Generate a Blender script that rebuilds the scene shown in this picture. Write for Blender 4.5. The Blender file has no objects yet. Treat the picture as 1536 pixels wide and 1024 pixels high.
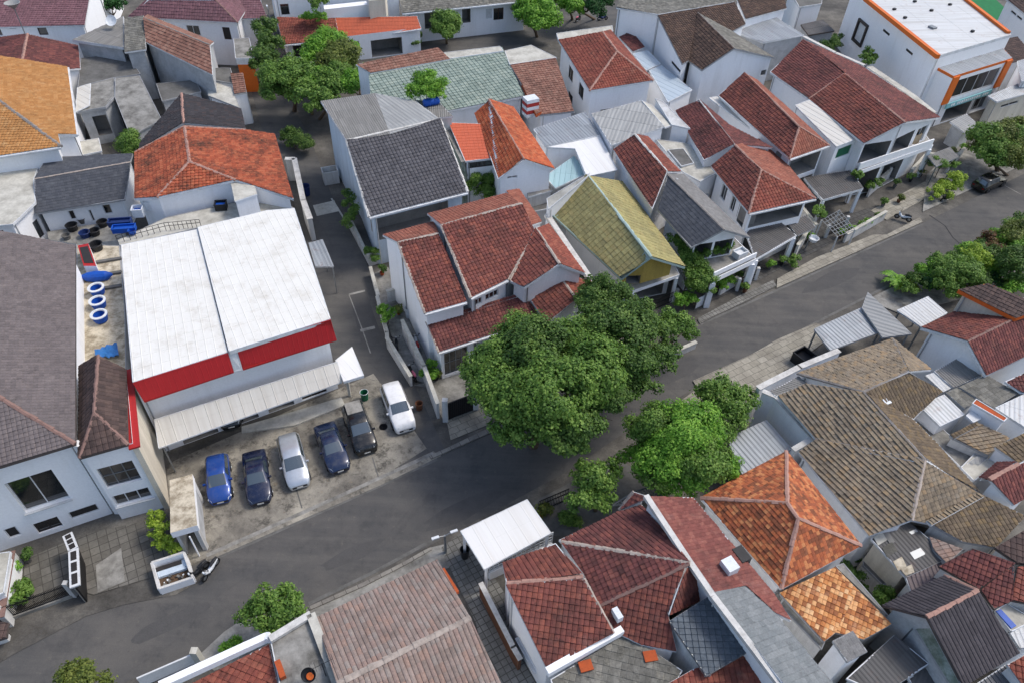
import bpy, bmesh, math, random
import numpy as np
from mathutils import Vector, Matrix
from mathutils.geometry import tessellate_polygon
random.seed(7)
RNG = np.random.default_rng(5)
SC = bpy.context.scene
COL = SC.collection

# ------------------------------------------------------------------ survey: the drone camera and a ray helper
FPX, PITCH, ROLL, CAMZ = 1120.0, math.radians(44.5), math.radians(2.5), 46.0
FW = Vector((0, math.cos(PITCH), -math.sin(PITCH)))
U0 = Vector((0, math.sin(PITCH), math.cos(PITCH)))
R0 = Vector((1, 0, 0))
RT = R0 * math.cos(ROLL) + U0 * math.sin(ROLL)
UP = U0 * math.cos(ROLL) - R0 * math.sin(ROLL)
CAM = Vector((0, 0, CAMZ))

def ray(x, y):
    return FW + RT * ((x - 768) / FPX) - UP * ((y - 512) / FPX)

def P(x, y, z=0.0):
    d = ray(x, y)
    return CAM + d * ((z - CAMZ) / d.z)

def depth_scale(p):            # photo pixels per metre at a point
    return FPX / (Vector(p) - CAM).dot(FW)

CX = (0, 380, 760, 1136); CY = (0, 260, 510, 724); CS = 400 / 1365.0
def px(c, x, y):               # survey sheets 11..44 -> photo pixel ; sheet 0 = photo pixel itself
    if c == 0: return x, y
    return CX[c % 10 - 1] + x * CS, CY[c // 10 - 1] + y * CS

def K(c, x, y, z=0.0):
    return P(*px(c, x, y), z)

def rayc(c, x, y):
    return ray(*px(c, x, y))

def parse(s):                  # "22:10,20,5 30,40,?" -> list of (pixel, z or None)
    out = []; c = 0
    for tok in s.split():
        if ':' in tok:
            a, tok = tok.split(':'); c = int(a)
            if not tok: continue
        if tok[0] == '~':
            out.append(('m', tok[1], tok[2])); continue
        f = tok.split(',')
        out.append(('p', px(c, float(f[0]), float(f[1])), None if f[2] == '?' else float(f[2])))
    return out

def pts3(s):                   # all z given
    return [P(*t[1], t[2]) for t in parse(s)]

# ------------------------------------------------------------------ colours and materials
def lin(h):
    h = h.lstrip('#'); v = [int(h[i:i + 2], 16) / 255 for i in (0, 2, 4)]
    return tuple((c / 12.92 if c <= .04045 else ((c + .055) / 1.055) ** 2.4) for c in v) + (1.0,)

class NT:
    def __init__(s, name):
        s.m = bpy.data.materials.new(name); s.m.use_nodes = True
        s.t = s.m.node_tree; s.t.nodes.clear()
        s.out = s.n('ShaderNodeOutputMaterial'); s.b = s.n('ShaderNodeBsdfPrincipled')
        s.l(s.b.outputs[0], s.out.inputs[0])
    def n(s, k, **kw):
        o = s.t.nodes.new(k)
        for a, v in kw.items(): setattr(o, a, v)
        return o
    def l(s, a, b): s.t.links.new(a, b)
    def inp(s, node, key, v):
        i = node.inputs[key]
        if hasattr(v, 'is_linked') or isinstance(v, bpy.types.NodeSocket): s.l(v, i)
        else: i.default_value = v
    def math(s, op, a, b=0.0):
        o = s.n('ShaderNodeMath', operation=op); s.inp(o, 0, a); s.inp(o, 1, b); return o.outputs[0]
    def noise(s, vec, scale, detail=4, rough=.6):
        o = s.n('ShaderNodeTexNoise'); 
        if vec is not None: s.l(vec, o.inputs['Vector'])
        o.inputs['Scale'].default_value = scale; o.inputs['Detail'].default_value = detail; o.inputs['Roughness'].default_value = rough
        return o.outputs[0]
    def ramp(s, fac, stops, interp='LINEAR'):
        o = s.n('ShaderNodeValToRGB'); s.l(fac, o.inputs[0]); cr = o.color_ramp; cr.interpolation = interp
        while len(cr.elements) < len(stops): cr.elements.new(1.0)
        for e, (p_, c_) in zip(cr.elements, stops): e.position = p_; e.color = c_
        return o.outputs[0]
    def mix(s, fac, a, b, blend='MIX'):
        o = s.n('ShaderNodeMix', data_type='RGBA', blend_type=blend)
        s.inp(o, 0, fac); s.inp(o, 6, a); s.inp(o, 7, b); return o.outputs[2]
    def bump(s, h, strength=.4, dist=.02):
        o = s.n('ShaderNodeBump'); o.inputs['Strength'].default_value = strength; o.inputs['Distance'].default_value = dist
        s.l(h, o.inputs['Height']); s.l(o.outputs[0], s.b.inputs['Normal'])
    def pos(s): return s.n('ShaderNodeNewGeometry').outputs['Position']
    def scalev(s, v, sc):
        o = s.n('ShaderNodeVectorMath', operation='MULTIPLY'); s.l(v, o.inputs[0]); o.inputs[1].default_value = sc; return o.outputs[0]

MATS = {}
def step(lo, hi):
    return [(lo, (0, 0, 0, 1)), (hi, (1, 1, 1, 1))]

def tile_mat(name, cols, dirt='#3a332e', damt=.5, light='#b9a79a', lamt=.12, rough=.85, prof=('barrel', .3, .36, .035, .03), stain_scale=.35, vary=.55, sat=.8, val=.82, soot=.55):
    """roof covering: colour varies per tile (UV counts tiles), weather stains on top"""
    def wx(h):
        r, g, b, _ = lin(h); y_ = .3 * r + .5 * g + .2 * b
        return tuple((y_ + (k - y_) * sat) * val for k in (r, g, b)) + (1,)
    t = NT(name); uv = t.n('ShaderNodeUVMap'); uv.uv_map = 'UVMap'
    fl = t.n('ShaderNodeVectorMath', operation='FLOOR'); t.l(uv.outputs[0], fl.inputs[0])
    wn = t.n('ShaderNodeTexWhiteNoise', noise_dimensions='2D'); t.l(fl.outputs[0], wn.inputs['Vector'])
    n = len(cols); mean = tuple(sum(wx(h)[k] for h in cols) / n for k in range(3)); cc = [tuple(mean[k] + (wx(h)[k] - mean[k]) * vary for k in range(3)) + (1,) for h in cols]
    c = t.ramp(wn.outputs['Value'], [(i / n, h) for i, h in enumerate(cc)], 'CONSTANT')
    p = t.pos()
    big = t.noise(p, stain_scale, 6, .65)
    pat = t.noise(p, stain_scale * 5, 5, .7)
    f1 = t.ramp(t.math('ADD', t.math('MULTIPLY', big, .6), t.math('MULTIPLY', pat, .4)), step(.46, .66))
    c = t.mix(t.math('MULTIPLY', f1, damt), c, lin(dirt))
    f2 = t.ramp(t.noise(p, stain_scale * 2.3 + .13, 6, .75), step(.55, .75))
    c = t.mix(t.math('MULTIPLY', f2, lamt), c, lin(light))
    f3 = t.ramp(t.noise(p, stain_scale * 3.1 + .4, 5, .7), step(.57, .66))
    c = t.mix(t.math('MULTIPLY', f3, damt * soot), c, lin('#231f1e'))
    fine = t.noise(p, 9.0, 3, .7)
    c = t.mix(.5, c, t.ramp(fine, [(.25, (.45, .45, .45, 1)), (.75, (1.3, 1.3, 1.3, 1))]), 'MULTIPLY')
    t.l(c, t.b.inputs['Base Color']); t.b.inputs['Roughness'].default_value = rough
    t.b.inputs['Specular IOR Level'].default_value = .25
    t.bump(t.noise(p, 14, 4, .7), .35, .02)
    t.m['prof'] = ''; MATS[name] = t.m; PROF[t.m.name] = prof
    return t.m
PROF = {}

def metal_mat(name, col, dirt='#8a8378', damt=.25, rough=.55, metallic=0.0, prof=('corr', .3, 3.0, .03, .012), rust=0.0, strip=.12, iso=False):
    t = NT(name); p = t.pos(); uv = t.n('ShaderNodeUVMap'); uv.uv_map = 'UVMap'
    fl = t.n('ShaderNodeVectorMath', operation='FLOOR'); t.l(t.scalev(uv.outputs[0], (1 / 3., 1, 1)), fl.inputs[0])
    wn = t.n('ShaderNodeTexWhiteNoise', noise_dimensions='2D'); t.l(fl.outputs[0], wn.inputs['Vector'])
    c = t.mix(t.math('MULTIPLY', wn.outputs['Value'], strip * 2.0), lin(col), tuple(x * .62 for x in lin(col)[:3]) + (1,))
    st = t.noise(t.scalev(uv.outputs[0], (1.3, .35, 1)), 1.0, 6, .7)
    c = t.mix(t.math('MULTIPLY', t.ramp(st, step(.42, .72)), damt * (.25 if iso else 1)), c, lin(dirt))
    if iso: c = t.mix(t.math('MULTIPLY', t.ramp(t.noise(p, .5, 8, .8), step(.5, .75)), damt), c, lin(dirt)); c = t.mix(t.math('MULTIPLY', t.ramp(t.noise(p, 3.5, 6, .8), step(.62, .72)), damt * .6), c, lin('#8a7d68'))
    if rust: c = t.mix(t.math('MULTIPLY', t.ramp(t.noise(p, 1.1, 7, .75), step(.58, .66)), rust), c, lin('#7a4a2c'))
    t.l(c, t.b.inputs['Base Color']); t.b.inputs['Roughness'].default_value = rough; t.b.inputs['Metallic'].default_value = metallic
    t.bump(t.noise(p, 3, 4, .6), .15, .02)
    MATS[name] = t.m; PROF[t.m.name] = prof
    return t.m

def plain_mat(name, col, col2=None, scale=1.2, amt=.5, rough=.8, bump=.2, streak=False, metallic=0.0, spec=.3, lo=.42, hi=.7, fine=.35):
    t = NT(name); p = t.pos()
    c = lin(col)
    if col2:
        v = t.scalev(p, (1, 1, .12)) if streak else p
        f = t.ramp(t.noise(v, scale, 7, .7), step(lo, hi))
        c = t.mix(t.math('MULTIPLY', f, amt), c, lin(col2))
        g = t.noise(p, scale * 7, 4, .7)
        c = t.mix(fine, c, t.ramp(g, [(.3, (.6, .6, .6, 1)), (.7, (1.2, 1.2, 1.2, 1))]), 'MULTIPLY')
        t.l(c, t.b.inputs['Base Color'])
        if bump: t.bump(t.noise(p, 12, 4, .7), bump, .02)
    else: t.b.inputs['Base Color'].default_value = c
    t.b.inputs['Roughness'].default_value = rough; t.b.inputs['Metallic'].default_value = metallic
    t.b.inputs['Specular IOR Level'].default_value = spec
    MATS[name] = t.m
    return t.m

def slab_mat(name, cols, bw, bh, mortar, dirt, damt=.5, rot=0.0, msize=.02, offs=.5):
    t = NT(name); p = t.pos()
    mp = t.n('ShaderNodeMapping'); t.l(p, mp.inputs[0]); mp.inputs['Rotation'].default_value = (0, 0, rot)
    br = t.n('ShaderNodeTexBrick'); t.l(mp.outputs[0], br.inputs['Vector'])
    br.offset = offs; br.inputs['Scale'].default_value = 1; br.inputs['Brick Width'].default_value = bw; br.inputs['Row Height'].default_value = bh
    br.inputs['Mortar Size'].default_value = msize; br.inputs['Color1'].default_value = lin(cols[0]); br.inputs['Color2'].default_value = lin(cols[1]); br.inputs['Mortar'].default_value = lin(mortar)
    f = t.ramp(t.noise(p, .5, 8, .7), step(.42, .68))
    c = t.mix(t.math('MULTIPLY', f, damt), br.outputs[0], lin(dirt))
    c = t.mix(.4, c, t.ramp(t.noise(p, 5, 5, .7), [(.3, (.55, .55, .55, 1)), (.7, (1.25, 1.25, 1.25, 1))]), 'MULTIPLY')
    t.l(c, t.b.inputs['Base Color']); t.b.inputs['Roughness'].default_value = .9; t.b.inputs['Specular IOR Level'].default_value = .2
    t.bump(t.math('ADD', br.outputs[1], t.math('MULTIPLY', t.noise(p, 9, 4, .7), -.6)), -.3, .02)
    MATS[name] = t.m; return t.m

def leaf_mat(name, cols, transl=.35):
    t = NT(name); g = t.n('ShaderNodeNewGeometry')
    n = len(cols)
    v = t.math('ADD', t.math('MULTIPLY', g.outputs['Random Per Island'], .5), t.math('SUBTRACT', t.math('MULTIPLY', t.noise(g.outputs['Position'], 1.0, 3, .6), 1.3), .3))
    c = t.ramp(v, [(.15 + .75 * i / (n - 1), lin(h)) for i, h in enumerate(cols)])
    t.l(c, t.b.inputs['Base Color']); t.b.inputs['Roughness'].default_value = .55; t.b.inputs['Specular IOR Level'].default_value = .35
    tr = t.n('ShaderNodeBsdfTranslucent'); t.l(c, tr.inputs[0])
    mx = t.n('ShaderNodeMixShader'); mx.inputs[0].default_value = transl
    t.l(t.b.outputs[0], mx.inputs[1]); t.l(tr.outputs[0], mx.inputs[2]); t.l(mx.outputs[0], t.out.inputs[0])
    MATS[name] = t.m; return t.m

def paint_mat(name, col, rough=.25, coat=.6, metallic=.2):
    t = NT(name); p = t.pos()
    c = t.mix(t.math('MULTIPLY', t.ramp(t.noise(p, 2.5, 6, .7), step(.45, .75)), .25), lin(col), lin('#77736a'))
    t.l(c, t.b.inputs['Base Color']); t.b.inputs['Roughness'].default_value = rough; t.b.inputs['Metallic'].default_value = metallic
    t.b.inputs['Coat Weight'].default_value = coat; t.b.inputs['Coat Roughness'].default_value = .08
    MATS[name] = t.m; return t.m

# ------------------------------------------------------------------ mesh builder
class MB:
    def __init__(s): s.v = []; s.f = []; s.mi = []; s.uv = []; s.mats = []; s.smooth = False
    def slot(s, m):
        m = MATS[m] if isinstance(m, str) else m
        if m not in s.mats: s.mats.append(m)
        return s.mats.index(m)
    def face(s, pts, m, uv=None):
        b = len(s.v); s.v += [tuple(p) for p in pts]; s.f.append(tuple(range(b, b + len(pts)))); s.mi.append(s.slot(m))
        s.uv.append(uv if uv else [(0, 0)] * len(pts))
    def mesh(s, verts, faces, m, uvs=None):
        b = len(s.v); k = s.slot(m); s.v += [tuple(p) for p in verts]
        for i, f in enumerate(faces):
            s.f.append(tuple(b + j for j in f)); s.mi.append(k); s.uv.append(uvs[i] if uvs else [(0, 0)] * len(f))
    def prism(s, poly, z0, z1, m, mtop=None):       # poly list of xy ; z0/z1 floats or lists
        n = len(poly); z0 = [z0] * n if not hasattr(z0, '__len__') else z0; z1 = [z1] * n if not hasattr(z1, '__len__') else z1
        A = sum(poly[i][0] * poly[(i + 1) % n][1] - poly[(i + 1) % n][0] * poly[i][1] for i in range(n))
        idx = list(range(n)) if A > 0 else list(range(n))[::-1]
        lo = [(poly[i][0], poly[i][1], z0[i]) for i in idx]; hi = [(poly[i][0], poly[i][1], z1[i]) for i in idx]
        b = len(s.v); k = s.slot(m); s.v += lo + hi
        kt = s.slot(mtop) if mtop else k
        s.f.append(tuple(range(b + n - 1, b - 1, -1))); s.mi.append(k); s.f.append(tuple(range(b + n, b + 2 * n))); s.mi.append(kt)
        s.uv += [[(0, 0)] * n] * 2
        for i in range(n):
            j = (i + 1) % n; s.f.append((b + i, b + j, b + n + j, b + n + i)); s.mi.append(k); s.uv.append([(0, 0)] * 4)
    def box(s, c, sx, sy, sz, m, rot=0.0, M=None):  # c = centre of the base
        ca, sa = math.cos(rot), math.sin(rot); vs = []
        for z in (0, sz):
            for x, y in ((-sx / 2, -sy / 2), (sx / 2, -sy / 2), (sx / 2, sy / 2), (-sx / 2, sy / 2)):
                v = Vector((c[0] + x * ca - y * sa, c[1] + x * sa + y * ca, c[2] + z)); vs.append(M @ v if M else v)
        s.mesh(vs, [(3, 2, 1, 0), (4, 5, 6, 7), (0, 1, 5, 4), (1, 2, 6, 5), (2, 3, 7, 6), (3, 0, 4, 7)], m)
    def beam(s, a, b, w, h, m):                     # rectangular bar from a to b
        a = Vector(a); b = Vector(b); d = (b - a).normalized(); r = d.cross(Vector((0, 0, 1)))
        r = r.normalized() if r.length > 1e-4 else Vector((1, 0, 0)); u = r.cross(d)
        vs = [p + r * (x * w / 2) + u * (y * h / 2) for p in (a, b) for x, y in ((-1, -1), (1, -1), (1, 1), (-1, 1))]
        s.mesh(vs, [(0, 1, 2, 3), (7, 6, 5, 4), (0, 4, 5, 1), (1, 5, 6, 2), (2, 6, 7, 3), (3, 7, 4, 0)], m)
    def tube(s, pts, rad, m, n=8, caps=True):
        pts = [Vector(p) for p in pts]; rad = [rad] * len(pts) if not hasattr(rad, '__len__') else rad
        vs = []; fs = []; pr = None
        for i, p in enumerate(pts):
            d = (pts[min(i + 1, len(pts) - 1)] - pts[max(i - 1, 0)]).normalized()
            r = pr if pr else (d.cross(Vector((0, 0, 1))) if abs(d.z) < .9 else d.cross(Vector((1, 0, 0))))
            r = (r - d * r.dot(d)).normalized(); pr = r; u = d.cross(r)
            vs += [p + (r * math.cos(2 * math.pi * k / n) + u * math.sin(2 * math.pi * k / n)) * rad[i] for k in range(n)]
        for i in range(len(pts) - 1):
            for k in range(n): fs.append((i * n + k, i * n + (k + 1) % n, (i + 1) * n + (k + 1) % n, (i + 1) * n + k))
        if caps: fs.append(tuple(range(n - 1, -1, -1))); fs.append(tuple(range((len(pts) - 1) * n, len(pts) * n)))
        s.mesh(vs, fs, m)
    def lathe(s, c, prof, m, n=16, M=None):         # prof list of (r,z)
        vs = []; fs = []
        for r, z in prof:
            for k in range(n):
                v = Vector((r * math.cos(2 * math.pi * k / n), r * math.sin(2 * math.pi * k / n), z))
                vs.append((M @ v if M else v) + Vector(c))
        for i in range(len(prof) - 1):
            for k in range(n): fs.append((i * n + k, i * n + (k + 1) % n, (i + 1) * n + (k + 1) % n, (i + 1) * n + k))
        s.mesh(vs, fs, m)
    def build(s, name, parent=None, origin=None):
        me = bpy.data.meshes.new(name); o3 = Vector(origin) if origin is not None else Vector((0, 0, 0))
        v = np.array([tuple(p) for p in s.v], dtype=float) - np.array(o3)
        me.from_pydata(v.tolist(), [], s.f)
        for m in s.mats: me.materials.append(m)
        me.polygons.foreach_set('material_index', s.mi)
        ul = me.uv_layers.new(name='UVMap')
        ul.data.foreach_set('uv', np.array([c for f in s.uv for p in f for c in p], dtype=np.float32))
        if s.smooth: me.polygons.foreach_set('use_smooth', [True] * len(s.f))
        me.update()
        o = bpy.data.objects.new(name, me); COL.objects.link(o)
        if parent is not None: o.parent = parent
        elif origin is not None: o.location = o3
        return o

AUTO = {'house': 'tiled houses of the quarter', 'annex': 'annexes between the houses', 'street_tree': 'street trees', 'tree': 'trees among the houses', 'shrub': 'shrubs and bushes', 'boundary_wall': 'boundary walls', 'carport': 'carports', 'motorbike': 'motorbikes', 'palm': 'palm like plants', 'satellite_dish': 'satellite dishes', 'dustbin': 'dustbins', 'storage_box': 'storage boxes', 'air_box': 'white boxes on the terrace', 'driveway_gate': 'driveway gates', 'shed': 'sheds', 'water_tank': 'roof tanks', 'fence': 'fences', 'street_lamp': 'street lamps', 'tarpaulin': 'blue tarpaulins'}
def tag(o, label=None, cat=None, group=None, kind=None):
    group = group or AUTO.get(o.name.split('.')[0]) if kind is None else group
    if label: o['label'] = label
    if cat: o['category'] = cat
    if group: o['group'] = group
    if kind: o['kind'] = kind
    return o

def structure(name, mb):
    return tag(mb.build(name), kind='structure')

# ------------------------------------------------------------------ roofs
def newell(pts):
    n = Vector((0, 0, 0))
    for i, a in enumerate(pts):
        b = pts[(i + 1) % len(pts)]
        n += Vector(((a.y - b.y) * (a.z + b.z), (a.z - b.z) * (a.x + b.x), (a.x - b.x) * (a.y + b.y)))
    return n.normalized()

def covering(mb, poly, mat, along=None):
    """tiles or sheets as real relief over one roof plane (poly counter-clockwise from above)"""
    m = MATS[mat]; prof = PROF.get(m.name)
    n = newell(poly)
    if n.z < 0: poly = poly[::-1]; n = -n
    c = sum(poly, Vector()) / len(poly)
    u = Vector((0, 0, 1)).cross(n)
    if along is not None: u = along - n * along.dot(n)
    if u.length < .02: u = poly[1] - poly[0]; u = u - n * u.dot(n)
    u.normalize(); v = n.cross(u).normalized()
    if not prof:
        mb.face(poly, m, [((p - c).dot(u), (p - c).dot(v)) for p in poly]); return
    kind, tw, th, amp, lip = prof
    us = [(p - c).dot(u) for p in poly]; vs = [(p - c).dot(v) for p in poly]
    i0, i1 = math.floor(min(us) / tw), math.ceil(max(us) / tw); j0, j1 = math.floor(min(vs) / th), math.ceil(max(vs) / th)
    if kind == 'barrel': fu = [0, .14, .5, .86]; hu = [0, .75, 1, .75]
    elif kind == 'corr': fu = [0, .3, .5, .8]; hu = [0, 0, 1, 1]
    elif kind == 'rib': fu = [0, .06, .12]; hu = [0, 1, 0]
    else: fu = [0, .1, .9]; hu = [0, 1, 1]
    U = [(i + f) * tw for i in range(i0, i1) for f in fu] + [i1 * tw]; HU = [h * amp for i in range(i0, i1) for h in hu] + [hu[0] * amp]
    V = []; HV = []
    for j in range(j0, j1): V += [j * th, j * th + th * .999]; HV += [lip, 0]
    U = np.array(U); V = np.array(V); nu, nv = len(U), len(V)
    jit = np.repeat(RNG.normal(0, lip * .18, (nv // 2, (nu - 1) // len(fu) + 1)), len(fu), axis=1)[:, :nu].repeat(2, axis=0) if kind in ('barrel', 'flat') else 0
    uu, vv = np.meshgrid(U, V)
    ph = RNG.uniform(0, 6.28, 4)
    wav = .5 + .25 * np.sin(uu * 1.1 + ph[0] + .7 * np.sin(vv * .9)) + .25 * np.sin(vv * 1.7 + ph[1] + uu * .6)
    H = np.array(HV)[:, None] + np.array(HU)[None, :] + .012 + jit + wav * (.035 if kind in ('barrel', 'flat') else .012)
    pos = (np.array(c)[None, None] + uu[..., None] * np.array(u) + vv[..., None] * np.array(v) + H[..., None] * np.array(n)).reshape(-1, 3)
    idx = np.arange(nu * nv).reshape(nv, nu)
    F = np.stack([idx[:-1, :-1], idx[:-1, 1:], idx[1:, 1:], idx[1:, :-1]], -1)
    rowid = np.repeat(np.arange(nv - 1)[:, None], nu - 1, 1).reshape(-1)
    F = F.reshape(-1, 4)
    # triangles for non-convex outlines
    polys = [poly]
    k = len(poly)
    convex = all((poly[(i + 1) % k] - poly[i]).cross(poly[(i + 2) % k] - poly[(i + 1) % k]).dot(n) > -1e-4 for i in range(k))
    if not convex:
        polys = []
        for t3 in tessellate_polygon([poly]):
            q = [poly[i] for i in t3]
            if newell(q).dot(n) < 0: q = q[::-1]
            polys.append(q)
    UVv = np.stack([uu / tw + 1e-3, vv / th + 1e-3], -1).reshape(-1, 2)
    for q in polys:
        # quick cull of quads clearly outside
        keep = np.ones(len(F), bool); cen = pos[F].mean(1)
        planes = []
        for i in range(len(q)):
            a, b = q[i], q[(i + 1) % len(q)]; no = (b - a).cross(n)
            if no.length < 1e-6: continue
            no.normalize(); planes.append((a, no))
            keep &= ((cen - np.array(a)) @ np.array(no)) < tw * .8 + th * .8
        sel = F[keep]
        if len(sel) == 0: continue
        used, inv = np.unique(sel, return_inverse=True); inv = inv.reshape(sel.shape)
        me = bpy.data.meshes.new('tmp'); me.from_pydata(pos[used].tolist(), [], inv.tolist())
        ul = me.uv_layers.new(name='UVMap')
        # per-face uv: keep the centre's tile for both row edges
        fu_ = UVv[sel]
        cenv = np.floor(fu_.mean(1)[:, 1])
        fu_[:, :, 1] = np.clip(fu_[:, :, 1], cenv[:, None] + .002, cenv[:, None] + .998)
        ul.data.foreach_set('uv', fu_.reshape(-1).astype(np.float32))
        bm = bmesh.new(); bm.from_mesh(me); bpy.data.meshes.remove(me)
        for a, no in planes:
            bmesh.ops.bisect_plane(bm, geom=bm.verts[:] + bm.edges[:] + bm.faces[:], plane_co=a, plane_no=no, clear_outer=True, dist=1e-5)
        bm.verts.index_update(); ly = bm.loops.layers.uv.active
        mb.mesh([w.co.copy() for w in bm.verts], [[w.index for w in f.verts] for f in bm.faces], m, [[tuple(lp[ly].uv) for lp in f.loops] for f in bm.faces])
        bm.free()

def boundary(faces):
    es = {}
    for f in faces:
        for i in range(len(f)): es[(f[i], f[(i + 1) % len(f)])] = 1
    nxt = {a: b for (a, b) in es if (b, a) not in es}
    loops = []
    while nxt:
        a = next(iter(nxt)); L = []
        while a in nxt: L.append(a); a = nxt.pop(a)
        loops.append(L)
    return max(loops, key=len)

def offset_poly(pl, d):
    n = len(pl); out = []
    A = sum(pl[i][0] * pl[(i + 1) % n][1] - pl[(i + 1) % n][0] * pl[i][1] for i in range(n)); sg = 1 if A > 0 else -1
    for i in range(n):
        p0, p1, p2 = (Vector(pl[k % n][:2]) for k in (i - 1, i, i + 1))
        e1 = (p1 - p0); e2 = (p2 - p1)
        if e1.length < 1e-6 or e2.length < 1e-6: out.append(p1); continue
        e1.normalize(); e2.normalize()
        n1 = Vector((-e1.y, e1.x)) * sg; n2 = Vector((-e2.y, e2.x)) * sg
        b = n1 + n2
        b = b * (1 / max(b.length_squared / 2, .35)) if b.length > 1e-3 else n1
        out.append(p1 + b * d)
    return out

class Thing:
    """one top-level thing: collects part meshes, then links an Empty with its parts (or one mesh)"""
    def __init__(s, name, label, cat, group=None, kind=None):
        s.a = (name, label, cat, group, kind); s.parts = []; s.walls = []; s.openings = []
    def part(s, name, mb, parent=None, label=None):
        s.parts.append((name, mb, parent, label)); return len(s.parts) - 1
    # ---- roof spec
    def roof(s, mat, spec, faces, caps='', capmat='ridge_mortar', cap=.11, wall=None, zb=0.0, inset=.3, thick=.14, edge='fascia_white', name='roof', along=None, label=None, capname='ridge_cap', gutter=None):
        raw = parse(spec); L = 'abcdefghijklmnopqrstuvwxyz'; V = []
        fl = [[L.index(ch) for ch in f] for f in faces.split()]
        for t in raw:
            if t[0] == 'm': V.append(('m', L.index(t[1]), L.index(t[2])))
            else: V.append(P(*t[1], t[2]) if t[2] is not None else None)
        for _ in range(5):
            for i, t in enumerate(V):
                if isinstance(t, tuple):
                    r, e = V[t[1]], V[t[2]]
                    if isinstance(r, Vector) and isinstance(e, Vector): V[i] = Vector((2 * r.x - e.x, 2 * r.y - e.y, e.z))
            for i, t in enumerate(V):
                if t is None:
                    for f in fl:
                        kn = [V[j] for j in f if isinstance(V[j], Vector)]
                        if i in f and len(kn) >= 3:
                            n = (kn[1] - kn[0]).cross(kn[2] - kn[0]); d = ray(*raw[i][1])
                            if abs(d.dot(n)) < 1e-6: continue
                            V[i] = CAM + d * ((kn[0] - CAM).dot(n) / d.dot(n)); break
        if any(not isinstance(v, Vector) for v in V): raise ValueError('unresolved point in ' + s.a[1] + ' ' + spec)
        F = []
        for f in fl:
            if newell([V[i] for i in f]).z < 0: f = f[::-1]
            F.append(f)
        mats = mat.split(',') if ',' in mat else [mat] * len(F)
        mb = MB(); al = None
        if along: al = V[L.index(along[1])] - V[L.index(along[0])]
        for f, mt in zip(F, mats): covering(mb, [V[i].copy() for i in f], mt, al)
        dz = Vector((0, 0, thick))
        for f in F: mb.face([V[i] - dz for i in f][::-1], edge)
        lp = boundary(F)
        for i in range(len(lp)):
            a, b = V[lp[i]], V[lp[(i + 1) % len(lp)]]
            if (a - b).length < .02: continue
            r = (b - a).cross(Vector((0, 0, 1))); r = r.normalized() * .012 if r.length > 1e-6 else Vector()
            mb.face([a - dz + r, b - dz + r, b + r + Vector((0, 0, .03)), a + r + Vector((0, 0, .03))], edge)
            mb.face([a + r + Vector((0, 0, .03)), b + r + Vector((0, 0, .03)), b - r * 4 + Vector((0, 0, .03)), a - r * 4 + Vector((0, 0, .03))], edge)
        ri = s.part(name, mb, None, label)
        for e in caps.split():
            a, b = V[L.index(e[0])], V[L.index(e[1])]
            s.part(capname, ridge(a, b, cap, capmat), ri)
        for e in (gutter or '').split():
            a, b = V[L.index(e[0])], V[L.index(e[1])]
            g = MB(); c0 = (a + b) / 2; r = (b - a).cross(Vector((0, 0, 1))).normalized()
            cc = sum((V[i] for i in lp), Vector()) / len(lp)
            if r.dot(c0 - cc) < 0: r = -r
            g.beam(a + r * .09 - Vector((0, 0, .1)), b + r * .09 - Vector((0, 0, .1)), .16, .15, edge); s.part('gutter', g, ri)
        if wall:
            pl = [V[i] for i in lp]; off = offset_poly([(p.x, p.y) for p in pl], inset)
            s.wall(wall, [(o.x, o.y, p.z - .02) for o, p in zip(off, pl)], zb)
        return V, ri
    def patch(s, V, spec, mat, name='loose_sheet', up=.09, th=.04):
        a, b, c = V; n = (b - a).cross(c - a).normalized(); n = n if n.z > 0 else -n; q = []
        for t in parse(spec): d = ray(*t[1]); q.append(CAM + d * ((a + n * up - CAM).dot(n) / d.dot(n)))
        if newell(q).z < 0: q = q[::-1]
        lo = [p - n * th for p in q]; k = len(q); mb = MB(); mb.mesh(q + lo, [tuple(range(k)), tuple(range(2 * k - 1, k - 1, -1))] + [(k + i, k + (i + 1) % k, (i + 1) % k, i) for i in range(k)], mat); s.part(name, mb)
    def wall(s, mat, loop, zb=0.0):
        n = len(loop); A = sum(loop[i][0] * loop[(i + 1) % n][1] - loop[(i + 1) % n][0] * loop[i][1] for i in range(n))
        if A < 0: loop = loop[::-1]
        s.walls.append((mat, loop, zb))
    # ---- openings: pick by two photo corners, or by wall and fraction
    def win(s, c, x0, y0, x1, y1, kind='window', cols=2, rows=1, depth=.14, frame='frame_white', pane='glass', sill=False):
        s.openings.append(('p', (rayc(c, x0, y0), rayc(c, x1, y1)), kind, cols, rows, depth, frame, pane, sill))
    def winf(s, w, e, u0, u1, z0, z1, kind='window', cols=2, rows=1, depth=.14, frame='frame_white', pane='glass', sill=False):
        s.openings.append(('f', (w, e, u0, u1, z0, z1), kind, cols, rows, depth, frame, pane, sill))
    def winpt(s, w, near, half, z0, z1, **k):      # opening centred at a ground point
        s.openings.append(('n', (w, Vector(near), half, z0, z1), k.get('kind', 'window'), k.get('cols', 2), k.get('rows', 1), k.get('depth', .14), k.get('frame', 'frame_white'), k.get('pane', 'glass'), False))
    def front(s, c, x, y, z, u0, u1, z0, z1, kind='niche', cols=2, rows=1, depth=2.0, frame='frame_white', pane='glass', sill=False):
        s.openings.append(('q', (K(c, x, y, z), u0, u1, z0, z1), kind, cols, rows, depth, frame, pane, sill))
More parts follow.
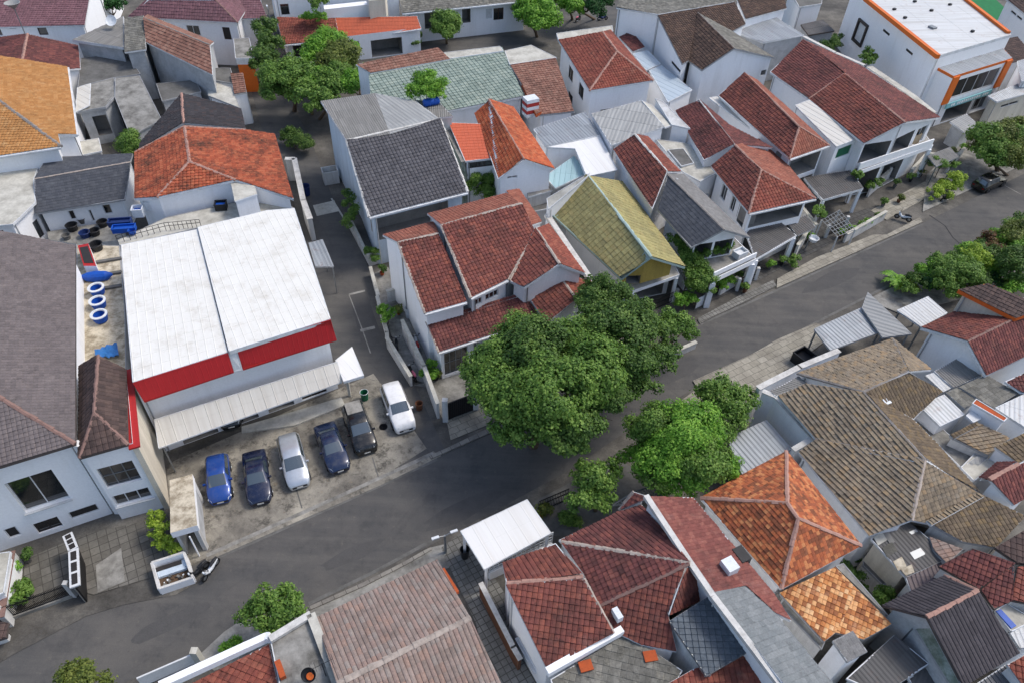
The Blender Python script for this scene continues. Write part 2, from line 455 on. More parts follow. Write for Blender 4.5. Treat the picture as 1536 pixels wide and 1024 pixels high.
    def _resolve(s):
        res = {}
        for op in s.openings:
            mode, dat, rest = op[0], op[1], op[2:]
            best = None
            if mode == 'f':
                w, e, u0, u1, z0, z1 = dat; mat, lp, zb = s.walls[w]; a = Vector(lp[e][:2]); b = Vector(lp[(e + 1) % len(lp)][:2]); ln = (b - a).length
                best = (0, w, e, u0 * ln, u1 * ln, z0, z1)
            else:
                for wi, (mat, lp, zb) in enumerate(s.walls):
                    for e in range(len(lp)):
                        a = Vector((lp[e][0], lp[e][1], 0)); b = Vector((lp[(e + 1) % len(lp)][0], lp[(e + 1) % len(lp)][1], 0)); d = b - a; ln = d.length
                        if ln < .5: continue
                        d /= ln; no = Vector((d.y, -d.x, 0))
                        if (CAM - a).dot(no) < 0: continue
                        zt = max(lp[e][2], lp[(e + 1) % len(lp)][2])
                        if mode == 'q':
                            dist = abs((dat[0] - a).dot(no) - dat[0].z * 0); m_ = ((a + b) / 2 - Vector((dat[0].x, dat[0].y, 0))).length * .15
                            uu = (Vector((dat[0].x, dat[0].y, 0)) - a).dot(d)
                            if -1 < uu < ln + 1 and zt > dat[3] + .5 and (best is None or dist + m_ < best[0]): best = (dist + m_, wi, e, dat[1] * ln, dat[2] * ln, dat[3], dat[4])
                            continue
                        if mode == 'n':
                            if wi != dat[0]: continue
                            uu = (dat[1] - a).dot(d); dist = abs((dat[1] - a).dot(no))
                            if -.3 < uu < ln + .3 and (best is None or dist < best[0]): best = (dist, wi, e, uu - dat[2], uu + dat[2], dat[3], dat[4])
                            continue
                        h = []
                        for r in dat:
                            dn = r.dot(no)
                            if dn >= -1e-6: break
                            t = (a - CAM).dot(no) / dn; q = CAM + r * t; h.append(((q - a).dot(d), q.z, t))
                        if len(h) < 2: continue
                        us = sorted((h[0][0], h[1][0])); zs = sorted((h[0][1], h[1][1]))
                        if us[0] < -.8 or us[1] > ln + .8 or zs[0] < zb - 1 or zs[1] > zt + .8: continue
                        if best is None or h[0][2] < best[0]: best = (h[0][2], wi, e, us[0], us[1], zs[0], zs[1])
            if best is None: print('  opening not placed on', s.a[0], '|', s.a[1], rest[0]); continue
            _, wi, e, u0, u1, z0, z1 = best
            mat, lp, zb = s.walls[wi]; ln = (Vector(lp[(e + 1) % len(lp)][:2]) - Vector(lp[e][:2])).length
            u0 = max(u0, .12); u1 = min(u1, ln - .12); zt = min(lp[e][2], lp[(e + 1) % len(lp)][2])
            z0 = max(z0, zb + .02); z1 = min(z1, zt - .12)
            if u1 - u0 < .25 or z1 - z0 < .25: print('  opening too small', s.a[1], rest[0], round(u1 - u0, 2), round(z1 - z0, 2)); continue
            bad = any(not (u1 < o[0] + .02 or u0 > o[1] - .02 or z1 < o[2] + .02 or z0 > o[3] - .02) for o in res.get((wi, e), []))
            if bad: print('  opening overlaps', s.a[1], rest[0]); continue
            res.setdefault((wi, e), []).append((u0, u1, z0, z1) + rest)
        return res
    def _build_walls(s):
        if not s.walls: return
        res = s._resolve()
        for wi, (mat, lp, zb) in enumerate(s.walls):
            n = len(lp); wmb = MB()
            for e in range(n):
                A, B = lp[e], lp[(e + 1) % n]; a = Vector((A[0], A[1], 0)); b = Vector((B[0], B[1], 0)); d = b - a; ln = d.length
                if ln < .02: continue
                d /= ln; no = Vector((d.y, -d.x, 0)); ops = res.get((wi, e), [])
                zt = min(A[2], B[2]); q = lambda u, z, k=0.0: a + d * u + Vector((0, 0, z)) - no * k
                if not ops:
                    wmb.face([q(0, zb), q(ln, zb), q(ln, B[2]), q(0, A[2])], mat); continue
                U = sorted({0.0, ln} | {o[0] for o in ops} | {o[1] for o in ops}); Z = sorted({zb, zt} | {o[2] for o in ops} | {o[3] for o in ops})
                for i in range(len(U) - 1):
                    for j in range(len(Z) - 1):
                        cu, cz = (U[i] + U[i + 1]) / 2, (Z[j] + Z[j + 1]) / 2
                        if any(o[0] < cu < o[1] and o[2] < cz < o[3] for o in ops): continue
                        wmb.face([q(U[i], Z[j]), q(U[i + 1], Z[j]), q(U[i + 1], Z[j + 1]), q(U[i], Z[j + 1])], mat)
                if abs(A[2] - B[2]) > .01:
                    wmb.face([q(0, zt), q(ln, zt), q(ln, B[2])] if B[2] > A[2] else [q(0, zt), q(ln, zt), q(0, A[2])], mat)
                for (u0, u1, z0, z1, kind, cols, rows, depth, frame, pane, sill) in ops:
                    c4 = [(u0, z0), (u1, z0), (u1, z1), (u0, z1)]
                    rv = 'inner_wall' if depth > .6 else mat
                    for k in range(4):
                        (ua, za), (ub, zb_) = c4[k], c4[(k + 1) % 4]
                        wmb.face([q(ub, zb_), q(ua, za), q(ua, za, depth), q(ub, zb_, depth)], rv)
                    if depth > .6:
                        wmb.face([q(u, z, depth) for u, z in c4], rv)
                        if kind == 'niche': continue
                    fr = MB(); w = .3 if kind == 'hoarding' else .07; dd = depth - .02 if depth < .6 else .1
                    def bar(ua, ub, za, zb2, k0=dd - (.3 if kind == 'hoarding' else .05), k1=dd + .02):
                        vs = [q(u, z, k) for k in (k0, k1) for u, z in ((ua, za), (ub, za), (ub, zb2), (ua, zb2))]
                        fr.mesh(vs, [(0, 1, 2, 3), (7, 6, 5, 4), (0, 4, 5, 1), (1, 5, 6, 2), (2, 6, 7, 3), (3, 7, 4, 0)], frame)
                    bar(u0 + .003, u0 + w, z0 + .003, z1 - .003); bar(u1 - w, u1 - .003, z0 + .003, z1 - .003)
                    bar(u0 + w, u1 - w, z0 + .003, z0 + w); bar(u0 + w, u1 - w, z1 - w, z1 - .003)
                    for k in range(1, cols): uc = u0 + (u1 - u0) * k / cols; bar(uc - .03, uc + .03, z0 + w, z1 - w, dd - .045)
                    for k in range(1, rows): zc = z0 + (z1 - z0) * k / rows; bar(u0 + w, u1 - w, zc - .03, zc + .03, dd - .04)
                    fi = s.part(kind, fr)
                    pn = MB(); pn.face([q(u0 + .02, z0 + .02, dd), q(u1 - .02, z0 + .02, dd), q(u1 - .02, z1 - .02, dd), q(u0 + .02, z1 - .02, dd)], pane)
                    s.part('pane' if pane in ('glass', 'glass_blue') else 'panel', pn, fi)
                    if sill:
                        sm = MB(); sm.beam(q(u0 - .1, z0 - .05, -.08), q(u1 + .1, z0 - .05, -.08), .2, .08, frame); s.part('sill', sm, fi)
            if wmb.f: s.part('wall', wmb)
        rr = random.Random(len(s.a[1]) * 7 + len(s.walls))
        for wi, (mat, lp, zb) in enumerate(s.walls):
            for e in range(len(lp)):
                A, B = lp[e], lp[(e + 1) % len(lp)]; a = Vector((A[0], A[1], 0)); d = Vector((B[0], B[1], 0)) - a
                if d.length < 2.5 or A[2] < 3 or rr.random() < .45: continue
                d.normalize(); no = Vector((d.y, -d.x, 0))
                if (CAM - a).dot(no) < 0: continue
                q = a + d * .25 + no * .07; pm = MB(); pm.tube([q + Vector((0, 0, zb)), q + Vector((0, 0, A[2] - .15))], .05, rr.choice(['fascia_grey', 'plaster_old', 'iron_grey']), 6); s.part('downpipe', pm)
    def done(s, loc=None, single=False):
        s._build_walls()
        allv = np.concatenate([np.array([tuple(p) for p in mb.v]) for _, mb, _, _ in s.parts if mb.v])
        if loc is None: lo, hi = allv.min(0), allv.max(0); loc = Vector(((lo[0] + hi[0]) / 2, (lo[1] + hi[1]) / 2, lo[2]))
        name, label, cat, group, kind = s.a
        if single or len(s.parts) == 1:
            o = s.parts[0][1].build(name, None, loc); return tag(o, label, cat, group, kind)
        root = bpy.data.objects.new(name, None); root.empty_display_size = .3; COL.objects.link(root); root.location = loc
        tag(root, label, cat, group, kind); obs = []
        for nm, mb, par, lab in s.parts:
            o = mb.build(nm, root if par is None else obs[par], loc)
            if par is not None: pass
            if lab: o['label'] = lab
            obs.append(o)
        return root

def ridge(a, b, r, mat, jitter=.25):
    """ridge tiles bedded in mortar: short overlapping half-round pieces"""
    mb = MB(); L = (b - a).length; n = max(2, int(L / .42)); d = (b - a) / n; dn = d.normalized()
    s = dn.cross(Vector((0, 0, 1)))
    s = s.normalized() if s.length > 1e-4 else Vector((1, 0, 0)); u = s.cross(dn)
    ang = (-.25, .18, .5, .82, 1.25)
    for i in range(n):
        p0 = a + d * i; p1 = a + d * (i + 1.04); vs = []
        k = 1 + random.uniform(-jitter, jitter) * .5; off = s * random.uniform(-.02, .02)
        for p, rr in ((p0, r * 1.08 * k), (p1, r * .92 * k)):
            for t in ang: vs.append(p + off + s * (math.cos(math.pi * t) * rr) + u * (math.sin(math.pi * t) * rr * .75 + .01))
        fs = [(j, j + 1, j + 6, j + 5) for j in range(4)] + [(4, 3, 2, 1, 0), (5, 6, 7, 8, 9)]
        mb.mesh(vs, fs, mat)
    return mb

def rebuild_clear():
    pass

def copy_tree(o, parent=None, label=None, loc=None, rz=None):
    c = o.copy(); COL.objects.link(c); c.parent = parent
    if label: c['label'] = label
    if loc is not None: c.location = loc
    if rz is not None: c.rotation_euler = (0, 0, rz)
    for ch in list(o.children):
        copy_tree(ch, c)
    return c
# ------------------------------------------------------------------ the place's materials
B3 = lambda w=.3, h=.36, a=.04, l=.035: ('barrel', w, h, a, l)
tile_mat('tile_darkred', ['#8a4a40', '#7a4038', '#97523f', '#6d3a35', '#84483f', '#a65a44', '#77433c'], '#3d2f2c', .75, '#a08a7e', .2, prof=B3(.31, .34, .055, .045), sat=.85, val=.95)
tile_mat('tile_maroon', ['#77403f', '#6b3a3a', '#7f4540', '#5f3434', '#8c4c42', '#71403d', '#9a5546'], '#352b2a', .7, '#9a8478', .15, prof=B3(.29, .31, .052, .042), sat=.82, val=.98)
tile_mat('tile_red', ['#a5523f', '#964a3a', '#b15c45', '#8a4438', '#9f4e3e', '#bb6a4e'], '#40312c', .7, '#b79a88', .2, prof=B3(.33, .36, .055, .042), sat=.85, val=.8)
tile_mat('tile_brightorange', ['#b8654a', '#ad5c44', '#c27254', '#a05240', '#c98262'], '#4d3a30', .55, '#d9b9a2', .15, prof=B3(.33, .36, .055, .042), sat=1.15, val=.95)
tile_mat('tile_orange', ['#c06c42', '#ac5a3a', '#d08050', '#92503a', '#6e4232', '#b9643f', '#d8935f', '#5c3c30'], '#4a3026', .35, '#dfa880', .15, prof=('flat', .25, .26, .012, .04), vary=.62, sat=.98, val=.98, soot=.25)
tile_mat('tile_orange_mossy', ['#b5644c', '#aa5b45', '#be7054', '#a15440', '#82483a', '#c47a5c'], '#3a332d', .9, '#c9a08a', .2, prof=B3(.34, .36, .06, .05), stain_scale=.6, sat=1.1, val=.92)
tile_mat('tile_pale_orange', ['#dfa066', '#cf8a52', '#e8b27c', '#c07a48', '#9c5f3c', '#ecc190', '#8a5236'], '#5d4030', .4, '#ecd0ac', .3, prof=B3(.25, .32, .04, .035), vary=.8, sat=1.0, val=.95, soot=.3)
tile_mat('tile_ochre', ['#c9925a', '#bd854e', '#d3a068', '#b37c48', '#c28b54'], '#8a6a44', .5, '#ecd2a2', .35, prof=B3(.34, .38, .06, .045), sat=1.0, val=.85)
tile_mat('tile_purple', ['#8f6068', '#865a62', '#996870', '#7f545c'], '#5d4a4c', .4, '#b09a9c', .2, prof=B3(.34, .44, .035, .04))
tile_mat('tile_greybrown', ['#7d7272', '#746a6a', '#867a78', '#6b6262', '#8c7f7c'], '#565050', .4, '#a29894', .25, prof=B3(.27, .3, .035, .035), vary=.4)
tile_mat('tile_brown', ['#5f4b46', '#554441', '#6a544d', '#4a3c3a', '#745c52'], '#2f2a29', .5, '#8a7a70', .2, prof=B3(.34, .42, .045, .035))
tile_mat('tile_oldbrown', ['#6a5044', '#5b463d', '#785c4c', '#4f3f38', '#866852', '#5f4a40'], '#332c29', .65, '#a08e7c', .2, prof=B3(.33, .36, .055, .042))
tile_mat('tile_charcoal', ['#5c5b5e', '#535256', '#646366', '#4b4b4f', '#585659'], '#3d3c3e', .45, '#8a8888', .2, prof=B3(.36, .4, .07, .05), val=1.1, sat=1)
tile_mat('tile_black', ['#48464a', '#3f3d41', '#504e52', '#454246', '#5a4a48'], '#2a2a2c', .5, '#77706c', .15, prof=B3(.32, .38, .065, .045))
tile_mat('tile_slate', ['#5a5d64', '#525660', '#62656c', '#4e525a'], '#41444a', .4, '#8f9296', .2, prof=('flat', .3, .34, .006, .02))
tile_mat('tile_slate_pale', ['#8d8c8a', '#858482', '#969492', '#7e7d7b'], '#5f5e5c', .4, '#b0aeaa', .2, prof=('flat', .3, .34, .006, .02))
tile_mat('tile_yellow', ['#a39a62', '#9a925c', '#aca368', '#938b58', '#a6965e'], '#66634a', .55, '#d2c99a', .3, prof=('flat', .6, .4, .07, .03), val=1.0, sat=.9)
tile_mat('tile_green', ['#9db0a2', '#94a89a', '#a8baac', '#8ca094', '#b2bfae'], '#6d7a70', .5, '#c6cbb8', .35, prof=('flat', .5, .5, .06, .05))
tile_mat('tile_rustworn', ['#a8705a', '#9c6652', '#b37c64', '#915e4c', '#bb8a72', '#ad7862'], '#4a3c36', .65, '#c5aa98', .3, prof=('flat', .4, .42, .03, .05))
tile_mat('tile_pinkbrown', ['#a89286', '#9e8a7e', '#b29c90', '#948074', '#b08e80', '#aca298', '#b88e78'], '#5f544e', .45, '#c4b4a6', .3, prof=B3(.27, .5, .06, .03))
tile_mat('tile_tan', ['#8f8270', '#84786a', '#9a8c78', '#7a6f62', '#a0886a', '#8c8478'], '#4f4a42', .65, '#b8a888', .3, prof=('barrel', .34, .3, .03, .075), stain_scale=.5, sat=1.1, val=1.0, soot=.35)
tile_mat('tile_tan_dark', ['#75685a', '#6a5e52', '#80725f', '#5f554a', '#8a7658'], '#3e3933', .65, '#a8987c', .25, prof=B3(.3, .34, .045, .04), stain_scale=.6, sat=1.1, val=.9)
tile_mat('tile_mossgrey', ['#8a887f', '#7f7d74', '#969389', '#74726a', '#a39e90', '#6d6b64'], '#4b4a44', .7, '#c2bcaa', .35, rough=.95, prof=('flat', .34, .42, .01, .03), stain_scale=.6)
tile_mat('tile_bluegrey', ['#8f9596', '#878d8f', '#979c9d', '#7f8688'], '#626c70', .4, '#a9b2b4', .25, prof=('flat', .34, .36, .02, .03))
tile_mat('tile_steelblue', ['#7f8890', '#767f88', '#889098', '#6f7880'], '#4f5c68', .4, '#9fadb8', .25, prof=('rib', .34, .34, .05, .05), val=.6, sat=1)
tile_mat('tile_pinkred', ['#94544c', '#894c46', '#a05e52', '#7f4640', '#9a5a50', '#ae6e5e'], '#5a4240', .55, '#c09c90', .35, prof=B3(.24, .3, .03, .04), sat=.9, val=.85)
tile_mat('tile_fadedred', ['#b5684f', '#a85e48', '#c2765a', '#9c5643'], '#4d3c36', .5, '#cdb2a2', .25, prof=B3(.3, .4, .045, .035), sat=.85, val=.75)
metal_mat('sheet_white', '#c9cccd', '#857c6e', .6, .5, rust=.3, prof=('corr', .34, 4.0, .025, .01), strip=.04)
metal_mat('sheet_white_warm', '#cfccc4', '#9a8f80', .45, .6, prof=('rib', .8, 5.0, .03, .012), strip=.06)
metal_mat('sheet_store', '#e2e0d9', '#a0937c', .5, .6, prof=('rib', .6, 1.2, .02, .01), strip=.03, iso=True)
metal_mat('sheet_plain', '#e4e4e2', '#b5ada0', .3, .55, prof=('rib', .9, 6.0, .012, .006), strip=.02)
metal_mat('sheet_grey', '#b4b8bb', '#6f7173', .45, .5, .15, prof=('corr', .3, 2.4, .03, .012), rust=.25, strip=.2)
metal_mat('sheet_silver', '#a9aeb2', '#6a6c6c', .65, .45, .3, prof=('corr', .36, 3.0, .03, .012), rust=.35, strip=.3)
metal_mat('sheet_bluegrey', '#b5c3cd', '#7d8890', .4, .5, .1, prof=('rib', .9, 5.0, .03, .01), strip=.1)
metal_mat('sheet_dark', '#615f5e', '#3a3a3b', .5, .7, 0, prof=('corr', .27, 1.6, .025, .02), rust=.2, strip=.45)
tile_mat('tile_charcoal_ribbed', ['#524d50', '#4a4649', '#5a5558', '#454144'], '#37343a', .4, '#7d7678', .2, prof=B3(.27, .7, .05, .015), sat=1, val=.9)
metal_mat('sheet_darkpurple', '#6b5e60', '#3f3839', .5, .65, 0, prof=('corr', .3, 1.9, .045, .02), strip=.25)
metal_mat('sheet_asbestos', '#8e8c88', '#55544f', .7, .9, 0, prof=('corr', .22, 2.0, .03, .02), strip=.25)
metal_mat('sheet_asbestos_pale', '#a9aaa8', '#67686a', .6, .9, 0, prof=('corr', .42, 2.2, .03, .02), strip=.25)
metal_mat('sheet_poly', '#a9c8cc', '#6f8f94', .4, .35, 0, prof=('rib', .55, 6.0, .05, .01), strip=.25)
metal_mat('sheet_red', '#c0272c', '#8a2022', .3, .5, 0, prof=('rib', .36, 3.0, .015, .01), strip=.06)
metal_mat('sheet_orange', '#cc6340', '#8c4630', .3, .6, 0, prof=('rib', .4, .5, .02, .02), strip=.12)
metal_mat('sheet_lattice', '#6e7074', '#444548', .4, .7, 0, prof=('rib', .28, 4.0, .05, .01), strip=.3)

plain_mat('ridge_mortar', '#b3a69b', '#6f655e', 2.0, .7, .9)
plain_mat('ridge_pink', '#b08a7c', '#77605a', 2.0, .6, .9)
plain_mat('ridge_grey', '#908a85', '#55514e', 2.0, .6, .9)
plain_mat('ridge_white', '#d2d0cb', '#8f8c86', 1.5, .6, .85)
plain_mat('ridge_teal', '#a4b8b2', '#7c8f8a', 1.5, .5, .7)
plain_mat('ridge_brown', '#8b6f66', '#5e4a44', 2.0, .5, .85)
plain_mat('fascia_white', '#dfe2e4', '#9a9894', 1.3, .5, .7)
plain_mat('fascia_grey', '#a6a8aa', '#6f6e6c', 1.3, .5, .75)
plain_mat('fascia_dark', '#5b5350', '#3e3836', 1.3, .5, .8)
plain_mat('fascia_orange', '#d9692c', '#b1572a', 1.3, .3, .6)
plain_mat('plaster_white', '#f3f4f5', '#b9b6b0', .9, .3, .85, streak=True, lo=.52, hi=.8, fine=.15)
plain_mat('plaster_old', '#d3d3d1', '#8f8c85', 1.0, .65, .9, streak=True, lo=.42, hi=.7, fine=.3)
plain_mat('plaster_grey', '#bcbebf', '#7d7f80', .8, .5, .9, streak=False, fine=.35)
plain_mat('plaster_cream', '#ddd5c4', '#a39a88', .9, .5, .9, streak=True, fine=.25)
plain_mat('plaster_blue', '#c3d0db', '#8f9aa4', .9, .5, .9, streak=True, fine=.25)
plain_mat('wall_yellow', '#b39a4e', '#857544', .9, .5, .85, streak=True)
plain_mat('wall_moss', '#9aa39a', '#5e6a58', 1.3, .8, .95, lo=.38, hi=.6, fine=.6)
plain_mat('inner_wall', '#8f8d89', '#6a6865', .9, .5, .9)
plain_mat('concrete', '#9a9892', '#55534e', .7, .85, .95, bump=.3, lo=.4, hi=.66)
plain_mat('concrete_pale', '#c8c5ba', '#8a867b', .7, .7, .95, bump=.25, lo=.4, hi=.68)
plain_mat('concrete_dark', '#6f6e6b', '#464542', .7, .7, .95, bump=.3)
plain_mat('concrete_stained', '#cdc3ae', '#7a6d58', 1.3, .8, .95, bump=.25, lo=.42, hi=.62)
plain_mat('brick_orange', '#b4562f', '#7d452f', 2.0, .5, .9)
plain_mat('orange_paint', '#dd6f27', '#b85d28', 1.5, .3, .6)
plain_mat('red_paint', '#b02a2a', '#832a28', 1.5, .35, .55)
plain_mat('frame_white', '#d8dadb', '#a5a4a0', 2, .3, .5)
plain_mat('frame_dark', '#3b3431', '#2a2624', 2, .3, .5)
plain_mat('frame_brown', '#5a4034', '#3e2e28', 2, .4, .6)
plain_mat('iron_black', '#26272a', '#3b3632', 3, .4, .5, metallic=.4)
plain_mat('iron_grey', '#8b8f92', '#5f5f5e', 3, .4, .45, metallic=.5)
plain_mat('panel_white', '#d5d7d8', '#a8a6a2', 2, .4, .6)
plain_mat('panel_dark', '#33302f', '#242221', 2, .4, .6)
plain_mat('wood_brown', '#6a4632', '#47342a', 2, .5, .75)
plain_mat('door_shutter', '#8b8f93', '#66686a', 2, .4, .5, metallic=.3)
plain_mat('rubber', '#1a1a1b', None, rough=.75)
plain_mat('rim', '#9fa3a7', None, rough=.35, metallic=.8)
plain_mat('plastic_blue', '#1c54b4', '#173c7c', 3, .4, .45)
plain_mat('plastic_navy', '#24376b', '#1a2440', 3, .4, .5)
plain_mat('plastic_white', '#dfe3e6', '#a8aaac', 3, .35, .5)
plain_mat('plastic_black', '#232427', '#3a3a3c', 3, .35, .5)
plain_mat('plastic_green', '#1f6b4a', '#184a36', 3, .35, .5)
plain_mat('plastic_red', '#b23a34', '#7e2c2a', 3, .35, .5)
plain_mat('tarp_blue', '#3f7fc4', '#2b5c96', 2, .4, .5)
plain_mat('timber', '#b9a688', '#7d6d58', 2, .5, .8)
plain_mat('bark', '#6a5a4a', '#43392f', 3, .6, .95, bump=.5)
plain_mat('soil', '#5c4a3a', '#3c3128', 2, .6, .95, bump=.4)
plain_mat('lawn', '#2f7a4c', '#2a5f3e', 1.5, .5, .95)
plain_mat('sign_cyan', '#8fc9cc', '#79b0b4', 2, .3, .5)
plain_mat('sign_lettering', '#f3f6f5', None, rough=.5)
plain_mat('sign_panel', '#d8dbdc', '#bcbdbd', 1, .3, .6)
plain_mat('lamp_lens', '#dfe4e8', None, rough=.15)
plain_mat('lamp_red', '#7c1418', None, rough=.2)
plain_mat('plate_white', '#d7d7d2', None, rough=.5)
plain_mat('cloth_pink', '#c46a80', '#94505f', 3, .3, .9)
plain_mat('cloth_blue', '#4d6a94', '#374c6a', 3, .3, .9)
plain_mat('cloth_white', '#d9d8d4', '#b0aeaa', 3, .3, .9)
plain_mat('skin', '#8a5f48', None, rough=.6)
plain_mat('hair', '#1c1715', None, rough=.6)

def glass(name, col, rough=.06):
    t = NT(name); t.b.inputs['Base Color'].default_value = lin(col); t.b.inputs['Roughness'].default_value = rough
    t.b.inputs['Specular IOR Level'].default_value = .6; MATS[name] = t.m
glass('glass', '#1d2124'); glass('glass_blue', '#263442'); glass('car_glass', '#3f4a50', .04); MATS['car_glass'].node_tree.nodes['Principled BSDF'].inputs['IOR'].default_value = 2.1; MATS['glass'].node_tree.nodes['Principled BSDF'].inputs['IOR'].default_value = 1.8

t_ = NT('asphalt')                                     # worn asphalt: aggregate, patches, faint wheel paths
p_ = t_.pos()
c_ = t_.ramp(t_.noise(p_, .18, 6, .65), [(.35, lin('#4e4e4e')), (.68, lin('#63605c'))])
c_ = t_.mix(t_.math('MULTIPLY', t_.ramp(t_.noise(p_, .55, 8, .75), step(.5, .68)), .5), c_, lin('#3b3c3e'))
mp_ = t_.n('ShaderNodeMapping'); t_.l(p_, mp_.inputs[0]); mp_.inputs['Rotation'].default_value = (0, 0, -math.radians(32)); mp_.inputs['Scale'].default_value = (.06, .9, 1)
c_ = t_.mix(t_.math('MULTIPLY', t_.ramp(t_.noise(mp_.outputs[0], 1.1, 5, .65), step(.45, .68)), .4), c_, lin('#6c6964'))
c_ = t_.mix(t_.math('MULTIPLY', t_.ramp(t_.noise(p_, 1.6, 6, .7), step(.6, .72)), .3), c_, lin('#857e72'))
c_ = t_.mix(t_.math('MULTIPLY', t_.ramp(t_.noise(p_, 3.1, 5, .7), step(.66, .72)), .5), c_, lin('#2c2c2d'))
c_ = t_.mix(.55, c_, t_.ramp(t_.noise(p_, 26, 3, .8), [(.3, (.62, .62, .62, 1)), (.72, (1.28, 1.28, 1.28, 1))]), 'MULTIPLY')
v_ = t_.n('ShaderNodeTexVoronoi', feature='DISTANCE_TO_EDGE'); t_.l(p_, v_.inputs['Vector']); v_.inputs['Scale'].default_value = .22
ck = t_.ramp(t_.math('ADD', v_.outputs[0], t_.math('MULTIPLY', t_.noise(p_, 1.2, 6, .7), .12)), [(.058, (1, 1, 1, 1)), (.075, (0, 0, 0, 1))])
c_ = t_.mix(t_.math('MULTIPLY', ck, .12), c_, lin('#2c2c2e'))
t_.l(c_, t_.b.inputs['Base Color']); t_.b.inputs['Roughness'].default_value = .88; t_.b.inputs['Specular IOR Level'].default_value = .3
t_.bump(t_.noise(p_, 30, 3, .8), .35, .015); MATS['asphalt'] = t_.m
plain_mat('asphalt_patch', '#545352', '#484746', 1.5, .6, .9, bump=.3)
plain_mat('crack_fill', '#2f2f31', None, rough=.8)

t_ = NT('ground'); p_ = t_.pos()
c_ = t_.ramp(t_.noise(p_, .25, 8, .7), [(.32, lin('#3b3935')), (.5, lin('#585550')), (.7, lin('#7a766e'))])
c_ = t_.mix(t_.math('MULTIPLY', t_.ramp(t_.noise(p_, 1.3, 7, .75), step(.55, .7)), .5), c_, lin('#4c463d'))
c_ = t_.mix(.5, c_, t_.ramp(t_.noise(p_, 8, 4, .8), [(.3, (.6, .6, .6, 1)), (.7, (1.25, 1.25, 1.25, 1))]), 'MULTIPLY')
t_.l(c_, t_.b.inputs['Base Color']); t_.b.inputs['Roughness'].default_value = .95; t_.bump(t_.noise(p_, 10, 5, .8), .5, .03); MATS['ground'] = t_.m

t_ = NT('forecourt'); p_ = t_.pos()                     # stained parking concrete with oil spots
c_ = t_.ramp(t_.noise(p_, .3, 8, .7), [(.34, lin('#66625b')), (.5, lin('#8a857a')), (.68, lin('#aaa496'))])
c_ = t_.mix(t_.math('MULTIPLY', t_.ramp(t_.noise(p_, .8, 8, .78), step(.5, .62)), .85), c_, lin('#44413c'))
c_ = t_.mix(t_.math('MULTIPLY', t_.ramp(t_.noise(p_, 2.4, 6, .75), step(.62, .7)), .5), c_, lin('#34322f'))
c_ = t_.mix(t_.math('MULTIPLY', t_.ramp(t_.noise(p_, 1.7, 6, .7), step(.6, .72)), .3), c_, lin('#a38b62'))
c_ = t_.mix(.5, c_, t_.ramp(t_.noise(p_, 14, 4, .8), [(.3, (.6, .6, .6, 1)), (.7, (1.3, 1.3, 1.3, 1))]), 'MULTIPLY')
t_.l(c_, t_.b.inputs['Base Color']); t_.b.inputs['Roughness'].default_value = .92; t_.bump(t_.noise(p_, 16, 4, .8), .4, .02); MATS['forecourt'] = t_.m
SA = math.radians(32)
slab_mat('paving_pale', ['#a8a396', '#969184'], .9, .6, '#66625a', '#67625a', .65, -SA)
slab_mat('paving_tile', ['#8b8a85', '#74736f'], .42, .42, '#55534f', '#5b5954', .6, -SA, .03, 0.0)
slab_mat('paving_mixed', ['#7d7a73', '#65625c'], .6, .6, '#4b4945', '#55524c', .6, -SA, .025, 0.0)
slab_mat('paving_dark', ['#5d5c5a', '#525150'], .6, .6, '#3a3938', '#43423f', .5, -SA, .03)
slab_mat('kerb', ['#97938a', '#84807a'], .8, 5.0, '#4e4b46', '#5b5750', .6, -SA, .02)

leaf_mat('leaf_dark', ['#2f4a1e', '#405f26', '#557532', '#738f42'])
leaf_mat('leaf_mid', ['#3d5c26', '#53762f', '#6c8f3b', '#8caa52'])
leaf_mat('leaf_bright', ['#426f22', '#5c8e2b', '#78a838', '#9ac450'])
leaf_mat('leaf_olive', ['#38481f', '#55642a', '#6e7c36', '#8a9448'])
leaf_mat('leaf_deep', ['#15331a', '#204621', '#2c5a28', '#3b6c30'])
leaf_mat('leaf_red', ['#3a3a22', '#5a4a2c', '#7a5236', '#6d6a34'])
leaf_mat('leaf_yellow', ['#5a7a24', '#7c9a30', '#9ab43c', '#b2c850'])
paint_mat('paint_blue', '#1c4794'); paint_mat('paint_navy', '#14203f'); paint_mat('paint_navy2', '#182848'); paint_mat('paint_silver', '#c4cad0', .3, .5, .55)
paint_mat('paint_white', '#e9e9e8', .3, .5, .0); paint_mat('paint_black', '#141618'); paint_mat('paint_darkgreen', '#13201c')
# ------------------------------------------------------------------ camera, light, sky
cd = bpy.data.cameras.new('drone_camera'); cam = bpy.data.objects.new('drone_camera', cd); COL.objects.link(cam)
cd.sensor_width = 36; cd.sensor_fit = 'HORIZONTAL'; cd.lens = FPX / 1536 * 36; cd.clip_start = .5; cd.clip_end = 2500
cam.matrix_world = Matrix.Translation(CAM) @ Matrix((RT, UP, -FW)).transposed().to_4x4()
SC.camera = cam
W = bpy.data.worlds.new("World"); SC.world = W; W.use_nodes = True
wn = W.node_tree; bg = wn.nodes['Background']
sky = wn.nodes.new('ShaderNodeTexSky'); sky.sky_type = 'NISHITA'; sky.sun_disc = False
SUN_EL, SUN_AZ = math.radians(55), math.radians(68)     # azimuth clockwise from +Y (away from the camera)
sky.sun_elevation = SUN_EL; sky.sun_rotation = SUN_AZ; sky.air_density = 1.0; sky.dust_density = 2.5; sky.ozone_density = 1.0
wn.links.new(sky.outputs[0], bg.inputs[0]); bg.inputs[1].default_value = .15
sd = bpy.data.lights.new('sun', 'SUN'); so = bpy.data.objects.new('sun', sd); COL.objects.link(so)
sd.energy = 1.45; sd.angle = math.radians(13); sd.color = (1.0, .95, .88)
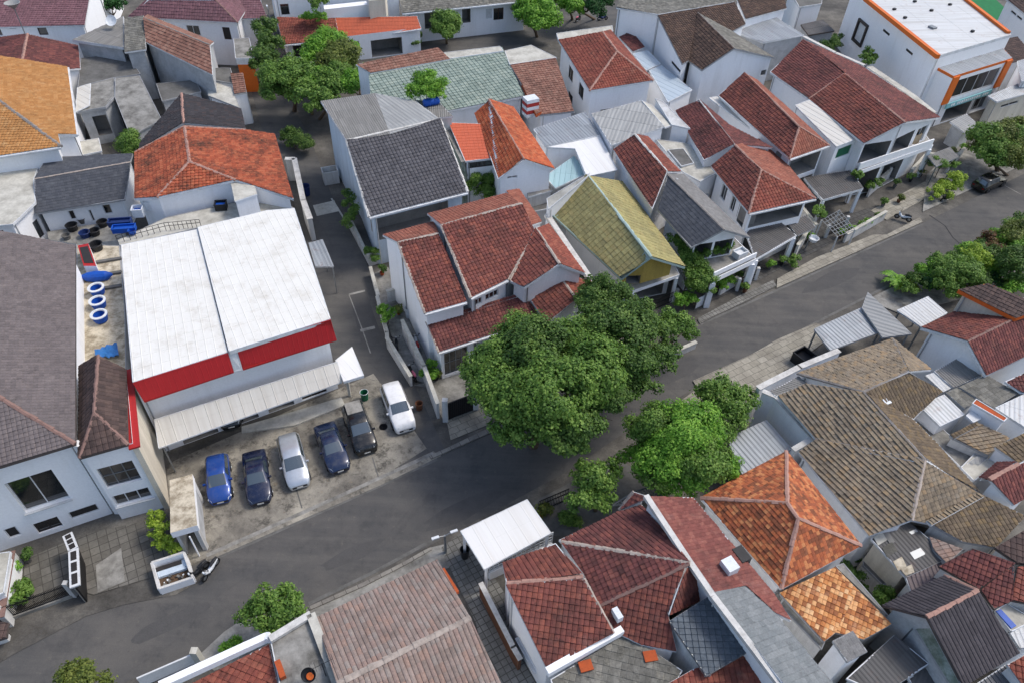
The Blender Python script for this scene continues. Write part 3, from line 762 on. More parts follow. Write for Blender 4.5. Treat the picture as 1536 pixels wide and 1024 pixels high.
sv = Vector((math.sin(SUN_AZ) * math.cos(SUN_EL), math.cos(SUN_AZ) * math.cos(SUN_EL), math.sin(SUN_EL)))
so.rotation_euler = sv.to_track_quat('Z', 'Y').to_euler(); so.location = (60, 60, 90)
SC.view_settings.view_transform = 'Standard'; SC.view_settings.look = 'None'; SC.view_settings.exposure = .45; SC.view_settings.gamma = 1
SC.view_settings.use_curve_mapping = False
# ------------------------------------------------------------------ ground, road, pavements
def sheet(name, spec, mat, z, h=0.0, side=None):
    """flat sheet (h=0) or a raised slab with real kerb faces"""
    pl = [P(*t[1], z) for t in parse(spec)]
    mb = MB()
    if h: mb.prism([(p.x, p.y) for p in pl], z - h, z, side or mat, mat)
    else:
        if newell(pl).z < 0: pl = pl[::-1]
        mb.face(pl, mat)
    return structure(name, mb)
g = MB(); g.face([(-420, -160, 0), (420, -160, 0), (420, 620, 0), (-420, 620, 0)], 'ground'); structure('ground', g)
ROAD_UP = "0:-260,1120,0 -60,1010,0 47,958,0 130,915,0 240,875,0 310,838,0 380,806,0 573,722,0 660,682,0 760,637,0 870,586,0 960,541,0 1047,490,0 1160,437,0 1382,336,0 1536,261,0 1800,128,0"
ROAD_LO = "0:1800,210,0 1536,339,0 1473,366,0 1370,412,0 1291,450,0 1224,487,0 1136,534,0 1085,558,0 1040,582,0 924,657,0 848,708,0 789,740,0 655,812,0 463,909,0 366,950,0 246,997,0 176,1028,0 -60,1150,0"
sheet('road', ROAD_UP + ' ' + ROAD_LO, 'asphalt', .012)
sheet('alley', "0:372,120,0 430,140,0 470,220,0 500,300,0 545,385,0 560,420,0 580,470,0 603,540,0 638,610,0 668,676,0 600,706,0 560,640,0 500,560,0 470,420,0 440,300,0 395,200,0", 'asphalt', .008)
sheet('street', "0:600,95,0 650,84,0 700,74,0 840,62,0 940,35,0 1010,-15,0 960,-25,0 905,18,0 840,38,0 760,50,0 660,64,0 560,88,0", 'asphalt', .008)
FC = "0:250,700,.1 262,690,.1 400,630,.1 560,560,.1 590,600,.1 640,672,.1 567,718,.1 380,800,.1 310,836,.1 262,858,.1"
sheet('parking_forecourt', FC, 'forecourt', .03)
sheet('forecourt_apron', "0:310,829,0 380,797,0 567,714,0 650,676,0 662,683,0 573,726,0 380,810,0 308,842,0", 'forecourt', .045)
sheet('shop_step', "32:-60,470,0 210,435,0 470,330,0 450,290,0 250,350,0 -60,440,0", 'concrete_pale', .16, .16)
# pavements on the upper side, right of the big tree
sheet('pavement', "0:1046,478,.12 1110,443,.12 1160,420,.12 1165,429,.12 1050,485,.12", 'paving_tile', .13, .13, 'kerb')
sheet('pavement', "0:1166,418,.12 1225,386,.12 1310,352,.12 1330,352,.12 1380,326,.12 1384,333,.12 1165,432,.12", 'paving_pale', .13, .13, 'kerb')
sheet('driveway', "0:1306,316,.1 1395,268,.1 1420,280,.1 1330,330,.1", 'paving_pale', .09, .09)
sheet('driveway', "0:1115,432,0 1340,318,0 1350,300,0 1200,340,0 1050,430,0 1060,455,0", 'paving_dark', .06)
sheet('pavement', "0:1384,318,.12 1540,245,.12 1560,200,.12 1440,215,.12 1390,262,.12", 'concrete', .12, .12, 'kerb')
# lower side
sheet('pavement', "24:-330,1060,0 -30,925,0 100,850,0 300,765,0 400,820,0 250,930,0 190,985,0 0,1060,0 -250,1180,0", 'paving_pale', .13, .13, 'kerb')
sheet('pavement', "0:1060,572,.12 1136,527,.12 1180,560,.12 1130,640,.12 1080,650,.12 1000,640,.12 960,645,.12", 'paving_pale', .12, .12, 'kerb')
sheet('pavement', "0:1536,342,.12 1473,369,.12 1370,415,.12 1300,450,.12 1350,470,.12 1560,420,.12", 'concrete', .12, .12, 'kerb')
sheet('verge', "42:-60,700,0 120,660,0 330,630,0 560,520,0 780,400,0 900,330,0 985,310,0 1060,400,0 600,640,0 -40,900,0 -200,960,0 -300,900,0 -150,760,0", 'concrete', .05)
sheet('kerb_strip', "42:280,632,0 560,508,0 770,402,0 905,325,0 915,338,0 780,416,0 570,524,0 290,648,0", 'kerb', .14, .14)
sheet('yard', "42:960,330,0 1080,240,0 1500,900,0 1500,1200,0 1260,1200,0 1140,720,0", 'paving_tile', .06)
sheet('yard', "33:130,830,0 300,740,0 560,600,0 760,720,0 620,900,0 300,1000,0 180,1000,0", 'concrete_dark', .05)
# forecourt of the left house
sheet('yard', "41:120,390,0 360,290,0 480,250,0 760,190,0 900,330,0 780,480,0 480,570,0 360,540,0 130,640,0", 'paving_mixed', .06)
sheet('ramp', "41:490,420,0 620,330,0 640,500,0 500,560,0", 'concrete', .075)
sheet('kerb_strip', "41:-200,960,0 60,800,0 420,620,0 640,520,0 800,500,0 1050,430,0 1060,480,0 900,570,0 640,620,0 440,680,0 60,880,0 -200,1040,0", 'ground', .05)
# yards of the alley house
sheet('yard', "22:600,520,0 690,480,0 960,1000,0 900,1080,0 780,1040,0", 'concrete', .05)
sheet('yard', "32:820,230,0 950,200,0 1160,140,0 1250,400,0 980,420,0 880,240,0", 'concrete', .05)
sheet('ramp', "32:990,410,0 1150,350,0 1230,420,0 1010,510,0", 'paving_pale', .07)
sheet('kerb_strip', "32:900,590,0 1000,545,0 1240,430,0 1260,450,0 1010,560,0 910,605,0", 'kerb', .12, .12)
# patches and seams in the alley and road
sheet('paving_patch', "22:305,165,0 415,140,0 437,195,0 325,220,0", 'concrete_pale', .018)
sheet('paving_patch', "22:490,620,0 575,600,0 665,860,0 560,900,0", 'asphalt_patch', .014)
def seam(spec, w=.12, mat='concrete', z=.02):
    pl = pts3(spec); mb = MB()
    for a, b in zip(pl, pl[1:]):
        d = (b - a).normalized(); r = Vector((d.y, -d.x, 0)) * w / 2; zz = Vector((0, 0, z))
        mb.face([a - r + zz, a + r + zz, b + r + zz, b - r + zz], mat)
    return mb
structure('road_seam', seam("22:490,622,0 560,806,0 600,920,0", .1))
structure('road_seam', seam("22:490,622,0 572,602,0", .25))
structure('road_seam', seam("22:548,806,0 622,788,0", .35))
structure('road_seam', seam("32:610,600,0 640,700,0", .08, 'concrete_dark', .05))
structure('road_seam', seam("32:220,760,0 250,860,0", .08, 'concrete_dark', .05))
structure('road_seam', seam("24:880,215,0 960,270,0 1000,330,0 1080,400,0", .14, 'crack_fill'))
structure('road_seam', seam("24:1250,55,0 1350,110,0", .12, 'concrete', .02))
structure('road_seam', seam("42:350,590,0 640,440,0 760,380,0", .06, 'concrete', .02))
structure('alley_kerb', seam("22:400,130,0 500,290,0 600,480,0", .18, 'concrete_pale', .025))
sheet('lawn', "14:1085,0,0 1180,-40,0 1340,110,0 1320,125,0 1250,135,0", 'lawn', .03)

for x, y, m_, r in ((700, 760, 'asphalt_patch', 1.6), (530, 830, 'asphalt_patch', 1.1), (1250, 420, 'asphalt_patch', 1.8), (1010, 560, 'asphalt_patch', 1.4), (250, 935, 'asphalt_patch', 1.2)):
    p = P(x, y, 0); mb = MB(); n = 14; a0 = random.random(); mb.face([p + Vector((math.cos(math.radians(32)) * u * 2.2 - math.sin(math.radians(32)) * v, math.sin(math.radians(32)) * u * 2.2 + math.cos(math.radians(32)) * v, .017)) for u, v in [(r * math.cos(6.283 * k / n) * random.uniform(.75, 1.1), r * .55 * math.sin(6.283 * k / n) * random.uniform(.75, 1.1)) for k in range(n)]], m_)
    structure('road_patch', mb)
for x, y in ((575, 640),):
    p = P(x, y, 0); mb = MB(); mb.lathe(p + Vector((0, 0, .018)), [(0, .012), (.34, .012), (.36, 0), (.42, .004), (.44, -.004)], 'iron_black', 24); structure('manhole_cover', mb)
structure('forecourt_kerb', seam("0:310,833,0 380,802,0 567,718,0 650,680,0", .3, 'concrete', .055))
structure('road_gutter', seam("0:310,842,0 380,812,0 567,729,0 655,688,0", .3, 'concrete_dark', .022))
structure('road_gutter', seam("0:463,905,0 560,858,0 655,806,0", .25, 'concrete_dark', .022))
structure('road_gutter', seam("0:1050,487,0 1165,436,0 1384,336,0", .25, 'concrete_dark', .022))
structure('road_gutter', seam("0:1085,556,0 1136,531,0 1224,484,0 1370,410,0", .25, 'concrete_dark', .022))
# ------------------------------------------------------------------ houses round the forecourt and the alley
def cap_wall(th, pa, pb, thick, m, mtop, zb=0.0, name='wall', capname='coping', cw=.06, ch=.08):
    """free wall between two top points, coping on it"""
    d = (pb - pa); d2 = Vector((d.x, d.y, 0)).normalized(); r = Vector((d2.y, -d2.x, 0)) * thick / 2
    q = [pa - r, pb - r, pb + r, pa + r]; mb = MB(); mb.prism([(p.x, p.y) for p in q], zb, [p.z for p in q], m); th.part(name, mb)
    r2 = r + r.normalized() * cw; q = [pa - r2 - d2 * cw, pb - r2 + d2 * cw, pb + r2 + d2 * cw, pa + r2 - d2 * cw]
    mb = MB(); mb.prism([(p.x, p.y) for p in q], [p.z + .002 for p in q], [p.z + ch for p in q], mtop); th.part(capname, mb)

def free_wall(name, label, cat, spec, h=None, thick=.18, m='plaster_old', cap='ridge_white', group=None, zb=0.0):
    t = Thing(name, label, cat, group); pl = pts3(spec)
    if h is not None: pl = [Vector((p.x, p.y, h)) for p in pl]
    for a, b in zip(pl, pl[1:]): cap_wall(t, a, b, thick, m, cap, zb)
    return t

def slab(th, spec, mat, thick=.12, name='canopy', edge='fascia_white', posts=None, pm='plaster_white', pw=.16, parent=None, along=None):
    V, ri = th.roof(mat, spec, 'abcdefgh'[:len(spec.split())], thick=thick, edge=edge, name=name, along=along)
    for k, z0 in (posts or []):
        p = V[k]; c = sum((v for v in V if isinstance(v, Vector)), Vector()) / len(V); q = p + (c - p).normalized() * .25
        mb = MB(); mb.box((q.x, q.y, z0), pw, pw, q.z - thick - z0, pm); th.part('post', mb)
    return V

# --- the white store
t = Thing('store', 'large white store with bright white roof and red sign band over its parking', 'store')
t.roof('sheet_store', "21:620,368,7.9 1010,288,? 31:1165,62,8.3 680,215,8.3", 'abcd', along='ab', edge='fascia_white', thick=.2)
t.roof('sheet_store', "21:1012,278,8.12 1365,192,? 22:210,180,8.1 395,745,8.45 31:1172,58,8.5", 'abcde', along='ab', edge='fascia_white', thick=.3)
for spec in ("31:680,219,8.28 1167,66,8.28 1196,160,6.65 738,312,6.65", "31:1212,40,8.4 22:396,750,8.4 425,850,6.4 31:1243,148,6.6"):
    t.roof('sheet_red', spec, 'abcd', thick=.12, edge='red_paint', name='sign_band')
t.roof('sign_panel', "31:1169,64,8.3 1210,42,8.36 1240,150,6.6 1198,160,6.6", 'abcd', thick=.14, edge='fascia_white', name='sign_panel')
g = [P(253, 691, 0), P(514, 594, 0)]; br = K(22, 205, 185, 7.9); bl = K(21, 625, 372, 7.9)
nb = Vector((-(g[1] - g[0]).y, (g[1] - g[0]).x, 0)).normalized() * 1.0; g = [q_ + nb for q_ in g]
t.wall('plaster_white', [(g[0].x, g[0].y, 7.9), (g[1].x, g[1].y, 7.9), (br.x, br.y, 7.75), (bl.x, bl.y, 7.75)])
slab(t, "31:790,405,4.45 32:430,110,4.2 455,212,3.15 31:812,552,3.15", 'sheet_white_warm', .1, 'awning', along='ab')
slab(t, "32:420,103,3.75 505,35,3.75 566,180,3.5 462,212,3.5", 'sheet_plain', .22, 'canopy')
mb = MB(); a = K(32, 495, 285, 0); mb.box((a.x, a.y, 0), .2, .2, 3.3, 'concrete_pale'); t.part('post', mb)
for u in (.02, .2, .4, .6, .8):
    a = P(239, 672, 3.0).lerp(P(512, 571, 3.0), u); mb = MB(); mb.tube([(a.x, a.y, .03), (a.x, a.y, 3.02)], .06, 'iron_grey', 8)
    if u == .02 : t.part('post', mb)
t.winf(0, 0, .78, .93, .12, 2.7, 'door', 3, 1, .15, 'frame_dark')
t.winf(0, 0, .58, .73, .05, 2.6, 'niche', depth=5.0)
t.winf(0, 0, .33, .52, .05, 2.6, 'niche', depth=5.0)
t.winf(0, 0, .1, .29, .05, 2.6, 'niche', depth=4.0)
t.winf(0, 1, .3, .4, 4.2, 5.6, 'window', 2); t.winf(0, 1, .6, .7, 4.2, 5.6, 'window', 2)
t.done()

# --- two storey house on the left edge
t = Thing('house', 'two storey white house with grey brown hipped roof and large windows at left edge', 'house')
t.roof('tile_greybrown', "31:385,528,8.2 21:385,372,8.2 0:-150,318,? -100,536,10.9 -250,775,8.2", 'abcd ade', caps='ad', capmat='ridge_brown', cap=.16, wall='plaster_white', inset=.45, edge='fascia_dark', thick=.2)
t.win(31, 20, 735, 362, 808, cols=2, rows=1, frame='panel_white', depth=.3, sill=True)
t.win(31, 345, 882, 512, 866, kind='louvre', cols=1, frame='frame_white', pane='panel_dark', depth=.1)
t.win(31, 165, 942, 325, 948, cols=2, frame='frame_dark', depth=.2)
t.win(31, 14, 970, 112, 992, kind='louvre', cols=1, frame='frame_white', pane='panel_dark', depth=.1)
# the narrower brown roofed wing
t.roof('tile_brown', "31:402,132,7.5 503,78,8.7 645,152,7.5 655,532,7.5 408,602,7.5 483,371,8.7", 'abfe bcdf fde', caps='bf fd fe', capmat='ridge_brown', cap=.13, edge='fascia_dark', thick=.16)
a, b = K(31, 412, 612, 7.3), K(31, 668, 548, 7.3); c, d = K(31, 645, 160, 7.3), K(31, 405, 150, 7.3)
k = 0.35
t.wall('plaster_white', [(a.x, a.y + k, 7.35), (b.x, b.y + k, 7.35), (c.x, c.y, 7.35), (d.x, d.y, 7.35)])
t.win(31, 492, 660, 728, 712, cols=3, rows=2, frame='iron_grey', depth=.25)
t.win(31, 570, 800, 783, 800, cols=3, rows=1, frame='frame_white', depth=.2, sill=True)
mb = MB(); a = K(31, 372, 545, 7.9); mb.box((a.x + .1, a.y + .45, 0), .55, .5, 7.7, 'plaster_white'); t.part('pilaster', mb)
t.done()
t = Thing('boundary_wall', 'tall white side wall with red tiled coping between the brown roof and the store forecourt', 'wall')
cap_wall(t, K(31, 655, 165, 7.1), K(31, 690, 545, 7.1), .35, 'plaster_cream', 'red_paint', cw=.16, ch=.14)
t.done()

# --- gate shelter, bin enclosure, gate and fence of the left house
t = Thing('gate_shelter', 'narrow white gate shelter with stained flat concrete top at the edge of the forecourt', 'shelter')
V = [K(31, 868, 715, 3.1), K(31, 985, 683, 3.1), K(31, 1010, 945, 3.1), K(31, 872, 985, 3.1)]
mb = MB(); mb.prism([(p.x, p.y) for p in V], 2.5, 3.1, 'plaster_white', 'concrete_stained'); t.part('roof', mb)
pl = offset_poly([(p.x, p.y) for p in V], .2)
mb = MB(); mb.beam(Vector((*pl[0], 1.25)), Vector((*pl[3], 1.25)), .18, 2.48, 'plaster_old'); t.part('wall', mb)
mb = MB(); mb.beam(Vector((*pl[0], 1.25)), Vector((*pl[1], 1.25)), .18, 2.48, 'plaster_old'); t.part('wall', mb)
for i in (1, 2): mb = MB(); mb.box((*pl[i], 0), .3, .3, 2.5, 'plaster_old'); t.part('post', mb)
mb = MB(); mb.beam(Vector((*pl[1], 1.0)), Vector((*pl[2], 1.0)), .12, 1.9, 'plaster_grey'); t.part('wall', mb)
mb = MB(); a = K(41, 975, 270, 2.4); mb.tube([(a.x, a.y - .1, .05), (a.x, a.y - .1, 2.5)], .05, 'plaster_white'); t.part('pipe', mb)
t.done()
t = Thing('bin_enclosure', 'open topped white masonry rubbish bin with debris inside at the kerb', 'rubbish bin')
q = [K(41, 775, 405, 1.1), K(41, 940, 352, 1.1), K(41, 985, 480, .75), K(41, 812, 538, .75)]
for i in range(4):
    a, b = q[i], q[(i + 1) % 4]; mb = MB(); d = (b - a); d.z = 0; d.normalize(); r = Vector((d.y, -d.x, 0)) * .08
    mb.prism([((a - r).x, (a - r).y), ((b - r).x, (b - r).y), ((b + r).x, (b + r).y), ((a + r).x, (a + r).y)], .02, [a.z, b.z, b.z, a.z], 'plaster_white', 'ridge_white'); t.part('wall', mb)
mb = MB(); c = sum(q, Vector()) / 4
mb.prism([(p.x, p.y) for p in [c + (v - c) * .93 for v in q]], .03, .35, 'soil')
for i in range(60):
    p = c + (random.choice(q) - c) * random.uniform(0, .8); s_ = random.uniform(.05, .16)
    mb.box((p.x + random.uniform(-.2, .2), p.y + random.uniform(-.2, .2), .3), s_, s_ * 1.4, s_, random.choice(['concrete', 'concrete_dark', 'plastic_black', 'plastic_white', 'soil']), random.random() * 3)
t.part('rubbish', mb)
mb = MB(); w_ = [q[0].lerp(q[3], .08), q[1].lerp(q[2], .08), q[1].lerp(q[2], .52), q[0].lerp(q[3], .52)]; mb.prism([(p.x, p.y) for p in [c.lerp(v, .9) for v in w_]], .4, .62, 'plaster_blue'); t.part('tray', mb)
mb = MB(); a, b = w_[0].lerp(w_[1], .08), w_[0].lerp(w_[1], .9); mb.beam(Vector((a.x, a.y - .25, .66)), Vector((b.x, b.y - .25, .66)), .3, .06, 'panel_dark'); t.part('slot', mb); t.done()
t = Thing('driveway_gate', 'dark folding driveway gate with white topped rail standing open across the left house yard', 'gate')
a, b, c = K(41, 345, 262, 2.0), K(41, 392, 330, 2.0), K(41, 385, 530, 2.0)
b = a.lerp(c, .3) + Vector((.25, 0, 0))
for p, q_ in ((a, b), (b, c)):
    mb = MB(); d = (q_ - p); d.z = 0; d.normalize(); r = Vector((d.y, -d.x, 0))
    mb.beam(Vector((p.x, p.y, .98)), Vector((q_.x, q_.y, .98)), .1, 1.85, 'iron_black'); t.part('panel', mb)
    mb = MB(); mb.beam(Vector((p.x, p.y, 2.0)) , Vector((q_.x, q_.y, 2.0)), .6, .12, 'frame_white'); t.part('top_rail', mb)
    mb = MB()
    for u0, u1 in ((.06, .3), (.36, .6), (.66, .94)): a_, b_ = p.lerp(q_, u0), p.lerp(q_, u1); mb.beam(Vector((a_.x, a_.y, 2.07)), Vector((b_.x, b_.y, 2.07)), .34, .02, 'panel_dark')
    t.part('slot', mb)
    mb = MB(); n = int((q_ - p).length / .35)
    for i in range(n + 1):
        s_ = p.lerp(q_, i / n); mb.box((s_.x + r.x * .09, s_.y + r.y * .09, .05), .05, .05, 1.9, 'iron_grey')
    t.part('bars', mb)
t.done()
t = Thing('fence', 'black iron bar fence along the kerb of the left house yard', 'fence')
a, b = K(41, 45, 700, 0), K(41, 385, 575, 0); n = 46
mb = MB()
for i in range(n + 1): p = a.lerp(b, i / n); mb.tube([(p.x, p.y, .1), (p.x, p.y, 1.55)], .022, 'iron_black', 5)
t.part('bars', mb)
for z in (.35, 1.35): mb = MB(); mb.beam(a + Vector((0, 0, z)), b + Vector((0, 0, z)), .04, .05, 'iron_black'); t.part('rail', mb)
mb = MB(); mb.beam(a + Vector((0, 0, .15)), b + Vector((0, 0, .15)), .22, .28, 'concrete'); t.part('plinth', mb)
for p in (a, b): mb = MB(); mb.box((p.x, p.y, .02), .3, .3, 1.7, 'plaster_old'); t.part('pillar', mb)
t.done()
t = free_wall('boundary_wall', 'low brown coped wall beside the yard at the bottom left edge', 'wall', "41:75,370,1 20,700,1", 1.4, .3, 'plaster_old', 'ridge_brown'); t.done()
t = Thing('shed', 'low dark brown tiled shed at the bottom left corner by the kerb', 'shed')
t.roof('tile_brown', "41:-120,700,1.2 45,715,1.2 35,790,1.0 -120,840,1.0", 'abcd', wall='plaster_old', edge='fascia_dark'); t.done()
t = Thing('annex', 'narrow white annex with dark louvre at the far bottom left of the left house', 'annex')
t.roof('concrete_pale', "41:-160,380,2.2 55,350,2.2 20,560,2.2 -160,640,2.2", 'abcd', wall='plaster_white', thick=.2, inset=.15); t.win(41, -5, 410, 28, 450, cols=1, pane='panel_dark', kind='louvre'); t.done()

# --- service roof between the left house and the store, and the terrace behind
t = Thing('service_block', 'flat concrete service roof in the gap between the left house and the store', 'building')
t.roof('concrete_stained', "21:392,365,5.0 612,372,5.0 640,700,5.0 31:645,160,5.0 405,130,5.0", 'abcde', wall='plaster_old', thick=.2, edge='fascia_grey', inset=.05)
for y in (435, 505, 575):
    mb = MB(); a, b = K(21, 490, y + 22, 5.1), K(21, 622, y, 5.1); mb.beam(a, b, .3, .18, 'concrete_dark'); t.part('beam', mb)
mb = MB(); a, b = K(21, 405, 600, 5.35), K(31, 412, 110, 5.35); mb.beam(a, b, .35, .6, 'plaster_white'); t.part('parapet', mb)
t.done()
t = Thing('terrace', 'narrow pale concrete roof terrace behind the store with a black railing', 'terrace')
t.roof('concrete_pale', "21:600,345,4.9 850,228,4.9 1180,155,4.9 1400,120,4.9 22:205,178,4.9 21:1010,282,4.9 615,372,4.9", 'abcdefg', wall='plaster_white', thick=.25, edge='fascia_grey', inset=.06)
mb = MB(); q = pts3("21:605,355,5 850,290,5 1030,272,5")
for a, b in zip(q, q[1:]):
    for z in (.4, .75): mb.beam(a + Vector((0, 0, z)), b + Vector((0, 0, z)), .035, .035, 'iron_black')
    for i in range(9): p = a.lerp(b, i / 8); mb.box((p.x, p.y, 4.9), .035, .035, .8, 'iron_black')
t.part('railing', mb); t.done()
t = Thing('water_tank_box', 'white box with pale concrete lid at the corner of the orange roofed house', 'tank box')
V = [K(21, 1185, 45, 7.0), K(21, 1285, 30, 7.0), K(21, 1312, 105, 7.0), K(21, 1205, 140, 7.0)]
mb = MB(); mb.prism([(p.x, p.y) for p in V], 4.92, 6.85, 'plaster_white'); t.part('wall', mb)
mb = MB(); mb.prism(offset_poly([(p.x, p.y) for p in V], -.08), 6.852, 7.0, 'plaster_white', 'concrete_pale'); t.part('lid', mb); t.done()

# --- orange tiled house behind the store with black tiled rear wing
t = Thing('house', 'house with weathered orange tiled hip roof and black tiled rear wing behind the store', 'house')
t.roof('tile_orange_mossy', "11:690,782,6.3 945,650,8 970,830,8 690,1018,6.3 803,1012,? 1255,668,? 12:110,690,6.3 205,1020,6.3 11:1205,923,? ", 'abced bfghic cie', caps='bc ci ce ab bf', capmat='ridge_pink', cap=.17, wall='plaster_white', inset=.3, thick=.2)
t.roof('tile_black', "11:718,735,5.3 930,480,7.0 940,632,7.0 712,770,5.3 1235,560,5.5 1258,660,5.5", 'abcd befc', caps='bc', capmat='ridge_pink', cap=.16, wall='plaster_old', edge='fascia_grey')
t.done()
t = free_wall('boundary_wall', 'low pale coped wall along the alley beside the orange tiled house', 'wall', "12:165,815,2.6 210,815,2.6 22:255,140,2.6 290,235,2.6", None, .45, 'plaster_old', 'ridge_white'); t.done()

# --- grey asbestos roofed house and pale slab house
t = Thing('house', 'low house with dark grey mossy two slope roof left of the orange tiled house', 'house')
t.roof('tile_mossgrey,tile_mossgrey_dark'.split(',')[0], "11:178,918,4.9 668,832,4.9 680,790,4.4 238,806,4.4 690,990,3.7 21:640,135,3.4 180,208,3.4 11:172,940,4.6", 'abcd abefgh', caps='ab', capmat='ridge_mortar', wall='plaster_white', inset=.35, edge='fascia_grey') if False else t.roof('sheet_slate', "11:178,918,4.9 668,832,4.9 680,790,4.5 238,806,4.5 21:640,135,3.4 180,208,3.4", 'abcd abef', caps='ab', capmat='ridge_mortar', cap=.12, wall='plaster_white', inset=.4, edge='fascia_grey') if 'sheet_slate' in MATS else t.roof('tile_slate', "11:178,918,4.9 668,832,4.9 680,790,4.5 238,806,4.5 21:640,135,3.4 180,208,3.4", 'abcd abef', caps='ab', capmat='ridge_mortar', cap=.12, wall='plaster_white', inset=.4, edge='fascia_grey')
t.win(21, 345, 195, 395, 235, cols=1, kind='door', pane='panel_dark'); t.win(21, 520, 165, 580, 205, cols=1); t.win(21, 450, 190, 490, 245, cols=1, kind='door', pane='panel_dark'); t.done()
t = Thing('house', 'pale flat roofed house with white openings at the left edge beside the grey mossy roof', 'house')
t.roof('concrete_pale', "11:-300,865,4.2 200,842,4.2 172,925,4.2 21:182,150,4.2 65,262,4.2 -320,300,4.2", 'abcdef', wall='plaster_white', thick=.2, inset=.3)
t.win(21, 75, 275, 130, 318, cols=1); t.win(21, 165, 255, 235, 315, cols=1); t.win(21, 0, 292, 35, 325, cols=1); t.done()

# --- big dark grey roofed house right of the alley
t = Thing('house', 'house with broad charcoal tiled front slope and mossy concrete rear roof beside the alley', 'house')
t.roof('sheet_asbestos,sheet_asbestos_pale,tile_charcoal', "12:345,520,8.2 622,480,8.2 700,690,? 478,722,9.1 830,520,? 955,612,9.1 22:1097,98,6 593,225,6", 'abcd becf'.replace('becf', 'befc') + ' dcfgh', caps='df gf hd', capmat='ridge_white', cap=.16, wall='plaster_blue', inset=.45, thick=.2, gutter='gh')
t.win(22, 625, 235, 1000, 250, kind='niche', depth=1.8) ; t.done()
t = Thing('pergola', 'small slatted lean-to roof carrying a blue water drum at the rear of the charcoal house', 'lean-to')
t.roof('sheet_asbestos', "12:832,515,8.0 945,520,8.0 1022,598,7.8 922,608,7.8", 'abcd', edge='fascia_white', wall='plaster_old', inset=.1); t.done()
t = free_wall('boundary_wall', 'mossy plaster side wall between the charcoal roof and the flat orange roof', 'wall', "12:990,660,6.2 1075,830,6.2 1090,900,4.5", None, .35, 'wall_moss', 'concrete'); t.done()

# --- red house at the corner of alley and street
t = Thing('house', 'house with stepped dark red tiled front slopes and red verandah roof at the alley corner', 'house')
t.roof('tile_darkred,tile_fadedred', "22:742,357,8.2 950,310,8.2 1092,658,6.1 878,718,6.1 922,248,7.0 662,318,7.0", 'abcd abef', caps='ab ad', capmat='ridge_mortar', cap=.15, wall='plaster_white', inset=.22, gutter='cd')
t.roof('tile_darkred,tile_fadedred', "22:962,268,8.8 1365,158,8.8 23:80,160,? 145,300,? 5,545,6.5 22:1112,640,6.4 890,208,7.4 23:5,105,7.4", 'abcdef abhg'.replace('h', 'h'), caps='ab bc fa de', capmat='ridge_mortar', cap=.15, wall='plaster_white', inset=.25, gutter='ef')
t.roof('tile_darkred,tile_red', "23:15,550,6.3 150,285,7.9 270,465,7.9 90,588,6.3 400,515,6.4 215,260,?", 'abcd bfec', caps='bc ab', capmat='ridge_mortar', cap=.14, wall='plaster_white', inset=.3, thick=.22)  # right slope in lighter red: the sun on it is put into the colour
t.roof('tile_maroon', "22:885,760,4.6 23:85,610,4.7 170,745,3.6 22:948,915,3.6", 'abcd', capmat='ridge_mortar', caps='ad', wall='plaster_white', inset=.3, gutter='cd')
t.roof('tile_darkred,tile_red', "23:125,650,4.6 270,525,5.6 358,645,5.6 205,770,4.4 440,640,4.5 435,545,4.6", 'abcd bfec'.replace('bfec', 'bfec'), caps='bc', capmat='ridge_mortar', cap=.13, wall='plaster_white', inset=.25)  # here too the sunny right slope is painted a lighter red
t.front(32, 1010, 100, 3.2, .03, .28, .3, 2.9, 'window', 4, 2, .2, 'iron_grey'); t.front(32, 1010, 100, 3.2, .34, .95, .2, 3.0, depth=2.5); t.front(22, 1250, 620, 6.0, .1, .3, 5.0, 5.7, 'window', 2, 1, .15); t.front(22, 1250, 620, 6.0, .4, .8, 5.0, 5.7, 'window', 3, 1, .15)
t.done()
for lab, sp, h in (('long grey coped boundary wall of the alley corner house along the alley', "32:690,40,0 810,235,0", 1.2), ('inner white wall of the alley corner house from its yard out to the street gate', "22:770,830,0 32:880,210,0 948,400,0", 1.8),
                   ('low grey planter wall beside the alley yard', "22:640,680,0 690,860,0 32:690,40,0", 1.1), ('short white cross wall in the alley corner yard', "22:690,660,0 785,635,0", 1.3),
                   ('white wall at the head of the alley corner yard by the shrub', "22:592,475,0 690,445,0", 1.3), ('low white wall along the alley below the charcoal house', "22:505,280,0 590,460,0", .9), ('white wall edging the mossy upper yard along the alley', "22:605,525,0 645,670,0", 1.0)):
    q = pts3(sp); t = Thing('boundary_wall', lab, 'wall')
    for a, b in zip(q, q[1:]): cap_wall(t, Vector((a.x, a.y, h)), Vector((b.x, b.y, h)), .2, 'plaster_old', 'concrete_pale')
    t.done()
t = Thing('driveway_gate', 'dark grey sheet metal driveway gate between two white pillars of the alley corner house', 'gate')
a, b = K(32, 985, 410, 0), K(32, 1140, 350, 0)
mb = MB(); mb.beam(a + Vector((0, 0, 1.0)), b + Vector((0, 0, 1.0)), .08, 1.9, 'panel_dark'); t.part('panel', mb)
mb = MB()
for i in range(17): p = a.lerp(b, i / 16) - Vector((0, .06, 0)); mb.box((p.x, p.y, .1), .05, .05, 1.85, 'iron_black')
t.part('bars', mb)
for p in (a, b): mb = MB(); mb.box((p.x, p.y, 0), .42, .42, 2.5, 'plaster_old'); t.part('pillar', mb)
t.done()
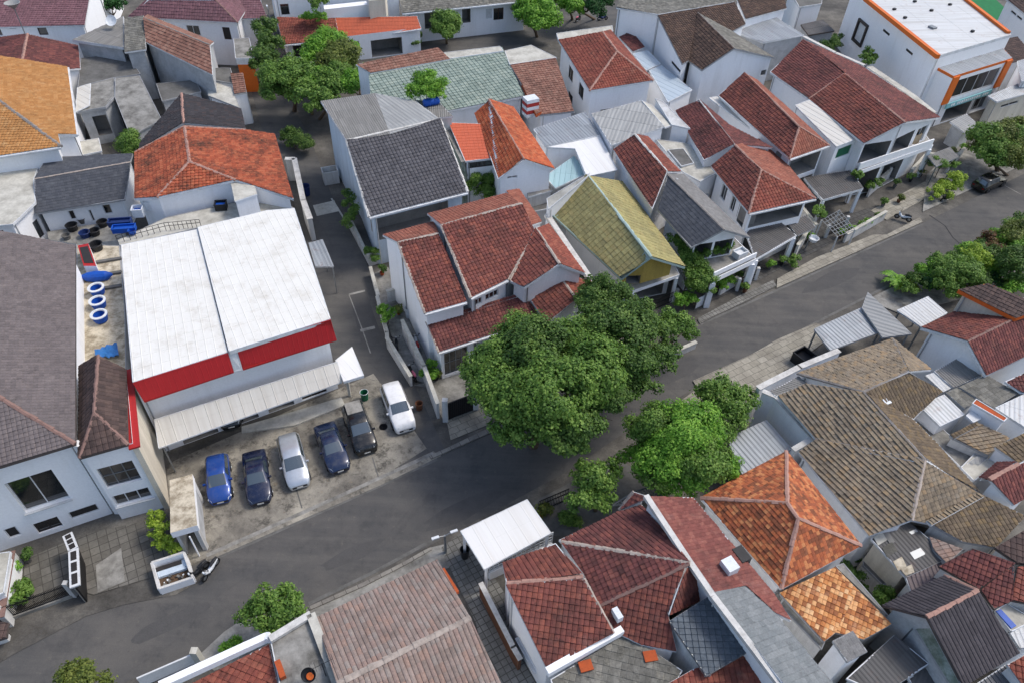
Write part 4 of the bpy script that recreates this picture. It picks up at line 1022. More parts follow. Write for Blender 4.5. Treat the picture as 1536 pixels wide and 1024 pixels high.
# ------------------------------------------------------------------ houses towards the top left and top centre
def house(label, *roofs, wins=(), name='house', cat='house', group=None, extra=None):
    t = Thing(name, label, cat, group)
    for r in roofs:
        r = dict(r); t.roof(r.pop('m'), r.pop('p'), r.pop('f'), **r)
    for w in wins:
        w = dict(w); t.win(*w.pop('c'), **w)
    if extra: extra(t)
    t.done(); return t
R = lambda m, p, f, **k: dict(m=m, p=p, f=f, **k)
Wn = lambda *c, **k: dict(c=c, **k)
WW = dict(wall='plaster_white', inset=.35)

house('white house with faded purple tiled roof and an arched window in the top left corner',
      R('tile_purple', "11:-400,150,6.2 435,132,6.2 480,-130,8.6 -400,-130,8.6 ~cb ~da", 'abcd dcef', caps='cd', capmat='ridge_pink', **WW),
      wins=[Wn(11, 175, 112, 250, 180, cols=1, frame='frame_dark'), Wn(11, 30, 108, 85, 150, cols=1), Wn(11, -30, 125, 18, 185, cols=1)])
house('white house with purple hipped roof and dark arched door left of the top trees',
      R('tile_purple', "11:655,88,6 1218,118,6 1090,-12,8.2 760,-12,? 1330,-60,6 ", 'abcd bec', caps='cd cb', capmat='ridge_brown', **WW),
      wins=[Wn(11, 1135, 140, 1188, 205, cols=1, frame='frame_brown', pane='panel_dark'), Wn(11, 950, 130, 1030, 185, cols=2)])
house('small maroon roofed house behind the trees at the top of the alley',
      R('tile_purple', "12:-110,100,5.5 72,96,5.5 20,-40,7.2 -150,-40,7.2 ~cb ~da", 'abcd dcef', caps='cd', capmat='ridge_pink', **WW))
house('house with smooth dark maroon roof and pink ridge behind the yellow orange roof',
      R('tile_maroon', "11:412,352,4.8 100,382,6.8 142,176,6.8 400,238,4.8 -190,215,4.8 -190,420,?", 'abcd bcef'.replace('bcef', 'cbfe'), caps='bc', capmat='ridge_pink', cap=.2, **WW))
house('house with yellow orange tiled roof and white gutters at the left edge',
      R('tile_ochre', "11:345,345,6 392,690,6 297,690,? 312,752,? -250,335,8.8 -300,240,? -330,850,6", 'abcdef deg', caps='de', capmat='ridge_grey', cap=.2, inset=.4, wall='plaster_white', gutter='ab dg', thick=.3))

# grey concrete house
t = Thing('house', 'jumble of grey concrete house parts with cream and brown tiled roofs behind the orange house', 'house')
t.roof('sheet_asbestos', "11:370,206,6 632,85,7 632,245,6.2 ", 'acb', wall='plaster_grey', edge='fascia_white', thick=.3)
t.roof('tile_mossgrey', "11:640,95,7.4 735,82,7.4 748,255,6.4 638,270,6.4", 'abcd', wall='plaster_grey', edge='fascia_white')
t.roof('tile_rustworn', "11:735,92,7.8 1075,232,7.8 1090,386,6.2 748,218,6.5 ~ad ~bc", 'abcd baef'.replace('baef', 'baef'), wall='plaster_grey', inset=.2, edge='fascia_white', caps='ab', capmat='ridge_grey')
t.roof('concrete', "11:590,400,5.0 715,388,5.0 828,612,4.4 668,700,4.0 588,500,4.6", 'abcde', wall='plaster_grey', inset=.1, edge='fascia_grey', name='slab_roof')
t.roof('concrete', "11:400,450,4.6 585,398,4.6 588,495,4.6 540,548,4.4 390,575,4.4", 'abcde', wall='plaster_grey', inset=.3, edge='fascia_grey', name='slab_roof', thick=.25)
t.roof('sheet_white_warm', "11:396,450,4.85 465,428,4.85 460,540,4.6 386,576,4.6", 'abcd', edge='fascia_white', name='slab_roof', thick=.08)
t.roof('concrete_dark', "11:415,300,4.2 640,270,4.2 720,380,4.2 580,400,4.2 400,445,4.2", 'abcde', wall='plaster_grey', inset=.15, edge='fascia_grey', name='slab_roof')
t.roof('concrete_dark', "11:800,430,3.8 1000,410,3.8 1030,470,3.8 830,520,3.8", 'abcd', wall='plaster_grey', inset=.1, edge='fascia_grey', name='slab_roof')
t.roof('concrete_pale', "11:385,730,3.2 505,708,3.2 522,775,2.8 392,800,2.8", 'abcd', edge='fascia_white', wall='plaster_grey', inset=.2, name='slab_roof')
t.win(11, 470, 600, 600, 680, kind='niche', depth=1.5); t.win(11, 655, 325, 700, 360, cols=1, kind='window')
t.done()
t = Thing('satellite_dish', 'white satellite dish on the grey sheet roof of the concrete house', 'satellite dish'); a = K(11, 585, 140, 6.7)
mb = MB(); mb.tube([a, a + Vector((0, 0, .6))], .04, 'iron_grey'); t.part('mast', mb)
mb = MB(); Mx = Matrix.Rotation(.8, 3, 'X'); mb.lathe(a + Vector((0, -.1, .75)), [(0, 0), (.3, .04), (.55, .14), (.7, .25), (.68, .27), (.5, .16), (0, .03)], 'plastic_white', 20, Mx); t.part('dish', mb); t.done()
t = Thing('roof_antenna', 'thin pole with inverted cone antenna on the maroon roof at top left', 'antenna'); a = K(11, 130, 178, 6.8)
mb = MB(); mb.tube([a, a + Vector((0, 0, 3.0))], .06, 'iron_grey'); t.part('pole', mb)
mb = MB(); mb.lathe(a + Vector((0, 0, 3.0)), [(.05, 0), (.9, .8), (.85, .82), (.04, .1)], 'sheet_asbestos_pale', 16); t.part('cone', mb); t.done()
house('small flat roofed white annex with two light grey slabs beside the alley trees',
      R('concrete_pale', "11:1062,408,4 1185,450,4 1232,556,3.6 1065,490,3.8", 'abcd', wall='plaster_white', inset=.1, edge='fascia_grey', name='roof'),
      R('concrete_dark', "11:1095,350,4.4 1180,350,4.4 1200,430,4.2 1085,410,4.2", 'abcd', wall='plaster_white', inset=.1, edge='fascia_grey'),
      R('tile_rustworn', "11:1180,380,4.6 1243,376,4.6 1262,475,4.0 1200,485,4.0", 'abcd', wall='plaster_white', inset=.05, edge='ridge_white'), name='annex', cat='annex')
house('white annex with bright orange lower wall beside the purple roofed house',
      R('concrete', "11:1195,200,4.5 1275,195,4.5 1300,300,4.5 1205,300,4.5", 'abcd', wall='orange_paint', inset=.1, edge='fascia_white', thick=.8), name='annex', cat='annex')

# top centre: long white house behind its red verandah roof
t = Thing('house', 'white house with long red tiled verandah roof and roof balcony at the top edge', 'house')
t.roof('tile_red,tile_brightorange'.split(',')[0], "12:120,90,4.7 420,95,4.7 440,205,? 152,232,3.5", 'abcd', edge='fascia_white', gutter='cd')
t.roof('sheet_orange', "12:420,92,4.72 838,84,4.7 860,148,3.5 440,206,?", 'abcd', edge='fascia_white', gutter='cd')
t.roof('concrete_pale', "12:105,-30,7.2 740,-60,7.2 700,-200,7.2 60,-180,7.2", 'abcd', wall='plaster_white', inset=.0, thick=.3)
q = pts3("12:165,200,0 850,140,0 835,80,0 125,85,0"); t.wall('plaster_white', [(p.x, p.y, 3.5) for p in pts3("12:175,228,3.4 852,146,3.4 838,105,3.4 130,110,3.4")])
t.win(12, 200, 235, 260, 290, cols=1, pane='panel_dark', frame='frame_dark'); t.win(12, 500, 215, 550, 290, cols=1, pane='panel_dark'); t.win(12, 600, 210, 765, 275, kind='niche', depth=2.5)
t.win(12, 133, 22, 190, 78, cols=1)
q = pts3("12:365,75,4.8 582,52,4.8 590,70,4.8 370,95,4.8"); mb = MB(); mb.prism([(p.x, p.y) for p in q], 4.4, 6.0, 'plaster_white'); t.part('balcony', mb)
q = pts3("12:600,100,4.5 682,92,4.5 690,60,4.5 600,70,4.5"); mb = MB(); mb.prism([(p.x, p.y) for p in q], 4.0, 7.0, 'plaster_cream', 'concrete_pale'); t.part('chimney_block', mb)
t.done()
house('long low white house with grey mossy roof and dark openings at the top edge',
      R('tile_mossgrey', "12:762,72,4.6 1420,4,4.6 1380,-150,6.4 735,-70,6.4", 'abcd', wall='plaster_white', inset=.8, gutter='ab'),
      wins=[Wn(12, 875, 68, 965, 140, kind='niche', depth=1.5), Wn(12, 1068, 48, 1112, 115, kind='niche', depth=1.5), Wn(12, 1190, 48, 1222, 95, cols=1, kind='door', pane='panel_white'), Wn(12, 1230, 45, 1280, 100, cols=2, frame='frame_brown')])

# green roof and neighbours
t = Thing('house', 'house with broad pale green tiled roof and strip of terracotta tiles along its ridge', 'house')
t.roof('tile_green', "0:553,112,7.2 753,72,7.2 786,145,5.8 672,167,? 560,190,?", 'abcde', wall='plaster_white', inset=.3, thick=.2)
t.roof('tile_rustworn', "12:525,332,7.9 945,247,7.9 1008,305,7.35 600,377,7.35", 'abcd', wall='plaster_white', inset=.1, name='roof')
t.roof('concrete_pale', "12:965,272,7.5 1262,238,7.5 1280,262,7.3 1005,302,7.3", 'abcd', name='ridge_slab'); t.done()
t = Thing('house', 'house with worn rust tiled roof missing dark tiles beside the green roof', 'house')
t.roof('tile_rustworn', "13:18,335,6.8 250,300,6.8 345,572,5.4 170,592,5.4", 'abcd', wall='plaster_white', inset=.25, edge='fascia_grey')
t.roof('concrete_pale', "13:-10,262,6.8 125,232,6.8 255,296,6.9 15,332,6.9", 'abcd', wall='plaster_old', inset=.1)
t.roof('tile_rustworn', "13:62,400,6.4 85,390,6.4 178,575,5.7 150,590,5.7", 'abcd', thick=.3, edge='brick_orange', name='parapet'); t.done()
t = Thing('water_tank', 'small red and white striped tank box on the worn rust roof', 'tank'); a = K(13, 120, 580, 5.2)
for i in range(5): mb = MB(); mb.box((a.x, a.y, 5.0 + i * .42), 1.5, 1.2, .4, 'plastic_red' if i % 2 else 'plastic_white', .5); t.part('band', mb)
t.done()

house('white house with red brown hipped roof in the middle of the upper row',
      R('tile_red', "13:265,207,7 490,165,8.8 565,265,8.8 425,466,7 750,414,7 530,155,?", 'abcd cde bfec'.replace('bfec', 'bcef'), caps='bc cd ce', capmat='ridge_pink', cap=.16, wall='plaster_white', inset=.3, thick=.2),
      R('concrete_pale', "13:255,172,7.3 540,132,7.3 545,160,7.1 265,205,7.1", 'abcd', edge='fascia_white', thick=.3), extra=lambda t: (t.front(13, 340, 340, 6, .3, .45, 4.2, 5.8, 'window', 2, 1, .15, 'frame_dark'), t.front(13, 340, 340, 6, .65, .8, 4.2, 5.8, 'window', 2, 1, .15, 'frame_dark'), t.front(13, 340, 340, 6, .35, .5, 1.2, 2.8, 'window', 2, 1, .15, 'frame_dark'), t.front(13, 590, 450, 6, .2, .8, 3.4, 4.2, 'window', 4, 1, .15, 'frame_dark')))
house('small flat maroon roof between the hipped roof and the white brick gable',
      R('tile_maroon', "13:573,192,6 640,163,6 706,244,5.6 646,268,5.6", 'abcd', wall='plaster_white', inset=.1, edge='fascia_white'), name='annex', cat='annex')
house('low annex with pale blue grey metal roof in two steps beside the white brick house',
      R('sheet_bluegrey', "13:645,276,5.5 722,258,5.5 790,328,5.3 715,360,5.3", 'abcd', wall='plaster_white', inset=.1),
      R('sheet_bluegrey', "13:730,362,5.2 792,335,5.2 950,462,5.0 825,525,5.0", 'abcd', wall='plaster_white', inset=.1), name='annex', cat='annex')

def brick_house(t):
    t.win(13, 1305, 362, 1330, 385, cols=1); t.win(13, 1092, 430, 1118, 455, cols=1); t.win(13, 845, 310, 895, 385, cols=1, pane='panel_dark', frame='frame_dark')
house('tall white brick house with weathered brown cross gable roof and grey flat top',
      R('tile_oldbrown', "13:770,76,9.3 1165,12,9.3 1222,125,? 1150,165,? 980,68,? 930,312,? 898,330,7", 'abcdefg', wall='plaster_white', inset=.2, edge='fascia_grey'),
      R('tile_oldbrown,tile_mossgrey', "13:980,68,9.2 1165,250,9.2 1000,362,7 930,312,? 1372,298,7 1150,160,?", 'abcd abef', caps='ab', capmat='ridge_grey', wall='plaster_white', inset=.25, edge='fascia_grey'),
      R('tile_mossgrey', "13:562,42,9.0 775,76,9.4 1165,10,9.4 1080,-80,9.0 600,-70,9.0", 'abcde', wall='plaster_white', inset=.2, edge='fascia_white'), extra=brick_house)
house('grey brown tiled roof at the top edge right of the white brick house',
      R('tile_oldbrown', "13:1175,-10,8.2 1222,102,7.4 14:150,45,7.2 110,-120,8.2", 'abcd', wall='plaster_white', inset=.2, edge='fascia_white'))
house('small block with silver white ribbed metal roof behind the long red roofed house',
      R('sheet_silver', "13:1165,165,6.2 14:85,85,6.2 240,182,5.8 32,220,5.8", 'abcd', wall='plaster_grey', inset=.2), name='annex', cat='annex')
# ------------------------------------------------------------------ row along the street, right of the big tree
t = Thing('house', 'house with bright orange gable roof and flat orange sheet roof behind the alley corner house', 'house')
t.roof('sheet_orange', "12:1000,630,6.8 1166,635,6.8 1264,806,6.3 1084,828,6.3", 'abcd', wall='plaster_white', inset=.2)
t.roof('tile_brightorange', "12:1205,510,8.2 13:90,818,8.2 12:1252,918,6.5 1140,590,6.5 13:245,868,6.5 12:1330,550,?", 'abcd abef', caps='ab', capmat='ridge_pink', wall='plaster_white', inset=.35)
t.win(12, 1100, 835, 1225, 850, cols=3, frame='frame_dark'); t.win(13, 3, 880, 55, 910, cols=2); t.done()
house('low block with white ribbed metal roof and pale blue canopy beside the orange gable',
      R('sheet_silver', "13:138,662,6.2 400,575,6.2 478,695,5.9 200,752,5.9", 'abcd', wall='plaster_white', inset=.15),
      R('sheet_plain', "13:203,755,5.8 478,698,5.8 567,872,5.3 410,905,5.3 350,762,?", 'aebcd'.replace('aebcd', 'abcde'), wall='plaster_white', inset=.15),
      R('sheet_poly', "13:195,905,4.6 345,800,4.9 412,890,4.7 250,965,4.4", 'abcd', name='canopy'))
house('grey house with flat asbestos sheet roof and pale parapets right of the white metal roof',
      R('sheet_asbestos_pale', "13:432,585,6.6 690,515,6.8 808,650,6.6 535,745,6.4", 'abcd', wall='plaster_white', inset=.15, edge='fascia_white'),
      R('concrete_pale', "13:690,515,6.9 745,540,6.5 850,640,6.4 810,655,6.6", 'abcd', edge='fascia_white'),
      R('plaster_old', "13:760,505,7.0 800,520,7.0 940,660,6.6 845,640,6.6", 'abcd', wall='plaster_white', inset=.1, edge='fascia_white'))
house('narrow dark red and orange gable roof between the asbestos roof and the charcoal gable',
      R('tile_darkred,tile_red', "13:655,688,7.6 822,882,7.6 23:745,185,6 13:548,770,6 890,882,6.4 720,702,?", 'abcd abef', caps='ab', capmat='ridge_white', cap=.15, wall='plaster_white', inset=.25))  # lighter right slope: sunlight worked into the tile colour
t = Thing('house', 'house with charcoal gable roof and plant filled balcony facing the street', 'house')
t.roof('tile_slate,tile_slate_pale', "23:825,8,7.4 1112,290,7.4 945,382,5.9 775,188,5.9 1247,330,5.9 905,5,?", 'abcd abef', caps='ab', capmat='ridge_grey', cap=.13, wall='plaster_white', inset=.9, edge='fascia_grey')  # shaded left slope and sunlit right slope painted as two tile colours
slab(t, "23:985,420,3.6 1165,330,3.6 1275,440,3.4 1055,545,3.4", 'concrete', .5, 'balcony', 'plaster_white', [(2, 0), (3, 0)], pw=.5)
mb = MB(); a, b = K(23, 1055, 535, 3.5), K(23, 1272, 432, 3.5); mb.beam(a + Vector((0, 0, .35)), b + Vector((0, 0, .35)), .12, .5, 'plaster_white'); t.part('parapet', mb)
t.front(23, 1030, 350, 5.6, .06, .96, 3.65, 5.4); t.front(23, 1180, 325, 5.6, .06, .94, 3.65, 5.4); t.front(23, 1030, 350, 5.6, .06, .96, .1, 2.9, depth=3.0); t.front(23, 1180, 325, 5.6, .06, .94, .1, 2.9, depth=3.0)
t.done()
t = Thing('house', 'house with long red brown double gable roof and white walls beside the charcoal gable', 'house')
t.roof('tile_maroon', "13:985,512,7.4 1168,742,7.4 1010,822,6 865,572,6 1365,760,6.2 1135,640,?", 'abcd abef', caps='ab', capmat='ridge_white', wall='plaster_white', inset=.2)
t.roof('tile_darkred,tile_fadedred,tile_red', "13:1170,745,7.8 1302,872,7.8 23:1240,207,6 13:1048,855,6 14:298,1018,6 13:1320,705,? ", 'abcd bafe'.replace('bafe', 'abef') + ' bce', caps='ab bc be', capmat='ridge_pink', cap=.14, wall='plaster_white', inset=.6, gutter='ce')
slab(t, "23:1225,305,3.4 24:60,200,3.4 200,320,3.2 23:1275,440,3.2", 'sheet_dark', .25, 'balcony', 'plaster_white', [(2, 0), (3, 0)], pw=.4)
t.front(24, 120, 165, 5.8, .04, .96, 3.7, 5.6); t.front(24, 120, 165, 5.8, .04, .96, .1, 2.9, depth=3.0); t.front(23, 1140, 110, 5.5, .5, .62, 3.6, 5.2, 'window', 2, depth=.15); t.front(23, 1140, 110, 5.5, .2, .35, 3.6, 5.2, 'window', 2, depth=.15); t.front(23, 1140, 110, 5.5, .75, .92, 3.4, 5.4, depth=1.2); t.done()
t = Thing('house', 'house with long red tiled hip roof and grey slatted carport by the white strip roof', 'house')
t.roof('tile_darkred,tile_fadedred,tile_fadedred', "13:1220,378,8.2 14:215,650,8.2 165,815,6.4 13:1083,490,6.4 14:368,745,6.4 0,415,?", 'abcd abef bce', caps='ab bc be', capmat='ridge_pink', cap=.14, wall='plaster_white', inset=.35, gutter='ce')
t.roof('sheet_white_warm', "13:1035,502,5.9 1092,492,5.9 1332,690,5.6 1310,706,5.6", 'abcd', name='roof')
slab(t, "14:240,912,3.3 475,873,3.3 543,965,3.1 335,1025,3.1", 'sheet_dark', .25, 'carport_roof', 'fascia_white', [(2, 0), (3, 0)], pw=.3, along='ab')
t.front(14, 270, 800, 6, .05, .95, 3.5, 5.9); t.front(14, 270, 800, 6, .05, .95, .1, 2.9, depth=3.0); t.done()
house('narrow house with white strip metal roof and green end panel between two red roofs',
      R('sheet_white_warm', "14:193,540,7.0 265,513,7.0 515,710,6.6 405,752,6.6", 'abcd', wall='plaster_white', inset=.12, along='ab'),
      wins=[Wn(14, 415, 765, 470, 790, cols=1, kind='door', pane='plastic_green')])
t = Thing('house', 'long two storey house with broad dark red gable roof and open front balcony', 'house')
t.roof('tile_maroon,tile_darkred,tile_maroon', "14:235,207,8.8 447,380,8.8 262,507,6.9 65,370,6.9 757,628,8.8 545,738,6.9 937,604,7 530,340,?", 'abcd befc abegh'.replace('abegh', 'aegh'), caps='bc be', capmat='ridge_pink', cap=.14, wall='plaster_white', inset=.45, thick=.2)
t.front(14, 640, 700, 6.7, .05, .95, 4.25, 6.5, depth=2.6); t.front(14, 850, 640, 6.7, .05, .55, 4.25, 6.5, depth=2.6); t.front(14, 850, 640, 6.7, .65, .92, 4.3, 6.3, 'door', 2, 1, .2, 'frame_white')
slab(t, "14:530,790,4.2 860,690,4.2 900,745,4.0 515,880,4.0", 'concrete', .45, 'balcony', 'plaster_white', [(2, 0), (3, 0)], pw=.35)
mb = MB(); a, b = K(14, 515, 870, 4.05), K(14, 890, 745, 4.05); mb.beam(a + Vector((0, 0, .4)), b + Vector((0, 0, .4)), .14, .8, 'plaster_white'); t.part('parapet', mb)
t.front(14, 640, 700, 6.7, .05, .95, .1, 3.6, depth=4.0); t.front(14, 850, 640, 6.7, .05, .6, .1, 3.4, depth=3.0); t.done()

# orange and white two storey block
t = Thing('building', 'white two storey building with orange trim and flat white roof in the top right corner', 'building')
t.roof('sheet_white', "14:560,-10,8.7 922,288,8.7 1300,178,8.7 1060,-10,8.7 960,-120,8.7 500,-80,8.7", 'abcdef', wall='plaster_white', inset=.0, thick=.35)
for s_, m_ in (("14:552,-5,8.8 925,292,8.8", 'orange_paint'), ("14:1040,-20,8.8 1285,172,8.8", 'orange_paint')):
    q = pts3(s_); mb = MB(); mb.beam(q[0], q[1], .5, .5, m_); t.part('roof_edge', mb)
V, _ = t.roof('sheet_silver', "14:880,325,7.0 1222,212,7.0 1305,300,6.8 1005,392,6.8", 'abcd', along='ab', thick=.3, edge='orange_paint', name='canopy')
a, b = V[3], V[2]; c, d = V[0], V[1]
f = lambda p, k=0: (p.x, p.y, 6.6 - k)
t.wall('plaster_white', [f(a), f(b), f(d), f(c)])
n = len(t.walls) - 1
t.winf(n, 0, .12, .86, 3.6, 6.0, 'window', 4, 1, .9, 'frame_white')
t.winf(n, 0, .15, .6, .2, 2.2, 'niche', depth=2); t.winf(n, 0, .66, .95, .1, 2.4, 'door', 3, 1, .5, 'frame_white')
dv = (b - a).normalized(); nr = Vector((dv.y, -dv.x, 0))
for k0, k1 in ((.0, .1), (.9, 1.0)):
    p, q = a.lerp(b, k0) + nr * .05, a.lerp(b, k1) + nr * .05; mb = MB(); mb.beam(Vector((p.x, p.y, 4.9)), Vector((q.x, q.y, 4.9)), .35, 3.6, 'orange_paint'); t.part('orange_panel', mb)
e = (c - a); e.z = 0; L_ = e.length; e.normalize(); p = a - nr * .0; sr = Vector((e.y, -e.x, 0))
mb = MB(); p, q = a + e * (L_ - .55), a + e * L_; mb.beam(Vector((p.x, p.y, 4.9)), Vector((q.x, q.y, 4.9)), .3, 3.6, 'orange_paint'); t.part('orange_panel', mb)
sg = MB(); p, q = a.lerp(b, .08) + nr * .25, a.lerp(b, .86) + nr * .25; sg.beam(Vector((p.x, p.y, 2.75)), Vector((q.x, q.y, 2.75)), .15, .7, 'sign_cyan'); si = t.part('sign', sg)
lt = MB(); random.seed(3)                               # unreadable row of pale letters on the fascia sign
u = .16
while u < .8:
    w_ = random.uniform(.018, .03); p, q = a.lerp(b, u) + nr * .335, a.lerp(b, u + w_) + nr * .335
    lt.beam(Vector((p.x, p.y, 2.75)), Vector((q.x, q.y, 2.75)), .02, random.uniform(.25, .36), 'sign_lettering'); u += w_ + .014 + (.03 if random.random() < .2 else 0)
t.part('lettering', lt, si)
q = pts3("14:515,75,8 580,115,8 530,250,4.2 470,205,4.2")
# framed blank hoarding on the long side wall
wa = Vector((*t.walls[0][1][0][:2], 0)); A_, B_ = V[0], None
t.win(14, 512, 80, 532, 245, kind='hoarding', cols=1, frame='frame_dark', pane='sign_panel', depth=.06)
for x, y in ((660, 165), (778, 265)): t.win(14, x - 14, y - 18, x + 14, y + 22, kind='vent', cols=1, frame='frame_dark', pane='panel_dark', depth=.1)
for i, (x, y) in enumerate(((805, 12), (700, 52), (895, 145), (985, 28), (1100, 165), (755, 95), (890, 58))):
    p = K(14, x, y, 8.75); mb = MB(); mb.box((p.x, p.y, 8.72), .7 if i == 2 else .4, .9 if i == 2 else .35, .25, 'iron_grey' if i == 2 else 'plastic_black', .5); t.part('roof_vent', mb)
t.done()
house('white house with pale metal roof stepped beside the orange trimmed building at the right edge',
      R('sheet_silver', "14:1180,492,4.2 1450,385,4.2 1480,450,3.8 1225,525,3.8", 'abcd', wall='plaster_cream', inset=.3, along='ab'),
      R('sheet_silver', "14:1330,315,5.5 1500,270,5.5 1520,400,5.0 1350,420,5.0", 'abcd', wall='plaster_white', inset=.2),
      wins=[Wn(14, 1250, 540, 1330, 530, cols=2, kind='door', pane='panel_dark')])
house('small brown tiled roof peeping out behind the orange trimmed building',
      R('tile_brown', "14:1232,210,5.0 1330,190,5.0 1420,300,4.6 1290,330,4.6", 'abcd', wall='plaster_white', inset=.2), name='annex', cat='annex')
house('white house with dark brown roof beyond the green lawn at the top right corner',
      R('tile_brown', "14:1270,-5,5.4 1420,115,5.4 1560,-40,7.2 1400,-140,7.2", 'abcd', wall='plaster_white', inset=.3),
      wins=[Wn(14, 1300, 50, 1320, 85, cols=1), Wn(14, 1330, 75, 1350, 110, cols=1)])
house('grey metal porch roof among plants between the long red house and street trees',
      R('sheet_asbestos_pale', "14:985,625,2.8 1070,585,2.8 1130,640,2.6 1060,680,2.6", 'abcd', wall='plaster_grey', inset=.3), name='carport', cat='carport')

house('small white walled block with dark flat top beyond the long red roof at the top',
      R('concrete_dark', "14:165,-50,4.6 335,-70,4.6 330,20,4.6 215,38,4.6", 'abcd', wall='plaster_white', inset=.05, edge='fascia_white', thick=.25), name='annex', cat='annex')
house('low dark canopy with black sheet roof against the white wall of the orange trimmed building',
      R('sheet_dark', "14:222,128,3.0 335,102,3.0 395,160,2.9 262,182,2.9", 'abcd', wall='plaster_grey', inset=.15, edge='fascia_dark'), name='annex', cat='annex')
t = free_wall('boundary_wall', 'long pale coped wall along the back of the long red roof', 'wall', "14:240,190,5.6 400,272,5.6 545,335,5.6", None, .4, 'plaster_old', 'ridge_white'); t.done()
t = free_wall('boundary_wall', 'pale parapet strip beside the side wall of the orange trimmed building', 'wall', "14:575,345,5.8 790,490,5.6 900,580,5.4", None, .8, 'plaster_white', 'concrete_pale'); t.done()

house('small flat roof with dark well and pale parapet behind the charcoal gable roof',
      R('concrete_pale', "13:765,715,5.2 925,735,5.2 1075,885,5.0 990,930,5.0 900,880,5.0", 'abcde', wall='plaster_white', inset=.05, edge='fascia_white'),
      R('concrete_dark', "13:825,768,5.3 905,762,5.3 958,836,5.25 895,852,5.25", 'abcd', edge='fascia_white', name='well'), name='annex', cat='annex')
house('low lean-to of lumpy grey asbestos sheets between the orange gable and the yellow roof',
      R('sheet_asbestos', "13:90,935,4.2 185,905,4.2 235,975,4.0 110,1010,4.0", 'abcd', wall='plaster_old', inset=.1, along='bc'),
      R('concrete_dark', "23:60,60,2.6 215,40,2.6 225,180,2.6 120,200,2.6", 'abcd', wall='plaster_old', inset=.05), name='annex', cat='annex')
house('narrow orange red roof strip behind the big red ridge and beside the yellow roof',
      R('tile_fadedred', "23:-5,92,7.6 62,82,7.0 180,250,6.6 120,270,7.2", 'abcd', wall='plaster_white', inset=.1), name='annex', cat='annex')
t = Thing('house', 'house with yellow tiled gable roof and teal ridge beside the big street tree', 'house')
t.roof('tile_yellow', "23:418,18,7.6 740,430,7.6 588,542,5.3 220,200,5.3 912,482,5.3 590,45,?", 'abcd abef', caps='ab', capmat='ridge_teal', cap=.16, wall='wall_yellow', inset=.9, zb=4.0, edge='ridge_teal', thick=.18)
V0 = [K(23, 590, 560, 3.2), K(23, 905, 500, 3.2), K(23, 610, 60, 3.2), K(23, 215, 235, 3.2)]
pl = offset_poly([(p.x, p.y) for p in V0], .8); t.wall('plaster_white', [(p.x, p.y, 3.0) for p in pl])
slab(t, "23:640,605,3.2 885,520,3.2 860,470,3.2 600,560,3.2", 'concrete_pale', .3, 'balcony', 'plaster_white', [(0, 0), (1, 0)], pw=.3)
t.roof('concrete_pale', "23:213,185,6.3 410,22,8.0 425,0,8.0 205,130,6.3", 'abcd', wall='plaster_white', inset=.05, name='parapet', edge='fascia_white')
mb = MB(); mb.beam(K(23, 205, 215, 5.1), K(23, 425, 540, 5.1), .5, .35, 'ridge_white'); t.part('parapet', mb)
t.front(23, 740, 520, 5, .05, .95, 4.02, 4.9, depth=1.0, kind='niche')
t.winf(1, 0, .1, .9, .1, 2.8, 'niche', depth=3) ; t.done()
# ------------------------------------------------------------------ lower right block
def carport(label, mat, spec, along=None, posts=(0, 1, 2, 3), edge='fascia_grey', **k):
    t = Thing('carport', label, 'carport'); slab(t, spec, mat, .12, 'roof', edge, [(i, 0) for i in posts], 'iron_grey', .12, along=along); t.done(); return t
carport('light grey ribbed metal carport roof over the wide pavement below the street', 'sheet_silver', "24:290,797,3.2 530,690,3.3 640,808,3.2 372,907,3.0", 'ab')
carport('pale lean-to sheet roof with broad white edge next to the ribbed carport', 'sheet_asbestos_pale', "24:535,690,3.6 565,610,3.8 790,822,3.7 640,842,3.4", 'ab')
carport('white metal carport roof with dark streaks beside the white gable wall', 'sheet_white', "24:715,702,3.4 872,632,3.4 972,715,3.3 840,788,3.2", 'ab', edge='fascia_white')
house('house with dark red tiled gable roof and white gable wall at the right edge',
      R('tile_darkred,tile_maroon', "24:838,790,5.4 1075,860,7.3 1320,742,7.3 1050,690,5.4 1800,500,? 1500,480,? 34:1168,180,5.4 1900,-120,?", 'abcd bcehg'.replace('bcehg', 'bceg'.replace('e', 'eh')).replace('h', 'h'), caps='bc', capmat='ridge_brown', cap=.12, wall='plaster_white', inset=.5, thick=.25) if False else
      R('tile_darkred,tile_maroon', "24:838,790,5.4 1075,860,7.3 1320,742,7.3 1050,690,5.4 34:1168,180,5.4 24:1800,512,7.3 34:1700,-80,?", 'abcd bfge', caps='bc', capmat='ridge_brown', cap=.12, wall='plaster_white', inset=.5, thick=.25))
house('brown tiled roof with orange edge rising behind the dark red gable',
      R('tile_brown', "24:1028,598,7.6 1180,566,7.9 1480,690,7.9 1322,745,7.6", 'abcd', wall='plaster_cream', inset=.25, edge='fascia_orange', thick=.3))

